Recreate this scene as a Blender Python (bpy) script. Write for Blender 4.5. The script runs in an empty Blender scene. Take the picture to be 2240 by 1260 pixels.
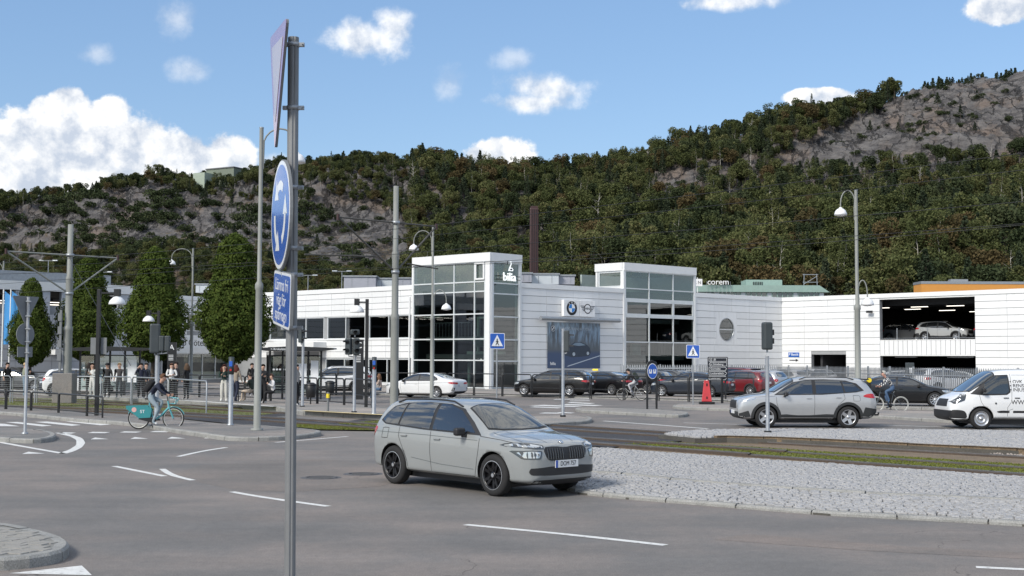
import bpy, bmesh, math, random
from math import sin, cos, pi, radians, atan2, sqrt
from mathutils import Vector, Matrix, noise
from mathutils.bvhtree import BVHTree
from mathutils.geometry import delaunay_2d_cdt
random.seed(7)
R = random.Random(11)
sc = bpy.context.scene
COL = sc.collection
# ---------------- camera ----------------
FPX, CH, YH, ROLL = 2750.0, 2.18, 787.0, 0.004
pit = math.atan((YH - 630) / FPX)
fw = Vector((0, cos(pit), sin(pit)))
u0 = Vector((0, -sin(pit), cos(pit)))
x0 = Vector((1, 0, 0))
rt = x0 * cos(ROLL) + u0 * sin(ROLL)
up = -x0 * sin(ROLL) + u0 * cos(ROLL)
CAM = Vector((0, 0, CH))
cd = bpy.data.cameras.new('camera'); cam = bpy.data.objects.new('camera', cd); COL.objects.link(cam)
cam.matrix_world = Matrix(((rt.x, up.x, -fw.x, 0), (rt.y, up.y, -fw.y, 0), (rt.z, up.z, -fw.z, CH), (0, 0, 0, 1)))
cd.sensor_width = 36; cd.lens = FPX / 2240 * 36; cd.clip_start = 0.2; cd.clip_end = 6000
sc.camera = cam
def ray(px, py):
    return fw + rt * ((px - 1120) / FPX) + up * ((630 - py) / FPX)
def G(px, py, z=0.0):                      # point of a horizontal plane seen at a pixel
    d = ray(px, py); t = (z - CH) / d.z
    return CAM + d * t
def AT(px, py, Y):                         # point at depth Y seen at a pixel
    d = ray(px, py); return CAM + d * (Y / d.y)
# ---------------- sky, sun, exposure ----------------
SUN_AZ, SUN_EL = radians(-140), radians(38)     # azimuth measured from +Y towards +X: behind the camera, to the left
sd = Vector((sin(SUN_AZ) * cos(SUN_EL), cos(SUN_AZ) * cos(SUN_EL), sin(SUN_EL)))
sl = bpy.data.lights.new('sun', 'SUN'); so = bpy.data.objects.new('sun', sl); COL.objects.link(so)
so.rotation_euler = sd.to_track_quat('Z', 'Y').to_euler(); so.location = (0, 0, 50)
sl.energy = 2.0; sl.angle = radians(16); sl.color = (1, .94, .84)
sc.view_settings.view_transform = 'Standard'; sc.view_settings.look = 'None'
sc.view_settings.gamma = 1; sc.view_settings.use_curve_mapping = False
sc.view_settings.exposure = 0.85
W = bpy.data.worlds.new('World'); sc.world = W; W.use_nodes = True
class NT:
    def __init__(s, nt): s.nt = nt; nt.nodes.clear()
    def n(s, t, **k):
        o = s.nt.nodes.new(t)
        for a, v in k.items():
            if a == 'i':
                for kk, vv in v.items():
                    if isinstance(vv, bpy.types.NodeSocket): s.nt.links.new(vv, o.inputs[kk])
                    else: o.inputs[kk].default_value = vv
            else: setattr(o, a, v)
        return o
    def m(s, op, a, b=None, c=None, clamp=False):
        o = s.nt.nodes.new('ShaderNodeMath'); o.operation = op; o.use_clamp = clamp
        for j, v in enumerate((a, b, c)):
            if v is None: continue
            if isinstance(v, bpy.types.NodeSocket): s.nt.links.new(v, o.inputs[j])
            else: o.inputs[j].default_value = v
        return o.outputs[0]
    def v(s, op, a, b=None):
        o = s.nt.nodes.new('ShaderNodeVectorMath'); o.operation = op
        for j, x in enumerate((a, b)):
            if x is None: continue
            if isinstance(x, bpy.types.NodeSocket): s.nt.links.new(x, o.inputs[j])
            else: o.inputs[j].default_value = x
        return o
    def mix(s, f, a, b, mode='MIX'):
        o = s.nt.nodes.new('ShaderNodeMix'); o.data_type = 'RGBA'; o.blend_type = mode
        for j, x in ((0, f), (6, a), (7, b)):
            if isinstance(x, bpy.types.NodeSocket): s.nt.links.new(x, o.inputs[j])
            elif j == 0: o.inputs[0].default_value = x
            else: o.inputs[j].default_value = (*x, 1) if len(x) == 3 else x
        return o.outputs[2]
    def ramp(s, f, a, b, t0=0, t1=1):
        o = s.nt.nodes.new('ShaderNodeMapRange'); o.interpolation_type = 'SMOOTHSTEP'
        s.nt.links.new(f, o.inputs[0])
        for j, x in ((1, a), (2, b), (3, t0), (4, t1)): o.inputs[j].default_value = x
        return o.outputs[0]
    def noise(s, vec, scale, detail=4, rough=.55, lac=2.0):
        return s.n('ShaderNodeTexNoise', i={'Vector': vec, 'Scale': scale, 'Detail': detail, 'Roughness': rough, 'Lacunarity': lac}).outputs[0]
def aze(px, py):
    d = ray(px, py).normalized(); return atan2(d.x, d.y), math.asin(d.z)
def make_world():
    w = NT(W.node_tree)
    sky = w.n('ShaderNodeTexSky', sky_type='NISHITA', sun_disc=False, sun_elevation=SUN_EL, sun_rotation=SUN_AZ, altitude=0, air_density=1.1, dust_density=.4, ozone_density=2.2)
    tc = w.n('ShaderNodeTexCoord')
    sep = w.n('ShaderNodeSeparateXYZ', i={0: tc.outputs['Generated']})
    az = w.m('ARCTAN2', sep.outputs[0], sep.outputs[1]); el = w.m('ARCSINE', sep.outputs[2])
    pos = w.n('ShaderNodeCombineXYZ', i={0: az, 1: el}).outputs[0]
    # cloud banks: centre px, py, half width, half height, weight
    CL = [(150, 320, 150, 105, 1), (30, 360, 140, 100, 1), (260, 340, 130, 95, 1), (400, 370, 150, 80, 1), (500, 350, 70, 65, .9), (80, 430, 300, 90, 1), (160, 350, 230, 110, 1.0), (300, 400, 280, 80, 1.0), (420, 350, 90, 50, 1.0), (-150, 330, 260, 110, 1),
          (1095, 340, 85, 48, 1), (1080, 375, 85, 40, 1), (1200, 195, 105, 48, .8), (1170, 225, 130, 30, .55), (1120, 130, 60, 30, .3), (800, 85, 115, 45, .62), (860, 60, 60, 55, .5), (985, 185, 45, 50, .34),
          (1800, 212, 85, 26, 1), (1850, 218, 60, 22, .8), (2190, 15, 95, 55, .95), (2290, -10, 120, 60, 1), (1590, 5, 110, 28, .5), (385, 38, 55, 45, .35), (210, 118, 60, 26, .28), (415, 152, 50, 26, .25), (600, 370, 60, 40, .75),
          (40, 298, 70, 45, .7), (150, 228, 62, 46, .95), (238, 248, 58, 42, .95), (95, 245, 40, 40, .95)]
    last = None; faint = None; vf = None
    for (cx, cy, rx, ry, wt) in CL:
        a, e = aze(cx, cy); a1, e1 = aze(cx + rx, cy - ry)
        q = w.v('SUBTRACT', pos, (a, e, 0)).outputs[0]
        q = w.v('MULTIPLY', q, (1 / abs(a1 - a), 1 / abs(e1 - e), 0)).outputs[0]
        l = w.v('LENGTH', q).outputs[1]
        s = w.m('MULTIPLY', w.m('SUBTRACT', 1.0, l), 1.0)
        if wt < .41: vf = s if vf is None else w.m('SMOOTH_MAX', vf, s, .12)
        elif wt < .9: faint = s if faint is None else w.m('SMOOTH_MAX', faint, s, .12)
        else: last = s if last is None else w.m('SMOOTH_MAX', last, s, .12)
    nbig = w.noise(pos, 16, 9, .60)
    nsm = w.noise(pos, 42, 9, .62)
    nn = w.m('ADD', w.m('MULTIPLY', w.m('SUBTRACT', nbig, .5), 1.9), w.m('MULTIPLY', w.m('SUBTRACT', nsm, .5), 1.0))
    dens = w.m('ADD', last, w.m('MULTIPLY', nn, .75)); fdens = w.m('ADD', faint, w.m('MULTIPLY', nn, 1.15))
    # the rest of the sky, outside this view
    far = w.noise(w.v('MULTIPLY', tc.outputs['Generated'], (1, 1, 2.2)).outputs[0], 2.6, 8, .58)
    out = w.ramp(w.m('ABSOLUTE', az), .46, .62)
    gen = w.m('SUBTRACT', w.m('MULTIPLY', w.m('SUBTRACT', far, .50), 4.0), w.m('MULTIPLY', w.m('SUBTRACT', 1.0, out), 3.0))
    hi = w.m('SUBTRACT', w.m('MULTIPLY', w.m('SUBTRACT', far, .47), 4.0), w.m('MULTIPLY', w.ramp(el, .42, .34), 3.0))
    dens = w.m('MAXIMUM', dens, w.m('MAXIMUM', gen, hi))
    alpha = w.m('MAXIMUM', w.ramp(dens, .0, .24), w.m('MAXIMUM', w.ramp(fdens, -.02, .8, 0, .85), w.ramp(w.m('ADD', vf, w.m('MULTIPLY', nn, 1.2)), 0, 1.0, 0, .38)))
    up_ = w.noise(w.v('ADD', pos, (-.008, .012, 0)).outputs[0], 16, 9, .60)
    shade = w.m('ADD', w.m('MULTIPLY', w.m('SUBTRACT', nbig, up_), 6.5), .60)
    shade = w.m('ADD', shade, w.m('MULTIPLY', w.ramp(dens, .35, 1.1), -.30))
    shade = w.m('MULTIPLY', shade, 1.0, clamp=True)
    K = 8.0
    ccol = w.mix(shade, (.52 * K, .58 * K, .68 * K), (1.0 * K, .99 * K, .97 * K))
    base = w.mix(.42, sky.outputs[0], (1.5, 2.85, 5.3))
    col = w.mix(w.m('MULTIPLY', alpha, .97), base, ccol)
    bg = w.n('ShaderNodeBackground', i={0: col, 1: .082})
    o = w.n('ShaderNodeOutputWorld', i={0: bg.outputs[0]})
make_world()
# ---------------- materials ----------------
MC = {}
def mat(name, col, rough=.6, metal=0, var=.12, scale=3, bump=0, bscale=40, rnd=0, coat=0, spec=None, emit=0, dirt=None):
    if name in MC: return MC[name]
    m = bpy.data.materials.new(name); m.use_nodes = True; w = NT(m.node_tree)
    tc = w.n('ShaderNodeTexCoord')
    n = w.noise(tc.outputs['Object'], scale, 5, .6)
    f = w.m('MULTIPLY_ADD', w.m('SUBTRACT', n, .5), 2 * var * 2, 1.0)
    if rnd:
        oi = w.n('ShaderNodeObjectInfo'); f = w.m('MULTIPLY', f, w.m('MULTIPLY_ADD', oi.outputs['Random'], 2 * rnd, 1 - rnd))
    c = w.v('SCALE', (*col[:3],)); w.nt.links.new(f, c.inputs['Scale']); c = c.outputs[0]
    if dirt:
        dn = w.noise(w.v('MULTIPLY', tc.outputs['Object'], dirt[1]).outputs[0], 1, 6, .65)
        c = w.mix(w.m('MULTIPLY', w.ramp(dn, .5, .75), dirt[2]), c, dirt[0])
    b = w.n('ShaderNodeBsdfPrincipled', i={'Base Color': c, 'Roughness': rough, 'Metallic': metal})
    if coat: b.inputs['Coat Weight'].default_value = coat; b.inputs['Coat Roughness'].default_value = .04
    if spec is not None: b.inputs['Specular IOR Level'].default_value = spec
    if emit: b.inputs['Emission Color'].default_value = (*col[:3], 1); b.inputs['Emission Strength'].default_value = emit
    if bump:
        bn = w.noise(tc.outputs['Object'], bscale, 6, .6)
        bp = w.n('ShaderNodeBump', i={'Height': bn, 'Strength': bump, 'Distance': .02}); w.nt.links.new(bp.outputs[0], b.inputs['Normal'])
    w.n('ShaderNodeOutputMaterial', i={0: b.outputs[0]})
    MC[name] = m; return m
def asphalt(name, col, warm=.0, light=1):
    if name in MC: return MC[name]
    m = bpy.data.materials.new(name); m.use_nodes = True; w = NT(m.node_tree)
    g = w.n('ShaderNodeNewGeometry').outputs['Position']
    fine = w.noise(g, 55, 3, .7); mid = w.noise(g, 9, 5, .6); big = w.noise(g, .28, 6, .62)
    streak = w.noise(w.v('MULTIPLY', g, (.12, .7, 1)).outputs[0], 1.6, 5, .6)
    f = w.m('MULTIPLY_ADD', w.m('SUBTRACT', fine, .5), 1.5, 1.0)
    f = w.m('MULTIPLY', f, w.m('MULTIPLY_ADD', w.m('SUBTRACT', mid, .5), .45, 1.0))
    f = w.m('MULTIPLY', f, w.m('MULTIPLY_ADD', w.m('SUBTRACT', big, .5), 1.1, 1.0))
    f = w.m('MULTIPLY', f, w.m('MULTIPLY_ADD', w.m('SUBTRACT', streak, .5), .5, 1.0))
    cc = w.mix(w.ramp(big, .38, .62), col, (col[0] * 1.12, col[1] * 1.03, col[2] * .98))
    vor = w.n('ShaderNodeTexVoronoi', i={'Vector': w.v('ADD', g, w.v('SCALE', w.n('ShaderNodeTexNoise', i={'Vector': g, 'Scale': 1.3, 'Detail': 5}).outputs[1]).outputs[0]).outputs[0], 'Scale': .16}, feature='DISTANCE_TO_EDGE')
    crack = w.m('MULTIPLY', w.ramp(vor.outputs[0], .0022, .0008), w.ramp(big, .5, .56))
    f = w.m('MULTIPLY', f, w.m('MULTIPLY_ADD', crack, -.45, 1.0))
    spk = w.ramp(w.noise(g, 90, 1, .5), .68, .74)
    c = w.v('SCALE', cc); w.nt.links.new(f, c.inputs['Scale'])
    c2 = w.mix(w.m('MULTIPLY', spk, .35), c.outputs[0], (.45, .44, .42))
    b = w.n('ShaderNodeBsdfPrincipled', i={'Base Color': c2, 'Roughness': .82, 'Specular IOR Level': .35})
    bp = w.n('ShaderNodeBump', i={'Height': fine, 'Strength': .35, 'Distance': .006}); w.nt.links.new(bp.outputs[0], b.inputs['Normal'])
    w.n('ShaderNodeOutputMaterial', i={0: b.outputs[0]}); MC[name] = m; return m
def granite(name, col, con=.5, sc_=60, big=3):
    if name in MC: return MC[name]
    m = bpy.data.materials.new(name); m.use_nodes = True; w = NT(m.node_tree)
    g = w.n('ShaderNodeNewGeometry').outputs['Position']
    a = w.noise(g, sc_, 3, .7); b_ = w.noise(g, big, 5, .6)
    f = w.m('MULTIPLY_ADD', w.m('SUBTRACT', a, .5), 2.4 * con, 1.0)
    f = w.m('MULTIPLY', f, w.m('MULTIPLY_ADD', w.m('SUBTRACT', b_, .5), 1.3 * con, 1.0))
    c = w.v('SCALE', (*col,)); w.nt.links.new(f, c.inputs['Scale'])
    c2 = w.mix(w.m('MULTIPLY', w.ramp(b_, .55, .75), .3), c.outputs[0], (col[0] * .7, col[1] * .62, col[2] * .5))
    b = w.n('ShaderNodeBsdfPrincipled', i={'Base Color': c2, 'Roughness': .85})
    bp = w.n('ShaderNodeBump', i={'Height': a, 'Strength': .5, 'Distance': .01}); w.nt.links.new(bp.outputs[0], b.inputs['Normal'])
    w.n('ShaderNodeOutputMaterial', i={0: b.outputs[0]}); MC[name] = m; return m
def glassm(name, tint=(.6, .68, .66), refl=1.0, rough=.02, body=None, bodyf=.0, ior=1.5):
    if name in MC: return MC[name]
    m = bpy.data.materials.new(name); m.use_nodes = True; w = NT(m.node_tree)
    tr = w.n('ShaderNodeBsdfTransparent', i={0: (*tint, 1)})
    gl = w.n('ShaderNodeBsdfGlossy', i={0: (.95, .98, 1, 1), 'Roughness': rough})
    fr = w.n('ShaderNodeLayerWeight', i={0: .5})
    F0 = ((ior - 1) / (ior + 1)) ** 2 * 2
    f = w.m('MULTIPLY', w.m('MULTIPLY_ADD', w.m('POWER', fr.outputs[1], 4.5), 1 - F0, F0), refl, clamp=True)
    first = tr.outputs[0]
    if body:
        df = w.n('ShaderNodeBsdfDiffuse', i={0: (*body, 1)})
        first = w.n('ShaderNodeMixShader', i={0: bodyf, 1: tr.outputs[0], 2: df.outputs[0]}).outputs[0]
    mx = w.n('ShaderNodeMixShader', i={0: f, 1: first, 2: gl.outputs[0]})
    w.n('ShaderNodeOutputMaterial', i={0: mx.outputs[0]}); MC[name] = m; return m
def paint(name, col, metal=0.0, rough=.32, flake=0):
    return mat('car_paint_' + name, col, rough, metal, var=.02, scale=2, coat=1.0 if sum(col) > .1 else .55, dirt=((.16, .15, .14), (3, 3, 9), .10) if sum(col) > .1 else None)
def foliage(name, cols, trans=.25, rnd=.25):
    if name in MC: return MC[name]
    m = bpy.data.materials.new(name); m.use_nodes = True; w = NT(m.node_tree)
    g = w.n('ShaderNodeNewGeometry'); oi = w.n('ShaderNodeObjectInfo')
    rp = w.n('ShaderNodeValToRGB'); cr = rp.color_ramp
    while len(cr.elements) < len(cols): cr.elements.new(.5)
    for j, c in enumerate(cols): cr.elements[j].position = j / (len(cols) - 1); cr.elements[j].color = (*c, 1)
    n = w.noise(g.outputs['Position'], .9, 4, .6)
    t = w.m('ADD', w.m('MULTIPLY', g.outputs['Random Per Island'], .45), w.m('MULTIPLY', n, .55))
    t = w.m('ADD', t, w.m('MULTIPLY', w.m('SUBTRACT', oi.outputs['Random'], .5), rnd * 2), clamp=True)
    w.nt.links.new(t, rp.inputs[0])
    d = w.n('ShaderNodeBsdfDiffuse', i={0: rp.outputs[0]}); tl = w.n('ShaderNodeBsdfTranslucent', i={0: rp.outputs[0]})
    mx = w.n('ShaderNodeMixShader', i={0: trans, 1: d.outputs[0], 2: tl.outputs[0]})
    w.n('ShaderNodeOutputMaterial', i={0: mx.outputs[0]}); MC[name] = m; return m
# ---------------- object helpers ----------------
def tag(o, label=None, cat=None, group=None, kind=None):
    if label: o['label'] = label
    if cat: o['category'] = cat
    if group: o['group'] = group
    if kind: o['kind'] = kind
    return o
def thing(name, label, cat, loc=(0, 0, 0), rz=0, group=None):
    o = bpy.data.objects.new(name, None); COL.objects.link(o); o.empty_display_size = .2
    o.location = loc; o.rotation_euler = (0, 0, rz); tag(o, label, cat, group); return o
def rootloc(o):
    v = Vector((0, 0, 0))
    while o is not None: v += o.location; o = o.parent
    return v
class MB:
    def __init__(s): s.v = []; s.f = []; s.m = []; s.smooth = []
    def add(s, vs, fs, m=0, sm=False):
        k = len(s.v); s.v += [tuple(v) for v in vs]
        for f in fs: s.f.append([k + i for i in f]); s.m.append(m); s.smooth.append(sm)
        return s
    def box(s, c, d, rz=0, m=0, M=None):
        hx, hy, hz = d[0] / 2, d[1] / 2, d[2] / 2
        vs = [Vector((sx * hx, sy * hy, sz * hz)) for sz in (-1, 1) for sy in (-1, 1) for sx in (-1, 1)]
        T = M if M is not None else Matrix.Rotation(rz, 3, 'Z')
        vs = [T @ v + Vector(c) for v in vs]
        return s.hexa(vs, m)
    def hexa(s, vs, m=0):   # order: z-,(y-,y+)x(x-,x+) then z+
        return s.add(vs, [(0, 2, 3, 1), (4, 5, 7, 6), (0, 1, 5, 4), (2, 6, 7, 3), (0, 4, 6, 2), (1, 3, 7, 5)], m)
    def b2(s, x0, x1, y0, y1, z0, z1, m=0):
        return s.box(((x0 + x1) / 2, (y0 + y1) / 2, (z0 + z1) / 2), (abs(x1 - x0), abs(y1 - y0), abs(z1 - z0)), m=m)
    def cyl(s, p, q, r, r2=None, n=12, m=0, caps=True, sm=True):
        p = Vector(p); q = Vector(q); r2 = r if r2 is None else r2; d = (q - p)
        if d.length < 1e-6: return s
        a = d.normalized().orthogonal().normalized(); b = d.normalized().cross(a)
        vs = []
        for c, rr in ((p, r), (q, r2)):
            for i in range(n):
                t = 2 * pi * i / n; vs.append(c + (a * cos(t) + b * sin(t)) * rr)
        s.add(vs, [(i, (i + 1) % n, n + (i + 1) % n, n + i) for i in range(n)], m, sm)
        if caps: s.add(vs, [tuple(range(n))[::-1], tuple(range(n, 2 * n))], m)
        return s
    def tube(s, pts, r, n=8, m=0, closed=False, caps=True):
        pts = [Vector(p) for p in pts]; N = len(pts); rings = []
        rr = r if isinstance(r, (list, tuple)) else [r] * N
        prev = None
        for i, p in enumerate(pts):
            if closed: d = pts[(i + 1) % N] - pts[i - 1]
            else: d = pts[min(i + 1, N - 1)] - pts[max(i - 1, 0)]
            d.normalize()
            a = d.orthogonal().normalized() if prev is None else (prev - d * prev.dot(d)).normalized()
            prev = a; b = d.cross(a)
            rings.append([p + (a * cos(2 * pi * j / n) + b * sin(2 * pi * j / n)) * rr[i] for j in range(n)])
        vs = [v for r_ in rings for v in r_]; fs = []
        for i in range(N if closed else N - 1):
            k = i * n; l = ((i + 1) % N) * n
            fs += [(k + j, k + (j + 1) % n, l + (j + 1) % n, l + j) for j in range(n)]
        s.add(vs, fs, m, True)
        if not closed and caps: s.add(rings[0], [tuple(range(n))[::-1]], m); s.add(rings[-1], [tuple(range(n))], m)
        return s
    def lathe(s, prof, c=(0, 0, 0), axis='z', n=24, m=0, sm=True):
        c = Vector(c); vs = []
        for (r, h) in prof:
            for j in range(n):
                t = 2 * pi * j / n
                if axis == 'z': v = Vector((r * cos(t), r * sin(t), h))
                elif axis == 'y': v = Vector((r * cos(t), h, r * sin(t)))
                else: v = Vector((h, r * cos(t), r * sin(t)))
                vs.append(c + v)
        fs = []
        for i in range(len(prof) - 1):
            fs += [(i * n + j, i * n + (j + 1) % n, (i + 1) * n + (j + 1) % n, (i + 1) * n + j) for j in range(n)]
        return s.add(vs, fs, m, sm)
    def prism(s, poly, z0, z1, m=0, side=None, M=None):
        n = len(poly); vs = [Vector((p[0], p[1], z0)) for p in poly] + [Vector((p[0], p[1], z1)) for p in poly]
        if M is not None: vs = [M @ v for v in vs]
        s.add(vs, [tuple(range(n))[::-1], tuple(range(n, 2 * n))], m)
        s.add(vs, [(i, (i + 1) % n, n + (i + 1) % n, n + i) for i in range(n)], m if side is None else side); return s
    def fbox(s, F, s0, s1, z0, z1, d0, d1, m=0):
        vs = [F.pt(a, z, d) for z in (z0, z1) for d in (d0, d1) for a in (s0, s1)]
        return s.hexa(vs, m)
    def sphere(s, c, r, n=12, k=8, m=0, sx=1, sy=1, sz=1):
        c = Vector(c); vs = []
        for i in range(k + 1):
            p = pi * i / k
            for j in range(n):
                t = 2 * pi * j / n; vs.append(c + Vector((r * sx * sin(p) * cos(t), r * sy * sin(p) * sin(t), r * sz * cos(p))))
        return s.add(vs, [(i * n + j, (i + 1) * n + j, (i + 1) * n + (j + 1) % n, i * n + (j + 1) % n) for i in range(k) for j in range(n)], m, True)
    def mesh(s, name, mats, off=None):
        me = bpy.data.meshes.new(name)
        vs = s.v if off is None else [(v[0] - off[0], v[1] - off[1], v[2] - off[2]) for v in s.v]
        me.from_pydata(vs, [], s.f)
        for x in (mats if isinstance(mats, (list, tuple)) else [mats]): me.materials.append(x)
        me.polygons.foreach_set('material_index', s.m); me.polygons.foreach_set('use_smooth', s.smooth)
        me.update(); return me
    def build(s, name, mats, parent=None, world=False, fixn=True, bevel=0, **tags):
        off = rootloc(parent) if (world and parent) else None
        me = s.mesh(name, mats, off)
        if fixn or bevel:
            bm = bmesh.new(); bm.from_mesh(me)
            if bevel:
                bmesh.ops.remove_doubles(bm, verts=bm.verts, dist=1e-5)
                es = [e for e in bm.edges if len(e.link_faces) == 2 and e.calc_face_angle(0) > .7]
                bmesh.ops.bevel(bm, geom=es, offset=bevel, segments=2, affect='EDGES', profile=.5)
            bmesh.ops.recalc_face_normals(bm, faces=bm.faces); bm.to_mesh(me); bm.free()
        o = bpy.data.objects.new(name, me); COL.objects.link(o)
        if parent: o.parent = parent
        if tags: tag(o, **tags)
        return o
UNIT = {}
def unit(matl, bev=0):   # shared unit cube for repeated pieces
    k = (matl.name, bev)
    if k not in UNIT: UNIT[k] = MB().box((0, 0, 0), (1, 1, 1)).mesh('piece', matl)
    return UNIT[k]
def piece(name, matl, parent, M):   # M: world matrix
    o = bpy.data.objects.new(name, unit(matl)); COL.objects.link(o); o.parent = parent
    M = Matrix.Translation(-rootloc(parent)) @ M
    o.matrix_basis = M; return o
def copy_tree(o, parent=None, recol=None):
    c = o.copy(); COL.objects.link(c)
    if parent is not None: c.parent = parent
    if recol and c.type == 'MESH':
        for i, sl_ in enumerate(c.material_slots):
            nm_ = sl_.material.name if sl_.material else ''
            if nm_ in recol: sl_.link = 'OBJECT'; sl_.material = recol[nm_]
    for ch in [x for x in KIDS.get(o.name, o.children)]: copy_tree(ch, c, recol)
    return c
KIDS = {}
class Facade:
    def __init__(s, A, B):
        s.A = Vector((A[0], A[1], 0)); s.B = Vector((B[0], B[1], 0)); s.t = (s.B - s.A).normalized(); s.L = (s.B - s.A).length
        s.n = Vector((s.t.y, -s.t.x, 0))
        if s.n.dot(-s.A) < 0: s.n = -s.n
    def pt(s, a, z, d=0): return s.A + s.t * a + s.n * d + Vector((0, 0, z))
    def inv(s, px, py):
        d = ray(px, py); k = (s.A - CAM).dot(s.n) / d.dot(s.n); P = CAM + d * k
        return (P - s.A).dot(s.t), P.z
    def M(s, a, z, d=0):    # local x along, y up, z out
        m = Matrix((s.t, Vector((0, 0, 1)), s.n)).transposed().to_4x4()
        m.translation = s.pt(a, z, d); return m
    def box(s, s0, s1, z0, z1, d0, d1):   # matrix of the unit cube
        m = Matrix((s.t * (s1 - s0), s.n * (d1 - d0), Vector((0, 0, z1 - z0)))).transposed().to_4x4()
        m.translation = s.pt((s0 + s1) / 2, (z0 + z1) / 2, (d0 + d1) / 2); return m
def text(name, body, size, m, parent, M, ext=.004, align='CENTER', world=True, squash=1.0, bold=0, **tags):
    cu = bpy.data.curves.new(name, 'FONT'); cu.body = body; cu.size = size; cu.extrude = ext; cu.align_x = align; cu.align_y = 'CENTER'; cu.offset = bold; cu.resolution_u = 3
    o = bpy.data.objects.new(name, cu); COL.objects.link(o)
    dg = bpy.context.evaluated_depsgraph_get(); me = bpy.data.meshes.new_from_object(o.evaluated_get(dg))
    bpy.data.objects.remove(o); bpy.data.curves.remove(cu)
    if squash != 1: me.transform(Matrix.Diagonal((squash, 1, 1, 1)))
    me.materials.clear(); me.materials.append(m)
    o = bpy.data.objects.new(name, me); COL.objects.link(o)
    if parent is not None: o.parent = parent
    o.matrix_basis = (Matrix.Translation(-rootloc(parent)) @ M) if (world and parent is not None) else M
    if tags: tag(o, **tags)
    return o
def smooth_loop(pts, n=3, closed=True):
    P = [Vector(p) for p in pts]
    for _ in range(n):
        Q = []
        L = len(P)
        for i in range(L if closed else L - 1):
            a, b = P[i], P[(i + 1) % L]; Q += [a * .75 + b * .25, a * .25 + b * .75]
        if not closed: Q = [P[0]] + Q + [P[-1]]
        P = Q
    return P
def resample(P, step, closed=True):
    P = [Vector(p) for p in P]
    if closed: P = P + [P[0]]
    L = [0]
    for a, b in zip(P, P[1:]): L.append(L[-1] + (b - a).length)
    n = max(2, round(L[-1] / step)); out = []; j = 0
    for i in range(n + (0 if closed else 1)):
        t = L[-1] * i / n
        while j < len(L) - 2 and L[j + 1] < t: j += 1
        k = (t - L[j]) / max(1e-9, L[j + 1] - L[j]); out.append(P[j].lerp(P[j + 1], k))
    return out
def area2(P): return sum(P[i - 1].x * P[i].y - P[i].x * P[i - 1].y for i in range(len(P))) / 2
def inset(P, d):
    if area2(P) < 0: d = -d
    out = []
    for i in range(len(P)):
        t = (P[(i + 1) % len(P)] - P[i - 1]); t.z = 0; t.normalize()
        out.append(P[i] + Vector((-t.y, t.x, 0)) * d)
    return out
def inside(p, P):
    c = False; x, y = p[0], p[1]
    for i in range(len(P)):
        a, b = P[i - 1], P[i]
        if (a[1] > y) != (b[1] > y) and x < (b[0] - a[0]) * (y - a[1]) / (b[1] - a[1]) + a[0]: c = not c
    return c
# ---------------- ground ----------------
M_ASP = asphalt('asphalt', (.165, .158, .152))
M_ASPD = asphalt('asphalt_fresh', (.042, .043, .048))
M_PAVE = asphalt('pavement_concrete', (.26, .25, .235))
M_PAVG = asphalt('pavement_grey', (.19, .185, .178))
M_WHITE = mat('road_paint', (.66, .66, .64), .7, var=.1, scale=6, dirt=((.20, .19, .18), (14, 14, 14), .75))
M_YEL = mat('yellow_tactile_paint', (.62, .50, .25), .8, var=.2, scale=4)
M_GRAN = granite('granite_kerb', (.27, .268, .255), .75)
M_COB = granite('granite_cobble', (.32, .32, .325), .7, 45, 5)
M_MORT = granite('joint_sand', (.085, .08, .07), .5, 30, 2)
M_BRK = granite('brown_stone_edging', (.17, .125, .08), .9, 20, 2)
M_GRAV = granite('track_gravel', (.30, .27, .25), .7, 25, 9)
M_PBR = granite('pale_paver', (.27, .26, .24), .35, 50, 6)
def sheet(name, pts, z, m, parent=None, kind=None, px=True):
    P = [G(p[0], p[1], z) if px else Vector((p[0], p[1], z)) for p in pts]
    P = [Vector((p.x, p.y, z)) for p in P]
    return MB().add(P, [tuple(range(len(P)))], 0).build(name, m, parent, world=parent is not None, **({'kind': kind} if kind else {}))
gb = MB(); n = 14
gb.add([(-1500, -300, -.03), (1500, -300, -.03), (1500, 2500, -.03), (-1500, 2500, -.03)], [(0, 1, 2, 3)])
gb.build('ground', granite('ground_earth', (.12, .11, .08), .4, 2, .1), kind='structure')
rb = MB().add([(-160, -40, 0), (160, -40, 0), (160, 175, 0), (-160, 175, 0)], [(0, 1, 2, 3)])
ROAD = rb.build('road', M_ASP, kind='structure')
def stripe(pts, w=.13, n=4):          # painted line along px points
    P = smooth_loop([G(*p) for p in pts], 2, False) if len(pts) > 2 else [G(*p) for p in pts]
    P = resample(P, .5, False); L = []; Rr = []
    for i, p in enumerate(P):
        t = P[min(i + 1, len(P) - 1)] - P[max(i - 1, 0)]; t.z = 0; t.normalize(); nn = Vector((-t.y, t.x, 0)) * w / 2
        j = 1 + R.uniform(-.08, .08); L.append(p + nn * j); Rr.append(p - nn * j)
    k = len(P); vs = [Vector((v.x, v.y, .004)) for v in L + Rr]
    MB().add(vs, [(i, i + 1, k + i + 1, k + i) for i in range(k - 1)]).build('lane_marking', M_WHITE, ROAD)
def mark(pts, name='road_marking', z=.004, m=None): return sheet(name, pts, z, m or M_WHITE, ROAD)
for s in ([(250, 1020), (305, 1031), (360, 1042)], [(355, 1026), (375, 1040), (422, 1051)], [(390, 999), (442, 987), (495, 979)], [(603, 968), (760, 955)],
          [(507, 1076), (562, 1086), (630, 1096), (718, 1108)], [(1018, 1148), (1240, 1169), (1456, 1193)], [(2135, 1241), (2450, 1256)],
          [(1495, 925), (1700, 931)], [(1925, 930), (2060, 934)], [(2080, 935), (2300, 941)]): stripe(s)
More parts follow.
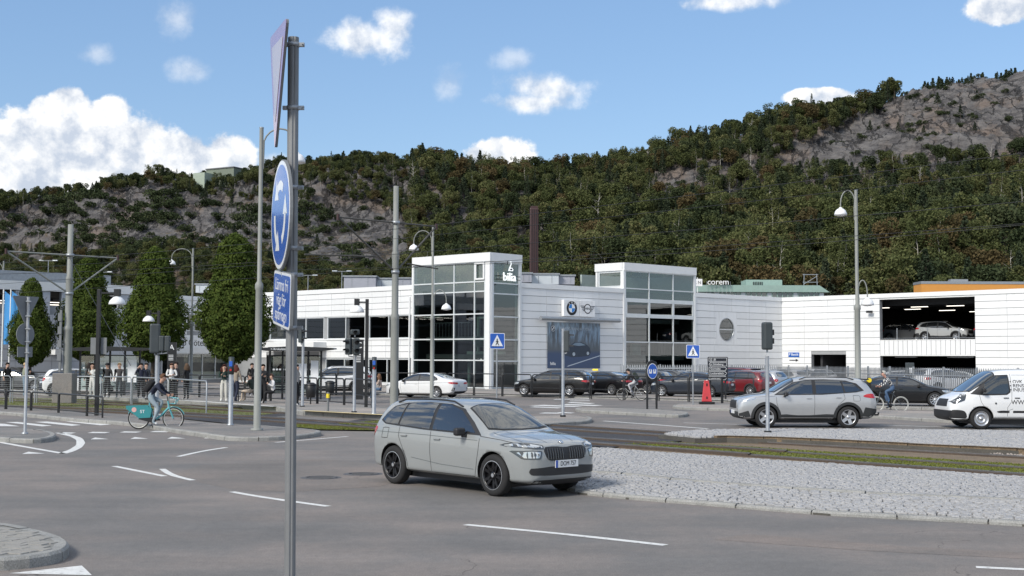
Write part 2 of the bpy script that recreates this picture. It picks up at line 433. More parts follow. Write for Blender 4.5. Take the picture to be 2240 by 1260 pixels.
stripe([(1320, 921), (1430, 929), (1548, 938)], .2); stripe([(0 - 150, 938), (0, 968), (137, 992)], .16)
stripe([(137, 992), (160, 985), (179, 972), (172, 957), (128, 947)], .2)
mark([(48, 993), (62, 988), (98, 992)], 'give_way_triangle'); mark([(19, 1254), (179, 1237), (201, 1258)], 'give_way_triangle')
for a in ((127, 947.5, 40), (191, 946.5, 50), (261, 945.5, 49), (327, 944.5, 49)): mark([(a[0], a[1] + .5), (a[0] + 12, a[1] - 2), (a[0] + a[2], a[1] - 1.2), (a[0] + a[2] - 12, a[1] + 1)], 'crossing_marking')
for a in ((198, 961), (285, 960), (366, 959.5), (446, 959)): mark([a, (a[0] + 10, a[1] - 4), (a[0] + 40, a[1] - .5)], 'give_way_triangle')
for q in ([(-20, 926), (10, 927), (43, 932.5), (-20, 932)], [(12, 923.5), (38, 923), (114, 931), (92, 932.5)], [(76, 923), (103, 922), (178, 929.5), (157, 931.5)], [(143, 922), (169, 921.3), (243, 928.5), (220, 930.3)],
          [(1210, 874.2), (1215, 873), (1292, 871.7), (1294, 873)], [(1245, 877.6), (1247, 876.5), (1290, 876), (1290, 877.2)], [(1240, 881), (1250, 879.6), (1302, 882), (1290, 883.4)], [(1222, 885.2), (1240, 883.8), (1320, 886.4), (1300, 888)], [(1156, 887), (1190, 885.5), (1275, 888.8), (1255, 890)],
          [(1158, 890.4), (1170, 889.2), (1232, 891.6), (1220, 893)], [(1178, 904.2), (1192, 902.3), (1236, 903), (1220, 904.6)], [(1218, 902.4), (1228, 901.2), (1258, 902.8), (1248, 904)]): mark(q, 'zebra_stripe')
def manhole(px, py, r, col):
    c = G(px, py); t = thing('manhole_cover', 'round cast iron manhole cover set flush in the asphalt, %s' % col, 'manhole cover', (c.x, c.y, 0))
    MB().lathe([(0, .006), (r * .8, .006), (r * .8, .012), (r * .9, .012), (r * .9, .004), (r, .004), (r * 1.15, .003)], n=28).build('cover', mat('cast_iron', (.09, .09, .095), .75, .1, scale=20, var=.3), t)
    b = MB()
    for i in range(-4, 5): b.b2(-r * .6, r * .6, i * r * .15 - .01, i * r * .15 + .01, .006, .011)
    b.build('grip_ribs', MC['cast_iron'], t)
manhole(702, 1045, .33, 'the one nearer the post'); manhole(794, 1037, .33, 'just behind the grey car')

def kerb(parent, P, closed=True, w=.15, z1=.12, z0=-.05, L=.95, m=None, name='kerb_stone'):
    m = m or M_GRAN; Q = resample(P, L, closed); n = len(Q)
    cum = resample(P, L / 4, closed)
    sgn = 1
    if closed: sgn = 1 if area2(Q) > 0 else -1
    N = n if closed else n - 1
    for i in range(N):
        seg = cum[i * 4:i * 4 + 5] if i * 4 + 5 <= len(cum) else cum[i * 4:] + ([cum[0]] if closed else [])
        if len(seg) < 2: continue
        vs = []; k = len(seg); g = .012
        jz = R.uniform(-.006, .006)
        for j, p in enumerate(seg):
            t = (seg[min(j + 1, k - 1)] - seg[max(j - 1, 0)]); t.z = 0; t.normalize(); nn = Vector((-t.y, t.x, 0)) * sgn
            q = p + t * (g if j == 0 else -g if j == k - 1 else 0)
            a, b = q - nn * R.uniform(0, .008), q + nn * w
            vs += [(a.x, a.y, z0), (a.x, a.y, z1 - .03 + jz), (a.x + nn.x * .03, a.y + nn.y * .03, z1 + jz), (b.x, b.y, z1 + jz)]
        fs = [(j * 4 + e, j * 4 + e + 1, j * 4 + 5 + e, j * 4 + 4 + e) for j in range(k - 1) for e in range(3)]
        fs += [(0, 1, 2, 3), tuple((k - 1) * 4 + e for e in (3, 2, 1, 0))]
        MB().add(vs, fs).build(name, m, parent, world=True)
def island(name, px, z, m, L=.95, sm=2, w=.15, kerbm=None, closed=True, kname='kerb_stone'):
    P = smooth_loop([G(p[0], p[1], z) for p in px], sm) if sm else [G(p[0], p[1], z) for p in px]
    I = inset(P, w - .01)
    o = MB().add([Vector((p.x, p.y, z - .004)) for p in I], [tuple(range(len(I)))]).build(name, m, None, kind='structure')
    kerb(o, P, w=w, z1=z, L=L, m=kerbm, name=kname); return o, P
def cobbles(parent, P, zf, d, sx, sy, n_ind, m, name='cobble', jit=.25, h=.05, near=None, cut=None, tilt=.008, fill=.465):
    d = Vector((d[0], d[1], 0)).normalized(); e = Vector((-d.y, d.x, 0)); o = P[0]
    us = [(p - o).dot(d) for p in P]; vs_ = [(p - o).dot(e) for p in P]
    L = []; v = min(vs_); row = 0
    while v < max(vs_):
        u = min(us) + (row % 2) * sx * .5
        while u < max(us):
            a = sx * R.uniform(.78, 1.2); c = o + d * (u + a / 2) + e * (v + R.uniform(-.006, .006) + .015 * sin(u * 1.3))
            if inside(c, P) and (cut is None or cut(c)): L.append((c, a, sy * R.uniform(.86, .98), R.uniform(-.06, .06)))
            u += a
        v += sy; row += 1
    L.sort(key=lambda q: q[0].length)
    sb = MB()
    for i, (c, a, b, ang) in enumerate(L):
        z = zf(c); bb = MB() if i < n_ind else sb
        cd_, sd_ = cos(ang), sin(ang); hx, hy = a * fill, b * (fill if fill < .47 else .5); g = .82 if fill < .47 else .96
        def q(x, y, zz):
            x2 = x * cd_ - y * sd_; y2 = x * sd_ + y * cd_; p = c + d * x2 + e * y2; return (p.x, p.y, zz)
        tz = [R.uniform(-tilt, tilt) for _ in range(4)]
        J = [R.uniform(1 - jit * .5, 1) for _ in range(4)]
        cr = ((-1, -1), (1, -1), (1, 1), (-1, 1))
        vv = [q(x * hx * J[k], y * hy * J[k], z - h) for k, (x, y) in enumerate(cr)] + [q(x * hx * J[k], y * hy * J[k], z - .012 + tz[k]) for k, (x, y) in enumerate(cr)] + [q(x * hx * g * J[k], y * hy * g * J[k], z + tz[k]) for k, (x, y) in enumerate(cr)]
        ff = [(k, (k + 1) % 4, 4 + (k + 1) % 4, 4 + k) for k in range(4)] + [(4 + k, 4 + (k + 1) % 4, 8 + (k + 1) % 4, 8 + k) for k in range(4)] + [(8, 9, 10, 11)]
        bb.add(vv, ff)
        if i < n_ind: bb.build(name, m, parent, world=True)
    if sb.v: sb.build(name + 's', m, parent, world=True, fixn=False, kind='stuff')
    return len(L)
# bottom-left paved tip
bl, P = island('paved_island_tip', [(-300, 1150), (-120, 1140), (0, 1141), (80, 1156), (140, 1172), (156, 1190), (130, 1206), (60, 1217), (-20, 1222), (-300, 1232)], .13, granite('paver_joint', (.20, .195, .18), .3, 30, 2), L=1.0)
cobbles(bl, inset(P, .17), lambda c: .135, (.9, -.35), .28, .14, 300, M_PBR, 'paver', jit=.02, tilt=.003, fill=.485)
island('sign_island', [(-140, 942), (-60, 936), (0, 935.5), (60, 937), (105, 941), (126, 949), (112, 957), (75, 960.5), (20, 958), (-60, 954)], .12, M_PAVG, L=.8)
# long near pavement
npv, _ = island('near_pavement', [(-260, 884), (-100, 887), (0, 890), (100, 896), (200, 903), (300, 910), (400, 922), (480, 926), (560, 929), (650, 936), (705, 941), (700, 946), (640, 953), (560, 956), (500, 955), (455, 949), (400, 941), (330, 930), (270, 922), (200, 918), (150, 914), (95, 909), (0, 899), (-260, 890)], .12, M_PAVG, L=1.1)
# platform and mid pavement
plat, _ = island('tram_platform', [(-260, 841), (0, 850), (218, 866), (440, 877), (602, 889), (660, 898), (760, 903), (870, 909), (960, 906), (900, 898), (814, 888), (700, 877), (560, 868), (420, 862), (200, 852), (0, 843), (-260, 833)], .22, M_PAVE, L=1.2, sm=0)
def strip_on(name, px, z, w, m, parent):
    P = [G(p[0], p[1], z) for p in px]; vs = []
    for i, p in enumerate(P):
        t = P[min(i + 1, len(P) - 1)] - P[max(i - 1, 0)]; t.z = 0; t.normalize(); nn = Vector((-t.y, t.x, 0)) * w / 2; vs += [p + nn, p - nn]
    vs = [Vector((v.x, v.y, z)) for v in vs]
    return MB().add(vs, [(2 * i, 2 * i + 2, 2 * i + 3, 2 * i + 1) for i in range(len(P) - 1)]).build(name, m, parent, world=True)
strip_on('platform_edge_line', [(-240, 844.5), (0, 852), (218, 867), (440, 878), (600, 889)], .228, .28, M_WHITE, plat)
strip_on('tactile_strip', [(664, 898), (760, 903), (868, 908.5)], .228, .35, M_YEL, plat)
island('refuge_island', [(1060, 930), (1100, 916), (1180, 909), (1240, 907.5), (1285, 910), (1298, 914), (1290, 919), (1262, 921.5), (1180, 927), (1100, 935)], .12, M_PAVE, L=1.1)
island('crossing_island', [(1255, 891), (1300, 890.5), (1410, 893.5), (1495, 899), (1510, 903), (1490, 907.5), (1440, 905.5), (1340, 900), (1265, 896.5)], .12, M_PAVE, L=1.1)
island('barrier_island', [(1462, 887), (1500, 881), (1620, 884), (1930, 896), (2200, 905), (2500, 914), (2500, 931), (2240, 924), (2050, 917), (1920, 908), (1610, 893.5), (1500, 891)], .12, M_PAVE, L=1.4)
island('far_pavement', [(-300, 812), (0, 826), (200, 836), (420, 846), (640, 856), (860, 861), (1000, 863), (1100, 862), (1165, 863.5), (1437, 870.5), (1606, 875), (1927, 888), (2052, 892), (2500, 904), (2700, 870), (2300, 850), (1700, 838), (1360, 848), (1140, 850), (1060, 851), (900, 845), (600, 835), (200, 815), (-300, 800)], .12, M_PAVE, L=1.5, sm=0)
asphalt('asphalt_warm', (.170, .156, .145)); mark([(380, 1036), (440, 1018), (560, 1010), (700, 1004), (840, 1016), (900, 1045), (830, 1064), (640, 1076), (520, 1072), (440, 1056)], 'asphalt_patch', .002, MC['asphalt_warm'])
mark([(1560, 1180), (1900, 1205), (2300, 1225), (2300, 1212), (1930, 1192), (1640, 1168)], 'asphalt_patch', .002, MC['asphalt_warm'])
# ---------------- cobbled islands ----------------
front = [(1240, 1062), (1267, 1071), (1374, 1081.5), (1526, 1093.5), (1807, 1115.5), (2115, 1131), (2240, 1139), (2600, 1160)]
inner = [(1225, 1030), (1290, 1031), (1360, 1035), (1480, 1047), (1640, 1060), (1794, 1071), (1960, 1080), (2240, 1092), (2600, 1108)]
back = [(2600, 1072), (2240, 1046), (1865, 1020.5), (1642, 1006), (1420, 990), (1330, 982.5), (1262, 981), (1215, 1000)]
fw_ = [G(p[0], p[1], .08) for p in front]; inn = [G(p[0], p[1], .15) for p in inner]; bk = [G(p[0], p[1], .1) for p in back]
cob = MB(); full = fw_ + bk
cob.prism([(p.x, p.y) for p in full], -.05, .03)
COB = cob.build('cobbled_island', M_MORT, None, kind='structure')
kerb(COB, [Vector((p.x, p.y, 0)) for p in fw_], closed=False, z1=.062, L=1.2, name='kerb_stone')
kerb(COB, [Vector((p.x, p.y, 0)) for p in inn], closed=False, w=.13, z1=.155, L=1.2, name='kerb_stone')
strf = sorted([(p.x, p.y) for p in fw_]); stri = sorted([(p.x, p.y) for p in inn])
def interp(T, x):
    for (a, b), (c, d) in zip(T, T[1:]):
        if x <= c: return b + (d - b) * (x - a) / (c - a)
    return T[-1][1]
def zap(c):
    a, b = interp(strf, c.x), interp(stri, c.x)
    return .07 + .07 * max(0, min(1, (c.y - a) / max(.05, b - a)))
apron = inset([Vector((p.x, p.y + .16, 0)) for p in fw_] + [Vector((p.x, p.y - .02, 0)) for p in inn][::-1], .02)
upper = inset([Vector((p.x, p.y + .15, 0)) for p in inn] + [Vector((p.x, p.y - .1, 0)) for p in bk], .02)
cobbles(COB, apron, zap, (.93, -.37), .15, .10, 300, M_COB)
UP = bpy.data.objects.new('upper_cobble_bed', MB().add([Vector((p.x, p.y, .10)) for p in upper], [tuple(range(len(upper)))]).mesh('bed', M_MORT)); COL.objects.link(UP); UP['kind'] = 'structure'
cobbles(UP, upper, lambda c: .148, (.86, -.5), .14, .10, 60, M_COB)
fs_px = [(1440, 947), (1490, 941), (1560, 938), (1668, 936.5), (1900, 937), (2088, 938.5), (2240, 941), (2600, 948), (2600, 1003), (2240, 982), (2000, 971), (1800, 961), (1700, 956.5), (1590, 953.5), (1520, 955)]
FSP = [G(p[0], p[1], .18) for p in fs_px]
FS = MB().prism([(p.x, p.y) for p in FSP], -.05, .13).build('cobbled_strip', M_MORT, None, kind='structure')
cobbles(FS, inset([Vector((p.x, p.y, 0)) for p in FSP], .12), lambda c: .178, (.9, -.42), .17, .13, 60, M_COB, tilt=.010)
kerb(FS, [Vector((p.x, p.y, 0)) for p in FSP[7:15]], closed=False, w=-.16, z1=.19, z0=-.1, L=1.3, m=M_BRK, name='edging_stone')
# ---------------- tram track ----------------
TB = MB().add([Vector((*G(*p).xy, .001)) for p in [(1340, 980), (1508, 956), (1580, 957), (1800, 968), (2000, 978), (2240, 990), (2600, 1010), (2600, 1068), (2240, 1044), (1642, 1006)]], [tuple(range(10))]).build('tram_track', M_BRK, None, kind='structure')
def moss(name, px, z, n, m2=True):
    P = [Vector((*G(*p).xy, z)) for p in px]
    o = MB().add(P, [tuple(range(len(P)))]).build(name, granite('moss_ground', (.12, .13, .035), .6, 8, 1.5), TB, world=True)
    b = MB(); xs = [p.x for p in P]; ys = [p.y for p in P]; k = 0
    while k < n:
        c = Vector((R.uniform(min(xs), max(xs)), R.uniform(min(ys), max(ys)), z))
        if not inside(c, P): continue
        k += 1; a = R.uniform(0, 2 * pi); h = R.uniform(.008, .026); w = R.uniform(.012, .03)
        t = Vector((cos(a) * w, sin(a) * w, 0)); l = Vector((R.uniform(-.02, .02), R.uniform(-.02, .02), h))
        b.add([c - t, c + t, c + l], [(0, 1, 2)])
    b.build('grass', foliage('track_grass', [(.08, .09, .02), (.16, .18, .04), (.24, .24, .08)]), None, fixn=False, kind='stuff')
    return o
R1 = [G(*p) for p in [(-200, 885), (0, 893), (200, 901), (420, 913.5), (560, 922), (700, 932), (860, 943.5), (1100, 960), (1320, 976), (1642, 999), (2000, 1024.5), (2240, 1042), (2600, 1068)]]
def offs(P, d):
    out = []
    for i, p in enumerate(P):
        t = P[min(i + 1, len(P) - 1)] - P[max(i - 1, 0)]; t.z = 0; t.normalize(); out.append(p + Vector((-t.y, t.x, 0)) * d)
    return out
R3 = [G(*p) for p in [(-200, 869), (0, 876), (200, 885), (420, 895), (640, 907), (860, 921), (1100, 935), (1240, 944), (1508, 961), (1910, 984), (2240, 1003), (2600, 1023)]]
R4 = [G(*p) for p in [(-200, 865), (0, 872), (200, 880), (420, 889), (640, 900), (860, 913), (1100, 927), (1240, 935), (1480, 951), (1560, 956)]]
M_RAIL = mat('rail_steel', (.30, .28, .27), .35, .9, var=.2, scale=3); M_RUST = granite('rusty_slab', (.075, .055, .042), .5, 20, 1)
def prof_strip(P, w, z0, z1):
    P = resample(P, 1.0, False); vs = []
    for i, p in enumerate(P):
        t = P[min(i + 1, len(P) - 1)] - P[max(i - 1, 0)]; t.z = 0; t.normalize(); nn = Vector((-t.y, t.x, 0)) * w / 2
        a, b = p + nn, p - nn; vs += [(a.x, a.y, z0), (a.x, a.y, z1), (b.x, b.y, z1), (b.x, b.y, z0)]
    return MB().add(vs, [(4 * i + k, 4 * i + k + 1, 4 * i + 5 + k, 4 * i + 4 + k) for i in range(len(P) - 1) for k in range(3)])
for P in (R1, offs(R1, 1.435), R3, R4):
    prof_strip(P, .07, 0, .062).build('rail', M_RAIL, TB, world=True)
    prof_strip(P, .24, 0, .036).build('rail_edging', M_RUST, TB, world=True)
dk = [(396, 906), (560, 911), (650, 902.5), (860, 911), (1240, 931), (1430, 946), (1565, 957), (1570, 966), (1500, 966), (1430, 973), (1334, 981), (1100, 964), (830, 943), (640, 939), (500, 928), (395, 917)]
MB().add([Vector((*G(*p).xy, .03)) for p in dk], [tuple(range(len(dk)))]).build('crossing_asphalt', M_ASPD, None, kind='structure')
pl_ = [(600, 914), (660, 909), (800, 917), (740, 927), (700, 925)]
MB().add([Vector((*G(*p).xy, .034)) for p in pl_], [tuple(range(len(pl_)))]).build('asphalt_patch', M_ASP, None, kind='structure')
for P in (R1, offs(R1, 1.435), R3, R4):
    Q = [p for p in P if -22 < p.x < 7]
    prof_strip(Q, .065, .03, .089).build('rail', M_RAIL, TB, world=True); prof_strip(Q, .20, .02, .064).build('rail_groove', M_RUST, TB, world=True)
gr1 = [(1340, 975), (1440, 967), (1776, 988), (2240, 1018), (2600, 1042), (2600, 1062), (2240, 1037), (1800, 1007), (1500, 985)]
moss('moss_strip', gr1, .024, 16000)
moss('moss_strip', [(740, 929), (830, 922), (900, 929), (960, 938), (930, 944), (860, 940)], .04, 2500)
moss('moss_strip', [(640, 930), (740, 934), (830, 944), (700, 942), (650, 937)], .042, 2000)
moss('moss_strip', [(-240, 862), (0, 869), (218, 875), (440, 886), (602, 896), (650, 901), (560, 909), (400, 904.5), (200, 897), (0, 889), (-240, 879)], .012, 9000)
gv = [Vector((*G(*p).xy, 0)) for p in [(1620, 960.5), (1800, 969), (2000, 979), (2240, 990), (2600, 1010), (2600, 1020), (2240, 1000), (1910, 981), (1700, 968)]]
cobbles(TB, gv, lambda c: .03 + R.uniform(0, .04), (.8, -.6), .06, .055, 0, M_GRAV, 'gravel_stone', jit=.6, tilt=.02, h=.03)
# ---------------- buildings ----------------
M_PAN = mat('white_cladding', (.76, .77, .775), .42, var=.04, scale=.5, rnd=.04, dirt=((.42, .41, .37), (2.2, 2.2, .35), .32))
M_WALL = mat('wall_grey_backing', (.30, .31, .32), .8, var=.1)
M_TRIM = mat('white_trim', (.74, .75, .75), .4, var=.03)
M_MUL = mat('mullion_metal', (.66, .69, .70), .4, .2, var=.05)
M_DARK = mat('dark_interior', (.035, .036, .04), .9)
M_FLOOR = mat('interior_floor', (.16, .16, .165), .5)
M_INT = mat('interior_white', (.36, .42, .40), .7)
M_GLASS = glassm('facade_glass', (.34, .41, .39), 1.7)
M_GLASSL = glassm('pale_glass', (.55, .66, .63), 1.4, body=(.20, .26, .25), bodyf=.35)
M_BLACK = mat('black_steel', (.02, .021, .023), .45, .2)
M_STEEL = mat('galvanised_steel', (.36, .38, .40), .45, .6, var=.15, scale=6)
M_ROOFG = mat('roof_felt', (.12, .125, .13), .9)
M_LAMPW = mat('lamp_tube', (1, .93, .82), .5, emit=1.3)
ZT = 7.8
def wall(F, par, s0, s1, z0, z1, holes, th=.3, d=-.0, m=None, name='wall'):
    b = MB(); S = sorted({s0, s1, *[max(s0, min(s1, v)) for h in holes for v in h[:2]]}); Z = sorted({z0, z1, *[max(z0, min(z1, v)) for h in holes for v in h[2:4]]})
    for a, c in zip(S, S[1:]):
        for e, g in zip(Z, Z[1:]):
            ms, mz = (a + c) / 2, (e + g) / 2
            if c - a < 1e-3 or g - e < 1e-3 or any(h[0] < ms < h[1] and h[2] < mz < h[3] for h in holes): continue
            b.fbox(F, a, c, e, g, d - th, d)
    return b.build(name, m or M_WALL, par, world=True)
def panels(F, par, S, Z, holes, m=None, gap=.035, d0=-.02, d1=.05, name='cladding_panel', only=lambda s, z: True):
    m = m or M_PAN
    for z0, z1 in zip(Z, Z[1:]):
        for s0, s1 in zip(S, S[1:]):
            if not only((s0 + s1) / 2, (z0 + z1) / 2): continue
            segs = [(s0, s1)]; zz0, zz1 = z0, z1
            for h in holes:
                if h[2] < z1 - .03 and h[3] > z0 + .03:
                    ov0, ov1 = max(h[2], z0), min(h[3], z1)
                    if ov1 - ov0 < .45 * (z1 - z0) and h[0] <= s0 + .1 and h[1] >= s1 - .1:
                        if h[2] > z0: zz1 = min(zz1, h[2])
                        else: zz0 = max(zz0, h[3])
                        continue
                    ns = []
                    for a, c in segs:
                        if h[1] <= a or h[0] >= c: ns.append((a, c)); continue
                        if h[0] > a + .05: ns.append((a, h[0]))
                        if h[1] < c - .05: ns.append((h[1], c))
                    segs = ns
            for a, c in segs:
                piece(name, m, par, F.box(a + gap / 4, c - gap / 4, zz0 + gap / 2, zz1 - gap / 2, d0, d1 + R.uniform(0, .012)))
def window(F, par, s0, s1, z0, z1, vs=(), hs=(), glass=None, fm=None, w=.07, d=-.06, name='window', dep=.10):
    b = MB(); fm = fm or M_MUL
    S = [s0] + list(vs) + [s1]; Z = [z0] + list(hs) + [z1]
    for i, a in enumerate(S):
        x = a + (w / 2 if i == 0 else -w / 2 if i == len(S) - 1 else 0); b.fbox(F, x - w / 2, x + w / 2, z0, z1, d - .02, d + dep)
    for i, a in enumerate(Z):
        x = a + (w / 2 if i == 0 else -w / 2 if i == len(Z) - 1 else 0)
        for a0, a1 in zip(S, S[1:]): b.fbox(F, a0 + w / 2, a1 - w / 2, x - w / 2, x + w / 2, d - .02, d + dep - .008)
    o = b.build(name, fm, par, world=True)
    off = rootloc(o)
    for a0, a1 in zip(S, S[1:]):
        for e0, e1 in zip(Z, Z[1:]):
            g = glass(a0, e0) if callable(glass) else (glass or M_GLASS)
            q = MB().add([F.pt(a0 + w / 3, e0 + w / 3, d + .03), F.pt(a1 - w / 3, e0 + w / 3, d + .03 + R.uniform(-.003, .003)), F.pt(a1 - w / 3, e1 - w / 3, d + .03 + R.uniform(-.003, .003)), F.pt(a0 + w / 3, e1 - w / 3, d + .03)], [(0, 1, 2, 3)])
            q.build('pane', g, o, world=True, fixn=False)
    return o
def frange(a, b, st):
    n = max(1, round((b - a) / st)); return [a + (b - a) * i / n for i in range(n + 1)]
A0 = G(650, 634, ZT); A1 = G(905, 622, ZT); C0 = G(1072, 552, 9.83); C1 = G(1138, 558, 9.83); B1 = G(1710, 651, ZT); E1 = G(2240, 631, ZT)
FT1 = Facade(G(905, 564, 9.83), C0); FT2 = Facade(C0, C1)
FA = Facade(FT1.pt(-32, 0, -.25), FT1.pt(0, 0, -.25));
FB0 = FT2.pt(FT2.L - .12, 0, -.05); FB = Facade(FB0, B1); FC = Facade(B1, B1 + (E1 - B1) * 1.55)
TZ1 = 9.83
bilia = thing('car_dealership', 'long white clad car dealership with glass corner towers and parking openings', 'building', (C0.x, C0.y, 0))
# --- left wing FA
def s_(F, px, py=700): return F.inv(px, py)[0]
def z_(F, px, py): return F.inv(px, py)[1]
sa = [s_(FA, x) for x in (560, 592, 631, 670, 710, 717, 757, 801, 808, 851, 897)]
zu0, zu1 = z_(FA, 800, 741), z_(FA, 800, 691.5); zl1 = z_(FA, 800, 784.5)
L0, L1 = 8.0, FA.L
hA = [(sa[0], sa[4], zu0, zu1), (sa[5], sa[10], zu0, zu1), (s_(FA, 714), sa[10], .35, zl1), (s_(FA, 585), s_(FA, 700), .12, 2.5)]
wall(FA, bilia, L0, L1, 0, ZT - .05, hA)
nA = 11; zr = [zl1, zl1 + .55, zl1 + 1.05, zu0 - .12]; zr2 = frange(zu1 + .05, ZT - .35, .52)
SA = frange(L0, L1, 1.62)
panels(FA, bilia, SA, [zl1 + .05] + frange(zl1 + .08, zu0 - .1, .54)[1:], hA); panels(FA, bilia, SA, zr2, hA)
panels(FA, bilia, SA, [.12, .35], hA[3:])
b = MB(); b.fbox(FA, L0, L1 - .02, ZT - .35, ZT, -.25, .12); b.fbox(FA, L0, L1 - .02, zu0 - .1, zu0, -.1, .11); b.fbox(FA, L0, L1 - .02, zu1, zu1 + .05, -.1, .09)
b.fbox(FA, sa[10] + .02, sa[10] + .12, 0.1, ZT - .9, .05, .17); b.build('cornice', M_TRIM, bilia, world=True)
window(FA, bilia, sa[0], sa[4], zu0, zu1, vs=sa[1:4]); window(FA, bilia, sa[5], sa[7] - .05, zu0, zu1, vs=[sa[6]])
window(FA, bilia, sa[8], sa[10], zu0, zu1, vs=[sa[9]]); window(FA, bilia, s_(FA, 714), sa[10], .35, zl1, vs=[s_(FA, x) for x in (755, 794, 808, 848)])
window(FA, bilia, s_(FA, 585), s_(FA, 700), .12, 2.5, vs=[s_(FA, 620), s_(FA, 645), s_(FA, 672)], fm=M_BLACK)
cb = MB(); cb.fbox(FA, s_(FA, 600), s_(FA, 716), z_(FA, 650, 765), z_(FA, 650, 749), .06, 1.4); cb.build('entrance_canopy', M_TRIM, bilia, world=True)
# --- tower 1
t1x = [s_(FT1, x) for x in (905, 912, 991, 1038, 1063)]; L = FT1.L
zz = [z_(FT1, 1000, y) for y in (562.5, 575, 618, 640.5, 688, 742, 788, 849)]
ztop = TZ1
b = MB()
b.fbox(FT1, -.05, L + .12, ztop - .62, ztop, -.3, .12); b.fbox(FT2, .14, FT2.L + .1, ztop - .62, ztop, -.3, .12)
b.build('roof_fascia', M_TRIM, bilia, world=True)
roofp = [FT1.pt(0, ztop - .1, -.3), FT1.pt(L, ztop - .1, -.3), FT2.pt(FT2.L, ztop - .1, -.3), FT2.pt(FT2.L, ztop - .1, -8), FT1.pt(0, ztop - .1, -4.5)]
MB().add(roofp, [tuple(range(5))]).build('roof', M_ROOFG, bilia, world=True)
zr1 = [zz[2], zz[3], zz[4], zz[5], zz[6]]
up_glass = lambda s, z: M_GLASSL if z > zz[3] - .3 else M_GLASS
Zt = ztop - .62
window(FT1, bilia, 0, L - .42, .12, Zt, vs=[t1x[2] * .52, t1x[2] + .1, t1x[3]], hs=[z_(FT1, 990, y) for y in (788, 742, 688, 640, 619)], glass=up_glass, w=.09)
window(FT2, bilia, .28, FT2.L - .12, .12, Zt, hs=[z_(FT2, 1100, y) for y in (790, 743, 693, 643, 620)], glass=up_glass, w=.09)
b = MB(); b.fbox(FT1, L - .4, L + .03, .05, Zt, -.35, .06); b.fbox(FT2, FT2.L - .12, FT2.L + .08, .05, Zt, -.4, .08); b.fbox(FT1, -.12, .02, .05, Zt, -.3, .06); b.fbox(FT2, .08, .26, .05, Zt, -.3, .055)
b.build('corner_column', M_TRIM, bilia, world=True)
wb = MB(); wa = t1x[3] + .12; wz0, wz1 = z_(FT1, 1050, 612), z_(FT1, 1050, 574); wl = L - .45
for q in ((wa, wa + .12, wz0, wz1), (wl - .12, wl, wz0, wz1)): wb.fbox(FT1, *q, .05, .14)
for q in ((wa + .12, wl - .12, wz0, wz0 + .12), (wa + .12, wl - .12, wz1 - .12, wz1)): wb.fbox(FT1, *q, .05, .13)
wb.build('opening_light_frame', M_TRIM, bilia, world=True)
# interior of tower + wing
b = MB()
for z in (z_(FT1, 1000, 735), 2.6):
    b.fbox(FT1, .1, L - .5, z - .35, z - .02, -7.5, -1.3)
b.fbox(FT1, .1, L - .5, 0.1, .16, -8, -.1); b.build('interior_floor_slab', M_FLOOR, bilia, world=True)
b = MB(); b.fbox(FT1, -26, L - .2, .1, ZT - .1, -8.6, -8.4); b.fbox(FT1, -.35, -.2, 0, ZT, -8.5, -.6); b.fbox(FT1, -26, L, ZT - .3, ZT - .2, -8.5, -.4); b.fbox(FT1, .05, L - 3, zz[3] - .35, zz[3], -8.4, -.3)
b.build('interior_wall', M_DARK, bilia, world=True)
b = MB()
for (x0, x1, z0, z1, d0, d1) in ((L - 2.9, L - .55, z_(FT1, 1000, 745), z_(FT1, 1000, 738), -1.4, -1.2), (L - 2.9, L - .55, z_(FT1, 1000, 775), z_(FT1, 1000, 768), -1.4, -1.2)): b.fbox(FT1, x0, x1, z0, z1, d0, d1)
b.fbox(FT1, L - 4.3, L - .6, 2.35, 2.8, -2.4, -2.2); b.fbox(FT1, L - 4.2, L - 4.0, .15, 2.35, -2.4, -2.2); b.fbox(FT1, L - 2.9, L - 2.75, 2.8, 5.2, -2.0, -1.8); b.fbox(FT1, L - 2.9, L - .8, 5.2, 5.35, -2.0, -1.8)
b.fbox(FT2, .5, 2.6, 3.1, 3.9, -2.2, -2.1)
b.fbox(FT1, .2, 1.9, 5.3, 5.4, -2.6, -.9)
b.build('interior_partition', M_INT, bilia, world=True)
rl = MB()
for i in range(14): rl.fbox(FT1, .4 + i * .33, .43 + i * .33, z_(FT1, 1000, 735), z_(FT1, 1000, 735) + 1.0, -1.42, -1.39)
rl.fbox(FT1, .3, L - 3.2, z_(FT1, 1000, 735) + 1.0, z_(FT1, 1000, 735) + 1.05, -1.43, -1.38); rl.build('balustrade', M_STEEL, bilia, world=True)
b = MB()
for s, z, dd in ((.7, 2.25, 1.5), (1.6, 2.3, 2.5), (3.1, 2.32, 2.0), (4.2, 2.2, 3), (5.2, 2.28, 1.6), (-3, 2.4, 3), (-7, 2.4, 2.5), (-11, 2.4, 3)): b.sphere(FT1.pt(s, z, -dd), .05, 8, 6)
b.build('ceiling_spotlight', M_LAMPW, bilia, world=True)
dm = mat('display_car_paint', (.45, .47, .48), .3, coat=.6)
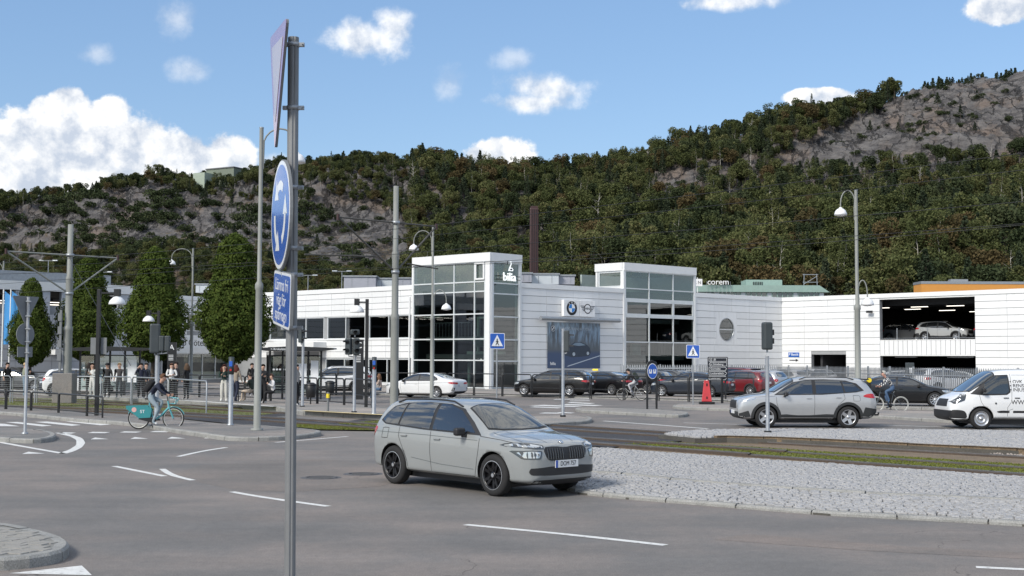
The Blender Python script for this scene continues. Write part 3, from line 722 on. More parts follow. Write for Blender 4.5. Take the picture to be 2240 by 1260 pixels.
# --- FB main right façade with round window
t2a, t2b = s_(FB, 1364), s_(FB, 1519); LB = FB.L
cw = FB.inv(1588.5, 721); rw = (FB.inv(1588.5, 696)[1] - FB.inv(1588.5, 747)[1]) / 2
hB = [(t2a, t2b, .1, ZT + 3), (cw[0] - rw, cw[0] + rw, cw[1] - rw, cw[1] + rw)]
wall(FB, bilia, 0, LB, 0, ZT - .05, hB)
ZB = frange(.12, ZT - .35, .545)
c_left = frange(0, t2a - .02, 2.9); c_right = frange(t2b + .12, LB, 2.35)
panels(FB, bilia, c_left, ZB, [])
zr0_, zr1_ = max(z for z in ZB if z < cw[1] - rw * 1.1), min(z for z in ZB if z > cw[1] + rw * 1.1); hr = (cw[0] - rw * 1.35, cw[0] + rw * 1.35, zr0_, zr1_)
panels(FB, bilia, c_right, ZB, [hr])
b = MB(); b.fbox(FB, -.02, t2a - .04, ZT - .35, ZT, -.3, .12); b.fbox(FB, t2b + .1, LB + .02, ZT - .35, ZT, -.3, .12); b.build('cornice', M_TRIM, bilia, world=True)
ring = []
def annulus(F, c, r0, sq, d0, d1, name, m, par, n=40):
    b = MB(); vs = []
    for j in range(n):
        t = 2 * pi * j / n; k = 1 / max(abs(cos(t)), abs(sin(t)))
        vs += [F.pt(c[0] + r0 * cos(t), c[1] + r0 * sin(t), d1), F.pt(c[0] + sq[0] * k * cos(t), c[1] + (sq[1] if sin(t) > 0 else sq[2]) * k * sin(t), d1), F.pt(c[0] + r0 * cos(t), c[1] + r0 * sin(t), d0)]
    fs = []
    for j in range(n):
        a, c2 = 3 * j, 3 * ((j + 1) % n); fs += [(a, a + 1, c2 + 1, c2), (a + 2, a, c2, c2 + 2)]
    return b.add(vs, fs).build(name, m, par, world=True)
annulus(FB, cw, rw, (rw * 1.35, zr1_ - cw[1] - .01, cw[1] - zr0_ - .01), -.25, .052, 'round_window_surround', M_PAN, bilia)
rwf = annulus(FB, cw, rw * .93, (rw * .72, rw * .72), -.1, .02, 'window', M_STEEL, bilia) if False else MB().lathe([(rw * .94, 0), (rw, 0), (rw, .12), (rw * .94, .12), (rw * .94, 0)], n=40).build('window', M_STEEL, bilia, world=False)
rwf.matrix_basis = Matrix.Translation(-rootloc(bilia)) @ FB.M(cw[0], cw[1], -.05)
pn = MB().add([(rw * .96 * cos(2 * pi * j / 40), rw * .96 * sin(2 * pi * j / 40), .04) for j in range(40)], [tuple(range(40))]).build('pane', M_GLASS, rwf)
b = MB(); b.b2(-rw * .94, rw * .94, -.03, .03, .05, .07); b.build('glazing_bar', M_MUL, rwf)
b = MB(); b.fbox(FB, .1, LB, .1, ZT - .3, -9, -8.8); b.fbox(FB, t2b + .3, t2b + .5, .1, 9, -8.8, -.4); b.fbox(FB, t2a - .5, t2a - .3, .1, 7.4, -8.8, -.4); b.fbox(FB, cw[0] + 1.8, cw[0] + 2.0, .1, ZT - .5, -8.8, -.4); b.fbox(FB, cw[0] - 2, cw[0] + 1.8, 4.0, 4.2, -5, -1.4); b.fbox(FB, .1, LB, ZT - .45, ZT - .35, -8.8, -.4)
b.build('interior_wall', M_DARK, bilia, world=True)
b = MB(); b.fbox(FB, t2a + .2, t2b - .2, 2.2, 2.6, -8, -1); b.fbox(FB, t2a + .2, t2b - .2, 5.2, 5.5, -8, -1.5); b.build('interior_floor_slab', M_FLOOR, bilia, world=True)
b = MB(); b.fbox(FB, t2a + 1.4, t2a + 1.6, 2.6, 5.2, -3, -2.8); b.fbox(FB, t2a + 3.8, t2a + 4.9, 2.6, 3.5, -3, -2.8); b.fbox(FB, t2a + .3, t2b - .3, 7.6, 7.7, -6, -4); b.build('interior_partition', M_INT, bilia, world=True)
b = MB(); b.sphere(FB.pt(t2a + 3.9, 1.75, -1.2), .09, 8, 6); b.sphere(FB.pt(t2a + .25, 4.0, -1), .14, 8, 6, sz=1.6); b.build('ceiling_lamp', M_LAMPW, bilia, world=True)
# tower 2
TZ2 = 9.86; FB2 = Facade(FB.pt(t2a, 0, .06), FB.pt(t2b, 0, .06)); LT = FB2.L
cor = FB2.pt(0, 0, 0); lp = G(1305, 578, TZ2); FS2 = Facade(Vector((lp.x, lp.y, 0)), cor)
b = MB(); b.fbox(FB2, -.08, LT + .1, TZ2 - .62, TZ2, -.3, .12); b.fbox(FS2, -.1, FS2.L - .1, TZ2 - .62, TZ2, -.3, .12); b.build('roof_fascia', M_TRIM, bilia, world=True)
zs = [z_(FB2, 1440, y) for y in (796, 749, 694, 657.5, 634.5)]
vv = [LT * .34, LT * .68]
window(FB2, bilia, .1, LT - .1, .12, zs[2], vs=vv, hs=[zs[0] if False else 1.55, zs[1]], w=.09)
window(FB2, bilia, .1, LT - .1, zs[2], zs[3], vs=vv, w=.22)
window(FB2, bilia, .1, LT - .1, zs[3] + .002, TZ2 - .62, vs=vv, hs=[zs[4]], glass=M_GLASSL, w=.08)
b = MB(); b.fbox(FB2, -.1, .1, .05, TZ2 - .62, -.3, .06).build('corner_column', M_TRIM, bilia, world=True); b = MB(); b.fbox(FB2, LT - .1, LT + .1, .05, TZ2 - .62, -.3, .06); b.build('corner_column', M_TRIM, bilia, world=True); b = MB(); b.fbox(FS2, -.05, .15, ZT, TZ2 - .62, -.3, .06); b.fbox(FS2, -.05, FS2.L - .15, ZT - .1, ZT + .12, -.3, .08); b.build('side_frame', M_TRIM, bilia, world=True)
window(FS2, bilia, .2, FS2.L - .12, ZT + .12, TZ2 - .62, glass=M_GLASSL, w=.14)
MB().add([FB2.pt(0, TZ2 - .1, -.3), FB2.pt(LT, TZ2 - .1, -.3), FB2.pt(LT, TZ2 - .1, -6), FS2.pt(0, TZ2 - .1, -.3)], [(0, 1, 2, 3)]).build('roof', M_ROOFG, bilia, world=True)
b = MB(); b.fbox(FB2, LT - .1, LT, ZT, TZ2 - .6, -5, -.3); b.fbox(FB2, .2, LT, ZT, TZ2 - .7, -5.2, -5); b.build('interior_wall', M_INT, bilia, world=True)
# --- FC parking side
g0, g1 = s_(FC, 1925), s_(FC, 2133.5); gz0, gz1 = z_(FC, 1926, 743.5), z_(FC, 1926, 655.5); lz1 = z_(FC, 1926, 778)
d0, d1, dz1 = s_(FC, 1774.5), s_(FC, 1850.5), z_(FC, 1800, 775.5)
hC = [(g0, g1, gz0, gz1), (g0, g1, .0, lz1), (d0, d1, 0, dz1)]
wall(FC, bilia, 0, FC.L, 0, ZT - .05, hC, th=.4)
ZC = frange(.3, ZT - .35, .565)
SC = [0, s_(FC, 1760), s_(FC, 1812), s_(FC, 1868), g0, g1, s_(FC, 2204)] + [s_(FC, 2204) + 3.1 * k for k in range(1, 4)]
panels(FC, bilia, SC, ZC, [hC[2], (g0, g1, -1, ZT)])
# reveal above opening and vertical panels
b = MB(); b.fbox(FC, -.1, FC.L, ZT - .35, ZT, -.4, .12); b.build('cornice', M_TRIM, bilia, world=True)
b = MB(); b.fbox(FC, g0, g1, gz1, ZT - .38, -.02, .05); b.build('lintel', M_TRIM, bilia, world=True)
vsn = frange(g0, g1, (g1 - g0) / 20)
for a, c in zip(vsn, vsn[1:]): piece('balustrade_panel', M_PAN, bilia, FC.box(a + .02, c - .02, lz1 + .08, gz0 - .06, -.02, .05))
b = MB(); b.fbox(FC, g0, g1, gz0 - .06, gz0, -.3, .07); b.fbox(FC, g0, g1, lz1 - .02, lz1 + .07, -.3, .07); b.build('opening_sill', M_TRIM, bilia, world=True)
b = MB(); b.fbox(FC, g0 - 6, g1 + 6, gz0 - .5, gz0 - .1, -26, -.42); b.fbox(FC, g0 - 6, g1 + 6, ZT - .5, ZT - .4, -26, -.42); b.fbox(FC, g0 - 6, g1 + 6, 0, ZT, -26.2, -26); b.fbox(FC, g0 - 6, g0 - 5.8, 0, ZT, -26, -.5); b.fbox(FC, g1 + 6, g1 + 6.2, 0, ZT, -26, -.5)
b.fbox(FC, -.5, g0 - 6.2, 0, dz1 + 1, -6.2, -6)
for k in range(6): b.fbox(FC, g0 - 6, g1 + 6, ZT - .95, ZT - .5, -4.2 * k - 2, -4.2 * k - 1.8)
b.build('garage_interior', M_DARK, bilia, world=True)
b = MB(); rr = random.Random(3)
for k in range(5):
    for j in range(4):
        if rr.random() < .85:
            s = g0 - 2.5 + j * 3.5 + k * .9 + rr.uniform(-.3, .3); b.fbox(FC, s, s + 1.5, ZT - 1.05, ZT - 1.0, -4.2 * k - 3.4, -4.2 * k - 3.3)
b.build('ceiling_light_strip', M_LAMPW, bilia, world=True)
b = MB()
for s, dd in ((g0 + .8, 1.2), (g0 + 5.8, 1.0), (g0 + 4.5, 3)): b.fbox(FC, s, s + 1.9, lz1 - .16, lz1 - .06, -dd, -dd + .25)
b.build('pipe_duct', M_STEEL, bilia, world=True)
b = MB(); zr_ = gz0
for i in range(7): s = g0 + .1 + (g1 - g0 - .2) * i / 6; b.fbox(FC, s - .03, s + .03, zr_, zr_ + .95, -.2, -.15) if i in (1, 3, 5) else None
b.tube([FC.pt(g0, zr_ + .12, -.18), FC.pt(g1, zr_ + .12, -.18)], .02); b.build('guard_rail', M_STEEL, bilia, world=True)
# small wall fixtures
fl = MB(); c = FC.inv(1907, 682); fl.fbox(FC, c[0] - .25, c[0] + .25, c[1] - .1, c[1] + .08, .3, .5); fl.fbox(FC, c[0] - .05, c[0] + .05, c[1] - .05, c[1] + .05, .04, .3); fl.build('flood_light', M_BLACK, bilia, world=True)
c = FC.inv(1737.5, 776); w_ = .55
pb = MB().fbox(FC, c[0] - w_, c[0] + w_, c[1] - .2, c[1] + .2, .06, .09).build('wall_sign', mat('sign_blue', (.01, .10, .42), .35), bilia, world=True)
M_TXW = mat('lettering_white', (.85, .86, .86), .5); M_TXB = mat('lettering_black', (.015, .015, .018), .6)
text('lettering', 'P Besök', .3, M_TXW, pb, FC.M(c[0], c[1] + .02, .10))
c = FC.inv(1737.5, 788); b = MB().fbox(FC, c[0] - .45, c[0] + .2, c[1] - .04, c[1] + .04, .055, .075); b.add([FC.pt(c[0] + .2, c[1] - .13, .075), FC.pt(c[0] + .48, c[1], .075), FC.pt(c[0] + .2, c[1] + .13, .075)], [(0, 1, 2)]); b.build('arrow_mark', M_TXB, bilia, world=True)
# roofs
MB().add([FA.pt(0, ZT - .2, -.3), FA.pt(FA.L, ZT - .2, -.3), FB.pt(0, ZT - .2, -.3), FB.pt(LB, ZT - .2, -.4), FC.pt(FC.L, ZT - .2, -.4), FC.pt(FC.L, ZT - .2, -30), Vector((40, 150, ZT - .2)), Vector((-20, 130, ZT - .2)), FA.pt(0, ZT - .2, -25)], [tuple(range(9))]).build('roof', M_ROOFG, bilia, world=True)
# logo sign box, tube lamp, banner
def sgn(F, px0, px1, py0, py1, pym=None):
    xm = (px0 + px1) / 2; return (s_(F, px0, py0), s_(F, px1, py0), z_(F, xm, py1), z_(F, xm, py0))
M_SIGNW = mat('sign_white', (.82, .82, .82), .35)
a0, a1, az0, az1 = sgn(FB, 1226, 1294, 657.5, 693)
am = (a0 + a1) / 2 + .02
for i, (p0, p1) in enumerate(((a0, am - .02), (am + .02, a1))):
    lab = ('square white sign box with the round blue, white and black roundel above the banner', 'square white sign box with the winged round MINI emblem above the banner')[i]
    o = MB().fbox(FB, p0, p1, az0, az1, .1, .38).build('logo_sign', M_SIGNW, None, bevel=.02, label=lab, cat='sign')
    c = FB.M((p0 + p1) / 2, (az0 + az1) / 2, .385); r = (p1 - p0) * .33
    def disc(name, r0, m, z, par, a0=0, a1=2 * pi, n=32, sx=1.0):
        vs = [(0, 0, 0)] + [(r0 * sx * cos(a0 + (a1 - a0) * k / n), r0 * sin(a0 + (a1 - a0) * k / n), 0) for k in range(n + 1)]
        q = MB().add(vs, [(0, k + 1, k + 2) for k in range(n)]).build(name, m, par, fixn=False); q.matrix_basis = c @ Matrix.Translation((0, 0, z)); return q
    if i == 0:
        disc('emblem_ring', r, M_TXB, .004, o); disc('emblem_disc', r * .62, M_TXW, .008, o)
        mb_ = mat('emblem_blue', (.02, .22, .62), .4); disc('emblem_quarter', r * .58, mb_, .012, o, pi / 2, pi, 10); disc('emblem_quarter', r * .58, mb_, .012, o, -pi / 2, 0, 10)
        for ch, an in (('B', 40), ('M', 0), ('W', -40)):
            text('emblem_letter', ch, r * .34, M_TXW, o, c @ Matrix.Rotation(radians(an), 4, 'Z') @ Matrix.Translation((0, r * .8, .012)))
    else:
        disc('emblem_ring', r * .72, M_TXB, .004, o); disc('emblem_disc', r * .58, M_SIGNW, .008, o)
        text('emblem_letter', 'MINI', r * .5, M_TXB, o, c @ Matrix.Translation((0, 0, .012)))
        wg = MB()
        for k in range(4):
            for sg in (-1, 1):
                y = r * (.34 - .22 * k); wg.b2(sg * r * (.62 + .02 * k), sg * r * (1.42 - .16 * k), y, y + r * .09, .0, .008)
        q = wg.build('emblem_wing', M_TXB, o); q.matrix_basis = c
s0, s1 = s_(FB, 1172), s_(FB, 1344); tz = z_(FB, 1260, 699)
b = MB(); b.cyl(FB.pt(s0, tz, .55), FB.pt(s1, tz, .55), .16, n=16)
o = b.build('tube_light', M_STEEL, None, label='long grey tube light fixed to the white wall above the banner', cat='wall light')
b = MB()
for s in (s0 + .6, (s0 + s1) / 2 - 1, (s0 + s1) / 2 + 1, s1 - .6): b.fbox(FB, s - .04, s + .04, tz - .04, tz + .04, .06, .4)
b.build('bracket', M_STEEL, o);
n0, n1, nz0, nz1 = sgn(FB, 1195.5, 1310, 706, 805.5)
mm = bpy.data.materials.new('banner_print'); mm.use_nodes = True; w = NT(mm.node_tree); tc = w.n('ShaderNodeTexCoord'); g = tc.outputs['Generated']
sp = w.n('ShaderNodeSeparateXYZ', i={0: g}); zc = sp.outputs[2]
street = w.ramp(w.noise(w.v('MULTIPLY', g, (14, 14, 3)).outputs[0], 1, 4, .6), .35, .7)
c1 = w.mix(w.ramp(zc, .30, .42), (.055, .085, .16), (.10, .115, .13)); c2 = w.mix(w.m('MULTIPLY', street, w.ramp(zc, .35, .8)), c1, (.30, .42, .55))
line = w.m('MULTIPLY', w.ramp(w.m('ABSOLUTE', w.m('SUBTRACT', zc, w.m('MULTIPLY_ADD', sp.outputs[0], .38, -.10))), .012, .006), w.ramp(sp.outputs[0], .35, .4))
c3 = w.mix(line, c2, (.5, .56, .62))
bs = w.n('ShaderNodeBsdfPrincipled', i={'Base Color': c3, 'Roughness': .5}); w.n('ShaderNodeOutputMaterial', i={0: bs.outputs[0]})
ban = MB().fbox(FB, n0, n1, nz0, nz1, .10, .13).build('banner', mm, None, label='large dark blue printed banner showing a car, hung on the white wall', cat='banner')
bw, bh = n1 - n0, nz1 - nz0
text('lettering', 'bilia', bh * .10, M_TXW, ban, FB.M(n0 + bw * .10, nz0 + bh * .10, .135)); text('lettering', 'NÄRA DIG. SKAPAD ATT KÖRA', bh * .085, mat('lettering_grey', (.4, .46, .52), .5), ban, FB.M(n0 + bw * .52, nz0 + bh * .86, .135), squash=.78)
c = FB.M(n0 + bw * .10, nz0 + bh * .86, .135)
def rdisc(c, name, r0, m, z, par, a0=0, a1=2 * pi, n=24):
    vs = [(0, 0, 0)] + [(r0 * cos(a0 + (a1 - a0) * k / n), r0 * sin(a0 + (a1 - a0) * k / n), 0) for k in range(n + 1)]
    q = MB().add(vs, [(0, k + 1, k + 2) for k in range(n)]).build(name, m, par, fixn=False); q.matrix_basis = c @ Matrix.Translation((0, 0, z)); return q
rdisc(c, 'emblem_ring', bh * .06, M_TXW, 0, ban); rdisc(c, 'emblem_disc', bh * .052, mat('print_dark', (.03, .04, .06), .5), .003, ban); rdisc(c, 'emblem_quarter', bh * .035, M_TXW, .006, ban, 0, pi / 2, 8); rdisc(c, 'emblem_quarter', bh * .035, M_TXW, .006, ban, pi, 1.5 * pi, 8)
def poly_on(F, pts, s, z, kx, kz, d, name, m, par):
    vs = [F.pt(s + p[0] * kx, z + p[1] * kz, d) for p in pts]; return MB().add(vs, [tuple(range(len(vs)))]).build(name, m, par, world=True, fixn=False)
carp = [(.26, .30), (.27, .42), (.42, .50), (.50, .57), (.62, .58), (.74, .52), (.80, .45), (.82, .34), (.78, .27), (.60, .25), (.45, .24)]
poly_on(FB, carp, n0, nz0, bw, bh, .134, 'printed_car', mat('print_car', (.035, .05, .075), .5), ban)
poly_on(FB, [(.46, .51), (.52, .56), (.61, .565), (.72, .51), (.58, .49)], n0, nz0, bw, bh, .136, 'printed_car', mat('print_glass', (.2, .27, .34), .5), ban)
for q in ((.49, .31, .055), (.76, .33, .05)):
    rdisc(FB.M(n0 + bw * q[0], nz0 + bh * q[1], .137), 'printed_wheel', bh * q[2] * 1.2, MC['print_dark'], 0, ban); rdisc(FB.M(n0 + bw * q[0], nz0 + bh * q[1], .137), 'printed_wheel', bh * q[2] * .8, MC['lettering_grey'], .002, ban, n=8)
M_TXGLOW = mat('lit_lettering', (.85, .87, .86), .5, emit=.45)  # white lettering with a glow added so it stays bright in shade
# bilia sign on tower
s0, s1 = s_(FT2, 1083), s_(FT2, 1132); zc_ = z_(FT2, 1106, 608)
o = MB()
for dz in (.12, -.12): o.fbox(FT2, s0 - .1, s1 + .05, zc_ + dz - .02, zc_ + dz + .02, .18, .22)
o = o.build('company_sign', M_TXB, None, label='white bilia lettering and bird emblem on the glass corner tower', cat='sign')  # the glow of the lettering is added to keep it bright in shade
text('lettering', 'bilia', .86, M_TXGLOW, o, FT2.M((s0 + s1) / 2 + .05, zc_ + .04, .25), ext=.04, squash=1.0)
bird = [(0, 0), (.55, 0), (.62, .12), (.5, .28), (.28, .3), (.42, .62), (.36, .86), (.26, .84), (.3, .6), (.12, .3)]
poly_on(FT2, bird, (s0 + s1) / 2 - .1, zc_ + .5, .9, .85, .25, 'emblem', M_TXGLOW, o)
poly_on(FT2, [(.2, .08), (.46, .08), (.5, .16), (.4, .22), (.26, .2)], (s0 + s1) / 2 - .1, zc_ + .5, .9, .85, .256, 'emblem', M_TXB, o)
poly_on(FT2, [(-.02, .5), (.02, .85), (.14, .9), (.1, .55)], (s0 + s1) / 2 - .2, zc_ + .5, .9, .85, .25, 'emblem', M_TXB, o)
# rooftop plant boxes
def rbox(name, lab, px0, px1, py0, py1, D, dep, m, cat='rooftop unit', group=None):
    P, Q = AT(px0, py1, D), AT(px1, py0, D); t = thing(name, lab, cat, ((P.x + Q.x) / 2, D, P.z), 0, group)
    w_, h_ = Q.x - P.x, Q.z - P.z
    MB().b2(-w_ / 2, w_ / 2, 0, dep, 0, h_).build('casing', m, t); MB().b2(-w_ / 2 - .1, w_ / 2 + .1, -.1, dep + .1, h_ + .003, h_ + .12).build('lid', M_STEEL, t)
    b = MB(); k = max(2, int(w_ / 1.4))
    for i in range(k): b.b2(-w_ / 2 + w_ * (i + .5) / k - .02, -w_ / 2 + w_ * (i + .5) / k + .02, -.02, 0, .1, h_ - .1)
    b.build('seam', M_STEEL, t); return t
M_ZINC = mat('zinc_sheet', (.40, .41, .46), .5, .4, var=.1, scale=1); M_ALU = mat('pale_sheet_metal', (.6, .64, .67), .4, .3, var=.08, scale=1)
rbox('rooftop_unit', 'grey sheet metal plant room on the roof of the left wing, biggest one', 752, 822, 606, 637, 104, 4, M_ZINC)
rbox('rooftop_unit', 'white slatted ventilation unit on the roof between two grey ones', 822, 872, 611, 632, 105, 4, M_ALU)
rbox('rooftop_unit', 'small grey box on the roof just left of the glass tower', 872, 906, 610, 630, 103, 3, M_ZINC)
rbox('rooftop_unit', 'grey box on the roof just right of the tall glass tower', 1139, 1163, 599, 617, 100, 3, M_ZINC)
rbox('rooftop_unit', 'white ventilation unit on the roof above the round logo sign', 1163, 1222, 601, 622, 101, 3, M_ALU)
rbox('rooftop_unit', 'purple grey ventilation unit on the roof beside the second glass tower', 1222, 1257, 604, 622, 101.5, 3, M_ZINC)
# ---- chimney
c = AT(1168, 600, 190); t = thing('chimney', 'tall dark brown steel chimney standing behind the white building', 'chimney', (c.x, 190, 0))
M_BR = mat('brown_steel', (.045, .018, .018), .5, var=.15); zt = AT(1168, 455, 190).z
b = MB(); b.b2(-.66, .66, -.6, .6, 0, zt); b.build('shaft', M_BR, t, bevel=.15); MB().b2(-.55, .55, -.5, .5, zt + .002, zt + .25).build('cap', M_BR, t)
b = MB()
for x in (-.33, 0, .33): b.b2(x - .03, x + .03, -.68, -.62, .2, zt - .3)
b.build('rib', M_BLACK, t)
# ---- green roofed hall
M_GRN = mat('pale_green_metal', (.27, .38, .34), .5, var=.08); M_GRD = glassm('hall_glass', (.35, .45, .42), 1.3, body=(.2, .26, .25), bodyf=.4)
D = 175; P = AT(1500, 650, D); Q = AT(1810, 650, D); zt = AT(1600, 624, D).z; ze = AT(1600, 642, D).z
t = thing('glass_roofed_hall', 'low hall with pale green metal roof behind the white wall', 'building', (P.x, D, 0)); wd = Q.x - P.x
MB().b2(0, wd, 0, 12, 0, ze - 1.0).build('wall', M_WALL, t)
b = MB().prism([(-.6, ze + .2), (wd + .2, ze + .2), (wd - 1.2, zt), (-.6, zt)], -.5, 12, M=Matrix(((1, 0, 0, 0), (0, 0, 1, 0), (0, 1, 0, 0), (0, 0, 0, 1)))); b.build('roof', M_GRN, t)
for i in range(26):
    x = .3 + i * (wd - .8) / 26; o = MB().b2(x, x + .12, -.1, 0, ze - 1.0, ze + .2).build('window', M_GRN, t); MB().b2(x + .12, x + (wd - .8) / 26, -.03, 0, ze - .95, ze + .15).build('pane', M_GRD if i % 5 else M_ALU, o)
x0_ = AT(1632, 620, D + 6).x - P.x; x1_ = AT(1711, 620, D + 6).x - P.x; zz1 = AT(1670, 612, D + 6).z
MB().b2(x0_, x1_, 6, 10, zt, zz1).build('roof_box', M_GRN, t); b = MB()
for i in range(6): b.b2(x0_ + 1 + i * .25, x0_ + 1.1 + i * .25, 5.9, 6, zt + .3, zz1 - .3)
b.build('louvre', M_BLACK, t)
o = MB(); c = AT(1571, 617, D - 1)
for i in range(7): o.b2(c.x - 1.6 + i * .55, c.x - 1.56 + i * .55, D - .9, D - .86, ze, c.z + .1)
o = o.build('roof_sign', M_STEEL, None, label='white corem lettering on thin stands above the green roof', cat='sign')
text('lettering', 'corem', 1.15, M_TXW, o, Matrix.Translation((c.x, D - 1, c.z)) @ Matrix.Rotation(pi / 2, 4, 'X'), ext=.05)
c = AT(1526, 618, 120); o = MB().b2(c.x - .45, c.x + .45, 120, 120.08, c.z - .35, c.z + .35).b2(c.x - .03, c.x + .03, 120.1, 120.15, ZT - .2, c.z + .5).build('roof_sign', M_SIGNW, None, label='small white square sign on a mast beside the second glass tower', cat='sign')
text('lettering', 'R N', .4, M_TXB, o, Matrix.Translation((c.x, 119.98, c.z)) @ Matrix.Rotation(pi / 2, 4, 'X'))
b = MB(); c = AT(1773, 622, 180)
for dx in (-1, 1): b.tube([(c.x + dx, 180, ze), (c.x + dx * .9, 180, c.z + 1.5)], .05)
for z in (.3, 1.4): b.tube([(c.x - 1.1, 180, c.z + z), (c.x + 1.1, 180, c.z + z)], .05)
b.tube([(c.x - 1, 180, c.z), (c.x + 1, 180, c.z + 1.2)], .04); b.build('roof_scaffold', M_STEEL, None, label='small grey open scaffold frame on the roof behind the green hall', cat='scaffold')
# ---- orange band building
D = 165; P = AT(2016, 640, D); t = thing('orange_banded_building', 'flat building with a bright orange band under its grey roof edge', 'building', (P.x, D, 0)); z1 = AT(2016, 621, D).z; z0 = AT(2016, 640, D).z
MB().b2(0, 60, 0, 3, 0, z0 - .5).build('wall', M_WALL, t); MB().b2(-.05, 60, -.1, 3.1, z0 - .5, z1).build('orange_band', mat('orange_panel', (.62, .28, .06), .5, var=.05), t)
MB().b2(-.1, 60, -.15, 3.2, z1 + .002, z1 + .35).build('roof', M_STEEL, t); MB().b2(4.2, 6.5, 1, 2, z1 + .35, z1 + .7).b2(18, 19, 1, 2, z1 + .35, z1 + .8).build('roof_vent', M_STEEL, t)
# ---- left parking house & shop
Pa = G(-330, 597, 7.3); Pb = G(0, 613, 7.3); Pc = G(300, 626.5, 7.3)
FL = Facade(Pa, Pc); t = thing('parking_house', 'grey panelled parking house with a white band, dark openings and cars on its roof', 'building', (Pc.x, Pc.y, 0))
z0, z1 = z_(FL, 100, 637), 7.3; zo = z_(FL, 100, 668); LL = FL.L
M_GPAN = mat('grey_wall_panel', (.50, .52, .56), .6, var=.06, rnd=.05)
hl = [(s_(FL, 108), s_(FL, 133), zo, z0), (s_(FL, -60), s_(FL, 32), zo, z0), (s_(FL, 205), s_(FL, 262), zo, z0)]
wall(FL, t, 0, LL, 0, z1 - .1, hl); b = MB().fbox(FL, 0, LL + .1, z0 + .01, z1, -.3, .15); b.build('parapet_band', M_TRIM, t, world=True)
panels(FL, t, frange(LL * .35, LL, 1.25), frange(.4, z0, .8), hl, m=M_GPAN, name='wall_panel')
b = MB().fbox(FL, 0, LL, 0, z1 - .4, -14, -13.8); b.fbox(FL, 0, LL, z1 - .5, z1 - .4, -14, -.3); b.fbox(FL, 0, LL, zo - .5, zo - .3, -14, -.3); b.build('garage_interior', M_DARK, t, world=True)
MB().fbox(FL, 0, LL + .2, z1 - .3, z1 - .1, -40, -.4).build('roof_deck', M_ROOFG, t, world=True)
b = MB()
for i in range(8): s = LL * (.45 + .07 * i); b.fbox(FL, s, s + 1.1, z0 - .5, z0 - .45, -6, -5.9); b.fbox(FL, s + .5, s + 1.4, z0 - .5, z0 - .45, -10, -9.9)
b.build('ceiling_light_strip', M_LAMPW, t, world=True)
b = MB().fbox(FL, 0, LL, z1 - .1, z1 + .95, -4.1, -4.05); b.build('roof_barrier', M_STEEL, t, world=True)
c0, c1 = s_(FL, 110), s_(FL, 137); MB().fbox(FL, c0, c1, 2.4, 2.75, 0.06, .9).build('awning', M_TRIM, t, world=True)
# shop (white) between
Sb = G(262, 640, 7.4); FSh = Facade(Sb, FA.pt(8.6, 0, .4)); t = thing('white_shop_building', 'white boarded shop building with dark lettering behind the clipped trees', 'building', (Sb.x, Sb.y, 0))
LS = FSh.L; sz = 7.3
sh = [(s_(FSh, 355), s_(FSh, 500), .4, 2.6), (s_(FSh, 408), s_(FSh, 440), 4.5, 6.0)]
wall(FSh, t, 0, LS, 0, sz, sh);
panels(FSh, t, frange(0, LS, 4.2), frange(2.7, sz - .2, .5), sh)
b = MB().fbox(FSh, -.1, LS, sz - .2, sz + .15, -.3, .14); b.fbox(FSh, s_(FSh, 350), s_(FSh, 505), 2.6, 3.05, .06, .5); b.build('cornice', M_TRIM, t, world=True)
window(FSh, t, *sh[0], vs=[sh[0][0] + (sh[0][1] - sh[0][0]) * k for k in (.18, .4, .6, .8)]); window(FSh, t, *sh[1], vs=[(sh[1][0] + sh[1][1]) / 2])
b = MB().fbox(FSh, 0, LS, 0, sz, -5, -4.9); b.build('interior_wall', M_DARK, t, world=True); MB().fbox(FSh, 0, LS, sz - .2, sz - .05, -20, -.3).build('roof', M_ROOFG, t, world=True)
c = FSh.inv(418, 750); o = MB().fbox(FSh, c[0] - 2.6, c[0] + 2.9, c[1] - .42, c[1] + .42, .06, .09).build('shop_sign', M_TRIM, None, label='white board lettered Group Göteborg over the shop window', cat='sign')
text('lettering', 'roup Göteborg', .8, M_TXB, o, FSh.M(c[0] + .3, c[1], .1))
for k, (px, py) in enumerate(((352, 636),)):
    rbox('rooftop_unit', 'small white unit on the shop roof between the clipped trees', 428, 462, 623, 640, 118, 2, M_ALU)
# flags and flagpoles left
M_FLAG = mat('flag_blue', (.06, .28, .62), .8, var=.15, scale=2)
for i, (px, lab) in enumerate(((17, 'blue flag hanging on a white pole, the one nearer the clipped tree'), (1, 'blue flag on a white pole at the very edge of the picture'))):
    c = AT(px, 900, 80); t = thing('flag', lab, 'flag', (c.x, 80, 0)); zt = AT(px, 633, 80).z
    MB().cyl((0, 0, 0), (0, 0, zt), .06, .045).build('flagpole', M_TRIM, t)
    b = MB(); vs = []; nx, nz = 8, 14
    for a in range(nz + 1):
        for k in range(nx + 1): u = k / nx; v = a / nz; vs.append((.07 + u * (.35 + .65 * (1 - v) ** .0 * (.6 + .4 * sin(v * 5))), .12 * sin(u * 7 + v * 3) * u, zt - .1 - v * 3.4 - u * .6 * (1 - v)))
    b.add(vs, [(a * (nx + 1) + k, a * (nx + 1) + k + 1, (a + 1) * (nx + 1) + k + 1, (a + 1) * (nx + 1) + k) for a in range(nz) for k in range(nx)], 0, True); b.build('cloth', M_FLAG, t, fixn=False)
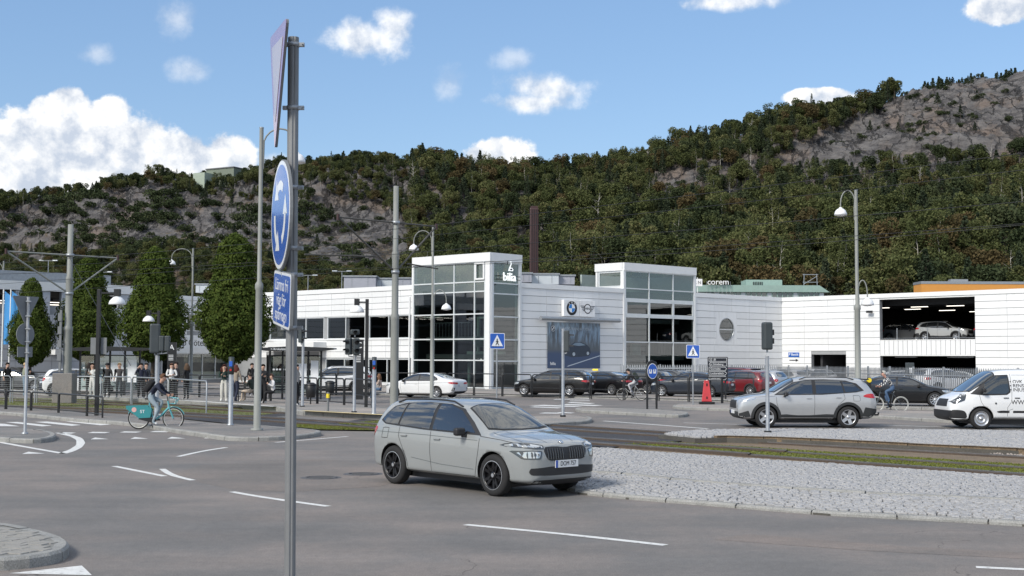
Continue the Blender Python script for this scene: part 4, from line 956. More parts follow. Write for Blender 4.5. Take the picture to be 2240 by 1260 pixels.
# building on the hill top
D = 470; P = AT(437, 400, D); Q = AT(545, 400, D); t = thing('hilltop_building', 'grey green block building standing on the hill crest', 'building', ((P.x + Q.x) / 2, D, P.z)); wd = Q.x - P.x
zt = AT(490, 371, D).z - P.z; Mz = Matrix.Rotation(radians(-28), 3, 'Z')
MB().box((2, 4, zt / 2 - 6), (wd * .72, 14, zt + 12), M=Mz).build('wall', mat('hill_block_wall', (.17, .20, .16), .8), t); MB().box((2, 4, zt + .2), (wd * .74, 14.6, .4), M=Mz).build('roof', M_ROOFG, t)
b = MB().box((-wd * .36, -1, zt * .25 - 5), (wd * .3, 8, zt * .75 + 10), M=Mz).build('side_wing', mat('hill_block_pale', (.34, .40, .33), .8), t)
# ---------------- hill ----------------
SKY = [(-900, 490), (-400, 482), (0, 464), (100, 450), (200, 436), (330, 410), (430, 424), (500, 414), (560, 404), (640, 394), (720, 388), (800, 384), (900, 388), (1000, 412), (1100, 414), (1200, 412), (1300, 404), (1400, 380), (1500, 350), (1600, 330), (1700, 308), (1800, 288), (1900, 270), (1960, 250), (2060, 222), (2140, 214), (2240, 196), (2400, 172), (2700, 140), (3200, 120)]
FOOT, RIDGE = 215.0, 545.0
PR = [(0, 0), (.12, .07), (.35, .27), (.52, .44), (.60, .56), (.72, .82), (.80, .91), (1, 1)]
def lin(T, x):
    if x <= T[0][0]: return T[0][1]
    for (a, b), (c, d) in zip(T, T[1:]):
        if x <= c: return b + (d - b) * (x - a) / (c - a)
    return T[-1][1]
def hill_z(px, t):
    zr = AT(px, lin(SKY, px), RIDGE).z - 0
    if t <= 1:
        z = 1.5 + (zr - 1.5) * lin(PR, t)
        P = AT(px, 600, FOOT + (RIDGE - FOOT) * t)
        e = noise.fractal(Vector((P.x * .03, P.y * .03, 1.3)), .9, 2.1, 5)
        s = noise.fractal(Vector((P.x * .11 + z * .05, P.y * .07, z * .22)), .8, 2.2, 4)
        edge = min(1, t * 5) * min(1, (1 - t) * 8 + .15)
        k = max(0, min(1, (t - .3) * 3))
        st = sin(z * .55 + e * 3 + P.x * .02)
        rg = 1 - abs(noise.fractal(Vector((P.x * .05 + z * .03, z * .05, P.y * .012)), .8, 2.3, 4)) * 2.2; lg = noise.noise(Vector((P.x * .012, P.y * .02, 9)))
        stp = (z * .16 + lg * 2) % 1.0; stp = 1.6 * max(0, stp - .6) * 2.5 - stp
        z += (e * 3.4 + s * 2.2 * k + st * .5 * k + rg * 2.2 * k + stp * 1.6 * k) * edge
    else: z = zr - (t - 1) * 60 * (t - 1)
    return z
def hill_pt(px, t):
    D = FOOT + (RIDGE - FOOT) * t; P = AT(px, 600, D); return Vector((P.x, D, hill_z(px, t)))
xs = [-900 + 6 * i for i in range(634)]; ts = [i / 200 for i in range(201)] + [1.05, 1.15, 1.3, 1.6, 2.2, 3.5]
hv = [hill_pt(x, t) for t in ts for x in xs]; nx = len(xs)
def pix(P):
    d = P - CAM; z = d.dot(fw); return 1120 + FPX * d.dot(rt) / z, 630 - FPX * d.dot(up) / z
m = bpy.data.materials.new('hillside'); m.use_nodes = True; w = NT(m.node_tree); ge = w.n('ShaderNodeNewGeometry'); g = ge.outputs['Position']
n1 = w.noise(g, .05, 8, .65); n2 = w.noise(w.v('MULTIPLY', g, (.5, .3, 1.4)).outputs[0], .35, 8, .65); n3 = w.noise(g, 1.2, 5, .6)
vo = w.n('ShaderNodeTexVoronoi', i={'Vector': w.v('ADD', w.v('MULTIPLY', g, (.10, .06, .22)).outputs[0], w.v('SCALE', w.n('ShaderNodeTexNoise', i={'Vector': g, 'Scale': .12, 'Detail': 5}).outputs[1]).outputs[0]).outputs[0], 'Scale': 1.0}, feature='DISTANCE_TO_EDGE')
rock = w.mix(w.ramp(n2, .3, .7), (.062, .058, .060), (.165, .155, .150))
rock = w.mix(w.m('MULTIPLY', w.ramp(n1, .48, .62), .55), rock, (.20, .145, .11))
streaks = w.noise(w.v('MULTIPLY', g, (.6, .6, .05)).outputs[0], 1.0, 5, .6)
rock = w.mix(w.m('MULTIPLY', w.ramp(streaks, .52, .7), .5), rock, (.035, .035, .038))
rdg = w.noise(w.v('MULTIPLY', g, (.13, .05, .07)).outputs[0], 1.0, 9, .62); rdv = w.m('ABSOLUTE', w.m('SUBTRACT', rdg, .5)); fis = w.ramp(rdv, .028, .0)
rock = w.mix(w.m('MULTIPLY', fis, .6), rock, (.012, .012, .014))
pt = w.noise(w.v('MULTIPLY', g, (.35, .2, .2)).outputs[0], 1.0, 6, .65); rock = w.mix(w.m('MULTIPLY', w.ramp(pt, .50, .72), .3), rock, (.20, .195, .19))
crk = w.m('MULTIPLY', w.ramp(vo.outputs[0], .05, .0), w.ramp(n1, .42, .6))
rock = w.mix(w.m('MULTIPLY', crk, .45), rock, (.02, .02, .022))
nz = w.n('ShaderNodeSeparateXYZ', i={0: ge.outputs['True Normal']}).outputs[2]
veg = w.mix(w.ramp(n3, .35, .65), (.03, .035, .015), (.13, .085, .045))
col = w.mix(w.m('MULTIPLY', w.ramp(w.m('ADD', nz, w.m('MULTIPLY', w.m('SUBTRACT', n1, .5), .5)), .86, .96), .85), rock, veg)
b_ = w.n('ShaderNodeBsdfPrincipled', i={'Base Color': col, 'Roughness': .9})
hh = w.m('ADD', w.m('MULTIPLY_ADD', w.m('SUBTRACT', 1.0, fis), .5, w.m('MULTIPLY', n2, 1.0)), w.m('MULTIPLY', w.ramp(vo.outputs[0], 0, .09), .25))
bp = w.n('ShaderNodeBump', i={'Height': hh, 'Strength': 1.0, 'Distance': 2.2}); w.nt.links.new(bp.outputs[0], b_.inputs['Normal'])
w.n('ShaderNodeOutputMaterial', i={0: b_.outputs[0]})
HILL = MB().add(hv, [(r * nx + c, r * nx + c + 1, (r + 1) * nx + c + 1, (r + 1) * nx + c) for r in range(len(ts) - 1) for c in range(nx - 1)], 0, True).build('hill', m, None, fixn=False, kind='structure')
# ---- tree kinds ----
F_DEC = foliage('leaves_green', [(.044, .055, .023), (.082, .098, .040), (.126, .138, .058), (.17, .155, .075)], .2)
F_DK = foliage('leaves_dark', [(.028, .039, .020), (.054, .070, .035), (.088, .102, .052)], .15)
F_PIN = foliage('needles', [(.026, .038, .024), (.050, .066, .040), (.080, .096, .058)], .1)
F_RUST = foliage('leaves_rust', [(.062, .056, .028), (.105, .085, .042), (.145, .108, .055)], .2)
M_BARK = mat('bark', (.07, .055, .042), .9, var=.3, scale=2); M_BIRCH = mat('birch_bark', (.42, .40, .36), .8, var=.35, scale=1.5)
def quads(b, c, s, rr, flat=1.0, m=0):
    a = Vector((rr.gauss(0, 1), rr.gauss(0, 1), rr.gauss(0, 1) * flat)).normalized() if True else 0
    n_ = Vector((rr.gauss(0, .6), rr.gauss(0, .6), rr.gauss(.5, .6))).normalized(); t = n_.orthogonal().normalized() * s; t.rotate(Matrix.Rotation(rr.uniform(0, 6.28), 3, n_)); u = n_.cross(t) * rr.uniform(.5, .9)
    b.add([c - t - u * .3, c - u, c + t + u * .2, c + u], [(0, 1, 2, 3)], m)
def crown_mesh(kind, seed):
    rr = random.Random(seed); b = MB()
    if kind == 'dec':
        L = [(Vector((rr.uniform(-1.9, 1.9), rr.uniform(-1.9, 1.9), rr.uniform(3.0, 8.0))), rr.uniform(1.0, 1.9)) for _ in range(15)]
        for c, r in L:
            for _ in range(int(95 * r)):
                d = Vector((rr.gauss(0, 1), rr.gauss(0, 1), rr.gauss(.25, 1))).normalized(); quads(b, c + Vector((d.x, d.y, d.z * .75)) * r * rr.uniform(.7, 1.05), rr.uniform(.16, .34), rr)
    elif kind == 'birch':
        for k in range(16):
            c = Vector((rr.uniform(-1.5, 1.5), rr.uniform(-1.5, 1.5), rr.uniform(4.0, 9.5))); r = rr.uniform(.6, 1.1)
            for _ in range(60): d = Vector((rr.gauss(0, 1), rr.gauss(0, 1), rr.gauss(0, 1))).normalized(); quads(b, c + Vector((d.x, d.y, d.z * 1.3)) * r * rr.uniform(.4, 1.1), rr.uniform(.12, .24), rr)
    elif kind == 'pine':
        for k in range(13):
            z = 3.2 + k * .46 + rr.uniform(-.2, .2); rad = max(.35, 2.3 * (1 - (z - 3) / 6.8)) ; a = rr.uniform(0, 6.28)
            for j in range(3):
                aa = a + j * 2.1 + rr.uniform(-.4, .4); q = rad * rr.uniform(.5, 1.0); c = Vector((cos(aa) * q * .6, sin(aa) * q * .6, z))
                for _ in range(34): quads(b, c + Vector((rr.gauss(0, .42) * rad * .5 + cos(aa) * q * .2, rr.gauss(0, .42) * rad * .5 + sin(aa) * q * .2, rr.gauss(0, .16))), rr.uniform(.14, .28), rr, .3)
    elif kind == 'spruce':
        for k in range(18):
            z = 1.2 + k * .46; rad = 1.75 * (1 - (z - .8) / 9.2)
            for j in range(int(70 * rad / 1.5) + 8):
                aa = rr.uniform(0, 6.28); q = rad * sqrt(rr.uniform(.15, 1)); quads(b, Vector((cos(aa) * q, sin(aa) * q, z - q * .35 + rr.uniform(-.1, .15))), rr.uniform(.14, .26), rr, .4)
    elif kind == 'bush':
        for k in range(7):
            c = Vector((rr.uniform(-1.6, 1.6), rr.uniform(-1.3, 1.3), rr.uniform(.4, 1.5))); r = rr.uniform(.6, 1.1)
            for _ in range(75): d = Vector((rr.gauss(0, 1), rr.gauss(0, 1), rr.gauss(.2, 1))).normalized(); quads(b, c + Vector((d.x, d.y, d.z * .7)) * r * rr.uniform(.7, 1.05), rr.uniform(.14, .28), rr)
    return b
def trunk_mesh(kind, seed):
    rr = random.Random(seed + 50); b = MB(); H = {'dec': 7, 'birch': 9, 'pine': 8.6, 'spruce': 9.0, 'bush': 1.2, 'bare': 9}[kind]
    r0 = {'dec': .2, 'birch': .13, 'pine': .16, 'spruce': .15, 'bush': .05, 'bare': .16}[kind]
    P = [Vector((sin(k * 1.3 + seed) * .12 * k / 3, cos(k * 1.1 + seed) * .12 * k / 3, -1.0 + (H + 1) * k / 6)) for k in range(7)]
    b.tube(P, [r0 * (1 - .85 * k / 6) for k in range(7)], 6)
    nb = {'dec': 7, 'birch': 6, 'pine': 6, 'spruce': 0, 'bush': 3, 'bare': 12}[kind]
    for k in range(nb):
        f = rr.uniform(.35, .85); p = P[0].lerp(P[-1], f); i = min(5, int(f * 6)); p = P[i].lerp(P[i + 1], f * 6 - i); a = rr.uniform(0, 6.28); l = rr.uniform(.8, 2.1) * (1.2 - f) * (1.6 if kind == 'bare' else 1.3)
        q = p + Vector((cos(a) * l, sin(a) * l, l * rr.uniform(.5, 1.1))); b.tube([p, p.lerp(q, .5) + Vector((0, 0, .1)), q], [r0 * .4, r0 * .28, r0 * .08], 4)
    return b
KIND = {}
for kd, ml, bk_, nv, nm, lab in (('dec', F_DEC, M_BARK, 3, 'broadleaf_tree', 'green broadleaf tree in the wood on the hillside'), ('dk', F_DK, M_BARK, 2, 'broadleaf_tree', 'dark green broadleaf tree in the wood on the hillside'), ('rust', F_RUST, M_BARK, 2, 'autumn_tree', 'rust brown autumn tree in the wood on the hillside'),
                      ('birch', F_DEC, M_BIRCH, 2, 'birch_tree', 'pale stemmed birch tree in the wood on the hillside'), ('pine', F_PIN, M_BARK, 3, 'pine_tree', 'dark pine tree on the hillside'), ('spruce', F_PIN, M_BARK, 1, 'spruce_tree', 'pointed dark spruce tree on the hillside'), ('bush', F_DK, M_BARK, 2, 'shrub', 'dark shrub growing on the bare rock slope'), ('bare', None, M_BIRCH, 1, 'dead_tree', 'bare pale dead tree standing in the hillside wood')):
    gk = {'dk': 'dec', 'rust': 'dec'}.get(kd, kd)
    KIND[kd] = [(crown_mesh(gk, 10 * i + len(kd)).mesh('crown', ml) if ml else None, trunk_mesh(gk, i).mesh('trunk', bk_), nm, lab) for i in range(nv)]
def inpoly(x, y, P): return inside((x, y), P)
ROCKL = [(-900, 560), (-400, 520), (0, 478), (90, 446), (180, 432), (330, 412), (400, 424), (470, 440), (560, 448), (640, 452), (700, 436), (820, 458), (880, 490), (905, 540), (870, 600), (740, 612), (600, 560), (450, 548), (300, 556), (0, 556), (-400, 600), (-900, 620)]
ROCKR = [(1800, 300), (1860, 282), (1950, 236), (2000, 150), (2240, 110), (2400, 90), (3100, 20), (3100, 330), (2240, 345), (2120, 372), (2000, 362), (1880, 385), (1700, 392), (1560, 412), (1400, 420), (1420, 402), (1560, 385), (1700, 360), (1770, 325)]
TR = []; rr = random.Random(5)
for it in range(36000):
    px = rr.uniform(-700, 2950); t = rr.random() ** .85 * 1.06; P0 = hill_pt(px, t) if False else None
    D = FOOT + (RIDGE - FOOT) * t
    if rr.random() > (D / RIDGE): continue
    P = hill_pt(px, t); x, y = pix(P)
    if y > 700: continue
    s = rr.uniform(.50, 1.02); n_ = noise.noise(Vector((P.x * .035, P.y * .05, 4)))
    if inpoly(x, y, ROCKL):
        up_t = max(0, (520 - y) / 90)
        if rr.random() > (.16 + .34 * up_t) * (2.2 if n_ > .06 else .35): continue
        kd = 'bush'; s = rr.uniform(.6, 1.5) * (1 + .3 * up_t)
        if rr.random() < .08: kd = 'pine'; s = .6
    elif inpoly(x, y, ROCKR):
        if rr.random() > ((.035 if n_ < .15 else .16) if t < .93 else (.7 if (2020 < x < 2140 or 1930 < x < 1985 or x > 2170) else .05)): continue
        kd = 'bush' if rr.random() < (.7 if t < .93 else .2) else 'pine'; s = rr.uniform(.5, 1.0) if kd == 'bush' else rr.uniform(.4, .7) if t < .93 else rr.uniform(.7, 1.0)
    elif t > .86:
        kd = rr.choice(['pine', 'pine', 'pine', 'spruce', 'dk', 'bush']); s = rr.uniform(.40, .78)
        if x < 900: kd = rr.choice(['dk', 'dk', 'bush', 'dec', 'pine', 'spruce']); s = rr.uniform(.35, .65) if x < 560 else rr.uniform(.5, .75)
        if kd == 'bush': s *= 1.8
        if rr.random() < .25 and t < 1: continue
    else:
        r_ = rr.random() + n_ * .25
        kd = 'dec' if r_ < .36 else 'dk' if r_ < .52 else 'pine' if r_ < .72 else 'birch' if r_ < .83 else 'rust' if r_ < .89 else 'spruce' if r_ < .96 else 'dk'
        if 950 < x < 1500 and y < 420 and rr.random() < .35: kd = rr.choice(['rust', 'pine', 'birch'])
        if rr.random() < .012 and 900 < x: kd = 'bare'
        if x < 900 and y < 470: s *= .6
        if x < 900 and y > 540: s *= .55
        if x > 1200 and y > 470: s *= rr.uniform(1.0, 1.45)
    TR.append((s * 9 / D, P, s, kd, rr.randrange(9), rr.uniform(0, 6.28)))
# thin out by spacing
grid = {}; KEEP = []
for q in sorted(TR, key=lambda q: -q[2]):
    P = q[1]; d = 3.1 * q[2] if q[3] != 'bush' else 2.2 * q[2]; k = (int(P.x // 4), int(P.y // 4)); ok = True
    for a in (-1, 0, 1):
        for c in (-1, 0, 1):
            for e in grid.get((k[0] + a, k[1] + c), ()):
                if (e[0] - P.x) ** 2 + (e[1] - P.y) ** 2 < (d * .5 + e[2] * .5) ** 2: ok = False
    if ok: grid.setdefault(k, []).append((P.x, P.y, d)); KEEP.append(q)
KEEP.sort(key=lambda q: -q[0])
def vis(q):
    x, y = pix(q[1] + Vector((0, 0, 7 * q[2]))); return -60 < x < 2300 and y < 632
V = [q for q in KEEP if vis(q)][:290]; ids = {id(q) for q in V}; REST = [q for q in KEEP if id(q) not in ids]
print('trees', len(KEEP), len(V), len(REST))
LB_ = {'dec': 'green broadleaf tree on the hill', 'dk': 'dark broadleaf tree on the hill', 'rust': 'rust brown tree on the hill', 'birch': 'pale stemmed birch on the hill', 'pine': 'dark pine on the hill', 'spruce': 'pointed spruce on the hill', 'bush': 'dark shrub on the slope', 'bare': 'bare dead tree on the hill'}
GRP = {'dec': 'green broadleaf trees in the hillside wood', 'dk': 'dark broadleaf trees in the hillside wood', 'rust': 'rust brown trees in the hillside wood', 'birch': 'birch trees in the hillside wood', 'pine': 'pine trees on the hillside', 'spruce': 'spruce trees on the hillside', 'bush': 'shrubs on the rock slope', 'bare': 'bare dead trees in the hillside wood'}
LMK = [(60, 'behind the parking house'), (150, 'above the left tram mast'), (250, 'between the left clipped trees'), (335, 'above the middle clipped tree'), (420, 'behind the slim lamp post'), (510, 'above the largest clipped tree'), (590, 'left of the near signs'), (690, 'right of the near signs'), (790, 'above the left wing'), (865, 'behind the stepped tram mast'), (960, 'above the tall glass tower'), (1070, 'above the bilia lettering'), (1168, 'beside the brown chimney'), (1270, 'above the logo signs'), (1370, 'above the smaller tower corner'), (1450, 'above the smaller glass tower'), (1560, 'above the corem lettering'), (1660, 'above the green roof'), (1770, 'above the roof scaffold'), (1870, 'behind the right lamp post'), (1960, 'left above the parking deck'), (2060, 'right above the parking deck'), (2180, 'above the orange band')]
def where_(P):
    x, y = pix(P); return ('low down ' if y > 560 else 'lower slope ' if y > 500 else 'halfway up ' if y > 430 else 'high up ' if y > 340 else 'near the crest ') + min(LMK, key=lambda q: abs(q[0] - x))[1]
for (a_, P, s, kd, v, rz) in V:
    cm, tm, nm, lab = KIND[kd][v % len(KIND[kd])]; lab = ('small ' if s < .68 else 'tall ' if s > .9 else '') + LB_[kd] + ', ' + where_(P)
    e = thing(nm, lab, 'shrub' if kd == 'bush' else 'tree', P, rz, GRP[kd]); e.scale = (s, s, s * (1 + .1 * sin(v)))
    o = bpy.data.objects.new('trunk', tm); COL.objects.link(o); o.parent = e
    if cm: o = bpy.data.objects.new('crown', cm); COL.objects.link(o); o.parent = e
# the rest of the wood: instances on points, one object per kind mesh
def join_mesh(cm, tm, name):
    bm = bmesh.new();
    if cm: bm.from_mesh(cm)
    k = len(bm.faces); bm.from_mesh(tm); bm.faces.ensure_lookup_table()
    for f in bm.faces[k:]: f.material_index = 1
    me = bpy.data.meshes.new(name); bm.to_mesh(me); bm.free(); me.materials.append(cm.materials[0] if cm else tm.materials[0]); me.materials.append(tm.materials[0]); return me
def scatter(name, me, items):
    # a far-off wood: geometry nodes put a copy of one tree on each point; the source tree is the first tree of the wood itself
    src = bpy.data.objects.new(name, me); COL.objects.link(src); P, s, rz = items[0]; src.location = P; src.scale = (s, s, s); src.rotation_euler.z = rz; src['kind'] = 'stuff'
    pm = bpy.data.meshes.new(name); pm.from_pydata([i[0] for i in items[1:]], [], [])
    a = pm.attributes.new('sc', 'FLOAT', 'POINT'); a.data.foreach_set('value', [i[1] for i in items[1:]])
    a = pm.attributes.new('rz', 'FLOAT', 'POINT'); a.data.foreach_set('value', [i[2] for i in items[1:]])
    o = bpy.data.objects.new(name, pm); COL.objects.link(o); o['kind'] = 'stuff'
    ng = bpy.data.node_groups.new(name, 'GeometryNodeTree'); ng.interface.new_socket('Geometry', in_out='INPUT', socket_type='NodeSocketGeometry'); ng.interface.new_socket('Geometry', in_out='OUTPUT', socket_type='NodeSocketGeometry')
    N = ng.nodes; gi = N.new('NodeGroupInput'); go = N.new('NodeGroupOutput'); ip = N.new('GeometryNodeInstanceOnPoints'); ob = N.new('GeometryNodeObjectInfo'); ob.inputs[0].default_value = src; ob.inputs['As Instance'].default_value = True
    na = N.new('GeometryNodeInputNamedAttribute'); na.data_type = 'FLOAT'; na.inputs[0].default_value = 'sc'; nr = N.new('GeometryNodeInputNamedAttribute'); nr.data_type = 'FLOAT'; nr.inputs[0].default_value = 'rz'
    cx = N.new('ShaderNodeCombineXYZ'); L = ng.links
    L.new(nr.outputs[0], cx.inputs[2]); L.new(gi.outputs[0], ip.inputs['Points']); L.new(ob.outputs['Geometry'], ip.inputs['Instance']); L.new(cx.outputs[0], ip.inputs['Rotation']); L.new(na.outputs[0], ip.inputs['Scale']); L.new(ip.outputs[0], go.inputs[0])
    md = o.modifiers.new('wood', 'NODES'); md.node_group = ng
    return o
for kd, vs_ in KIND.items():
    for v, (cm, tm, nm, lab) in enumerate(vs_):
        it = [(q[1], q[2], q[5]) for q in REST if q[3] == kd and q[4] % len(vs_) == v]
        if len(it) > 1: scatter('wood' if kd != 'bush' else 'undergrowth', join_mesh(cm, tm, 'wood'), it)
# ---------------- clipped street trees ----------------
F_ST = foliage('hornbeam_leaves', [(.026, .040, .012), (.052, .078, .020), (.09, .12, .030), (.13, .15, .04)], .25, 0)
def clipped(seed):
    rr = random.Random(seed); b = MB(); PRF = [(1.9, .3), (2.2, 1.0), (2.7, 1.5), (3.3, 1.85), (4.1, 2.1), (4.9, 1.95), (5.5, 1.6), (6.0, 1.3), (6.6, 1.15), (7.4, 1.02), (8.0, .85), (8.45, .55), (8.75, .1)]
    for _ in range(24000):
        z = rr.uniform(1.9, 8.7); r = lin(PRF, z)
        if rr.random() > (r + .25) / 2.3: continue
        a = rr.uniform(0, 6.28); q = noise.noise(Vector((cos(a) * 1.6 * max(r, .5), sin(a) * 1.6 * max(r, .5), z * 1.3 + seed * 7))); q2 = noise.noise(Vector((cos(a) * 4, sin(a) * 4, z * 3.5 + seed)))
        r2 = r * (.97 + .26 * q + .16 * q2) * (1 - rr.random() ** 3 * .55); p = Vector((cos(a) * r2, sin(a) * r2, z + rr.uniform(-.08, .08)))
        n_ = (Vector((cos(a), sin(a), .5)) + Vector((rr.gauss(0, .6), rr.gauss(0, .6), rr.gauss(0, .6)))).normalized(); t = n_.orthogonal().normalized(); t.rotate(Matrix.Rotation(rr.uniform(0, 6.28), 3, n_)); s = rr.uniform(.05, .10); u = n_.cross(t)
        b.add([p - t * s, p - u * s * .6, p + t * s, p + u * s * .6], [(0, 1, 2, 3)])
    for _ in range(5200):
        z = rr.uniform(2.1, 8.3); r = lin(PRF, z) * sqrt(rr.uniform(.02, .72)); a = rr.uniform(0, 6.28); quads(b, Vector((cos(a) * r, sin(a) * r, z)), rr.uniform(.10, .22), rr)
    return b.mesh('crown', F_ST)
CM = [clipped(1), clipped(2)]
b = MB(); b.tube([(0, 0, 0), (.02, .01, 1.2), (0, 0, 2.4), (.03, 0, 5), (0, 0, 8)], [.14, .12, .11, .07, .02], 8)
for k in range(9): a = k * 2.4; z = 2.0 + k * .5; b.tube([(0, 0, z), (cos(a) * .8, sin(a) * .8, z + .6), (cos(a) * 1.3, sin(a) * 1.3, z + 1.3)], [.05, .03, .01], 5)
TM = b.mesh('trunk', M_BARK)
for i, (px, D, lab) in enumerate(((66, 80, 'small clipped tree with green pear-shaped crown, farthest of the row, behind the traffic sign back'), (190, 82, 'clipped pear-shaped tree just behind the concrete tram mast'), (335, 75, 'wide clipped tree standing behind the bus shelter roof'), (510, 66.5, 'largest clipped pear-shaped tree, beside the tall lamp post'))):
    c = AT(px, 800, D); e = thing('hornbeam_tree', lab, 'tree', (c.x, D, .1), i * 1.7, 'clipped street trees along the tram stop'); e.scale = (.70, .70, .82) if i == 0 else (1, 1, 1);
    for nm, me in (('trunk', TM), ('crown', CM[i % 2])): o = bpy.data.objects.new(nm, me); COL.objects.link(o); o.parent = e
# ---------------- vehicles ----------------
M_TYRE = mat('tyre_rubber', (.018, .018, .019), .85, bump=.2, bscale=30); M_RIMB = mat('rim_black', (.012, .012, .014), .3, .3); M_RIMS = mat('rim_silver', (.55, .56, .58), .3, .8)
M_BLK = mat('black_plastic', (.018, .018, .02), .55); M_CLAD = mat('dark_cladding', (.026, .028, .030), .6); M_CGL = glassm('car_glass', (.10, .12, .12), 1.9, .01, body=(.02, .022, .024), bodyf=.75)
M_CGL2 = glassm('windscreen_glass', (.35, .38, .37), 1.35, .01, body=(.05, .055, .055), bodyf=.5)
M_HL = mat('headlamp_lens', (.55, .58, .60), .08, .5, coat=1); M_HLD = mat('headlamp_dark', (.05, .055, .06), .1, coat=1); M_TL = mat('tail_lamp_red', (.45, .01, .012), .15, coat=1); M_CHR = mat('chrome', (.7, .71, .72), .15, 1)
M_WELL = mat('wheel_well', (.006, .006, .006), .9); M_SEAM = mat('panel_gap', (.02, .02, .022), .8); M_AMB = mat('amber_lens', (.6, .25, .02), .2)
M_PLATE = mat('plate_white', (.75, .76, .76), .4); M_PBL = mat('plate_blue', (.02, .08, .4), .4); M_PYE = mat('plate_yellow', (.7, .5, .05), .4)
def car_body(sp):
    top, bot, plan, belt = sp['top'], sp['bot'], sp['plan'], sp['belt']; rh = sp.get('roofw', .72)
    xs = sorted(set(sp.get('xs', []) + [p[0] for p in top] + [p[0] for p in plan]))
    xs = [x for i, x in enumerate(xs) if i == 0 or x - xs[i - 1] > .012]
    vs = []; nr = 18
    for x in xs:
        zc = lin(top, x); z0 = min(lin(bot, x), zc - .12); w_ = lin(plan, x); zb = min(lin(belt, x), zc - .05)
        h = max(0, min(1, (zc - zb - .05) / .42)); wr = w_ * (.88 + (rh - .88) * h); ze = zc - .035 - .035 * h
        L = [(0, z0), (.7 * w_, z0), (w_ * .955, z0 + .07 * (zb - z0) / .7 + .01), (w_ * .972, z0 + .30 * (zb - z0)), (w_ * 1.0, z0 + .68 * (zb - z0)), (w_ * .965, zb), ((w_ * .965 + wr) / 2 + .022 * h, (zb + ze) / 2), (wr, ze), (wr * .62, zc - .012), (0, zc)]
        ring = [(x, y, z) for y, z in L] + [(x, -y, z) for y, z in L[-2:0:-1]]
        vs += ring
    fs = []
    for i in range(len(xs) - 1):
        for j in range(nr): a, b_ = i * nr + j, i * nr + (j + 1) % nr; fs.append((a, a + nr, b_ + nr, b_))
    n = len(xs); fs += [tuple(range(nr)), tuple((n - 1) * nr + j for j in range(nr))[::-1]]
    mb = MB().add(vs, fs, 0, True); me = mb.mesh('body', [paint('tmp', (.5, .5, .5)), M_WELL])
    bm = bmesh.new(); bm.from_mesh(me); bmesh.ops.recalc_face_normals(bm, faces=bm.faces)
    cl = bm.edges.layers.float.new('crease_edge'); bm.verts.ensure_lookup_table()
    for e in bm.edges:
        a, b_ = sorted((e.verts[0].index, e.verts[1].index))
        if b_ - a == nr:
            j = a % nr
            if j in (5, 13): e[cl] = sp.get('crease', .45)
            if j in (2, 16): e[cl] = .5
    bm.to_mesh(me); bm.free()
    o = bpy.data.objects.new('body', me); COL.objects.link(o); o.modifiers.new('s', 'SUBSURF').levels = 2
    dg = bpy.context.evaluated_depsgraph_get(); m1 = bpy.data.meshes.new_from_object(o.evaluated_get(dg))
    bvh = BVHTree.FromPolygons([v.co.copy() for v in m1.vertices], [tuple(p.vertices) for p in m1.polygons])
    cut = MB(); wr_, W_ = sp['wr'] + sp.get('gap', .05), max(p[1] for p in plan)
    for ax in sp['axles']:
        for sg in (-1, 1): cut.cyl((ax, sg * (W_ - .30), sp['wr']), (ax, sg * (W_ + .3), sp['wr']), wr_, n=40)
    co = cut.build('cutter', [M_WELL])
    o2 = bpy.data.objects.new('body', m1); COL.objects.link(o2); bpy.data.objects.remove(o)
    bo = o2.modifiers.new('b', 'BOOLEAN'); bo.object = co; bo.operation = 'DIFFERENCE'; bo.solver = 'EXACT'; bo.material_mode = 'TRANSFER'
    dg = bpy.context.evaluated_depsgraph_get(); m2 = bpy.data.meshes.new_from_object(o2.evaluated_get(dg))
    bpy.data.objects.remove(o2); bpy.data.objects.remove(co)
    wi = [i for i, x in enumerate(m2.materials) if x == M_WELL]
    for p in m2.polygons: p.use_smooth = p.material_index not in wi
    return m2, bvh
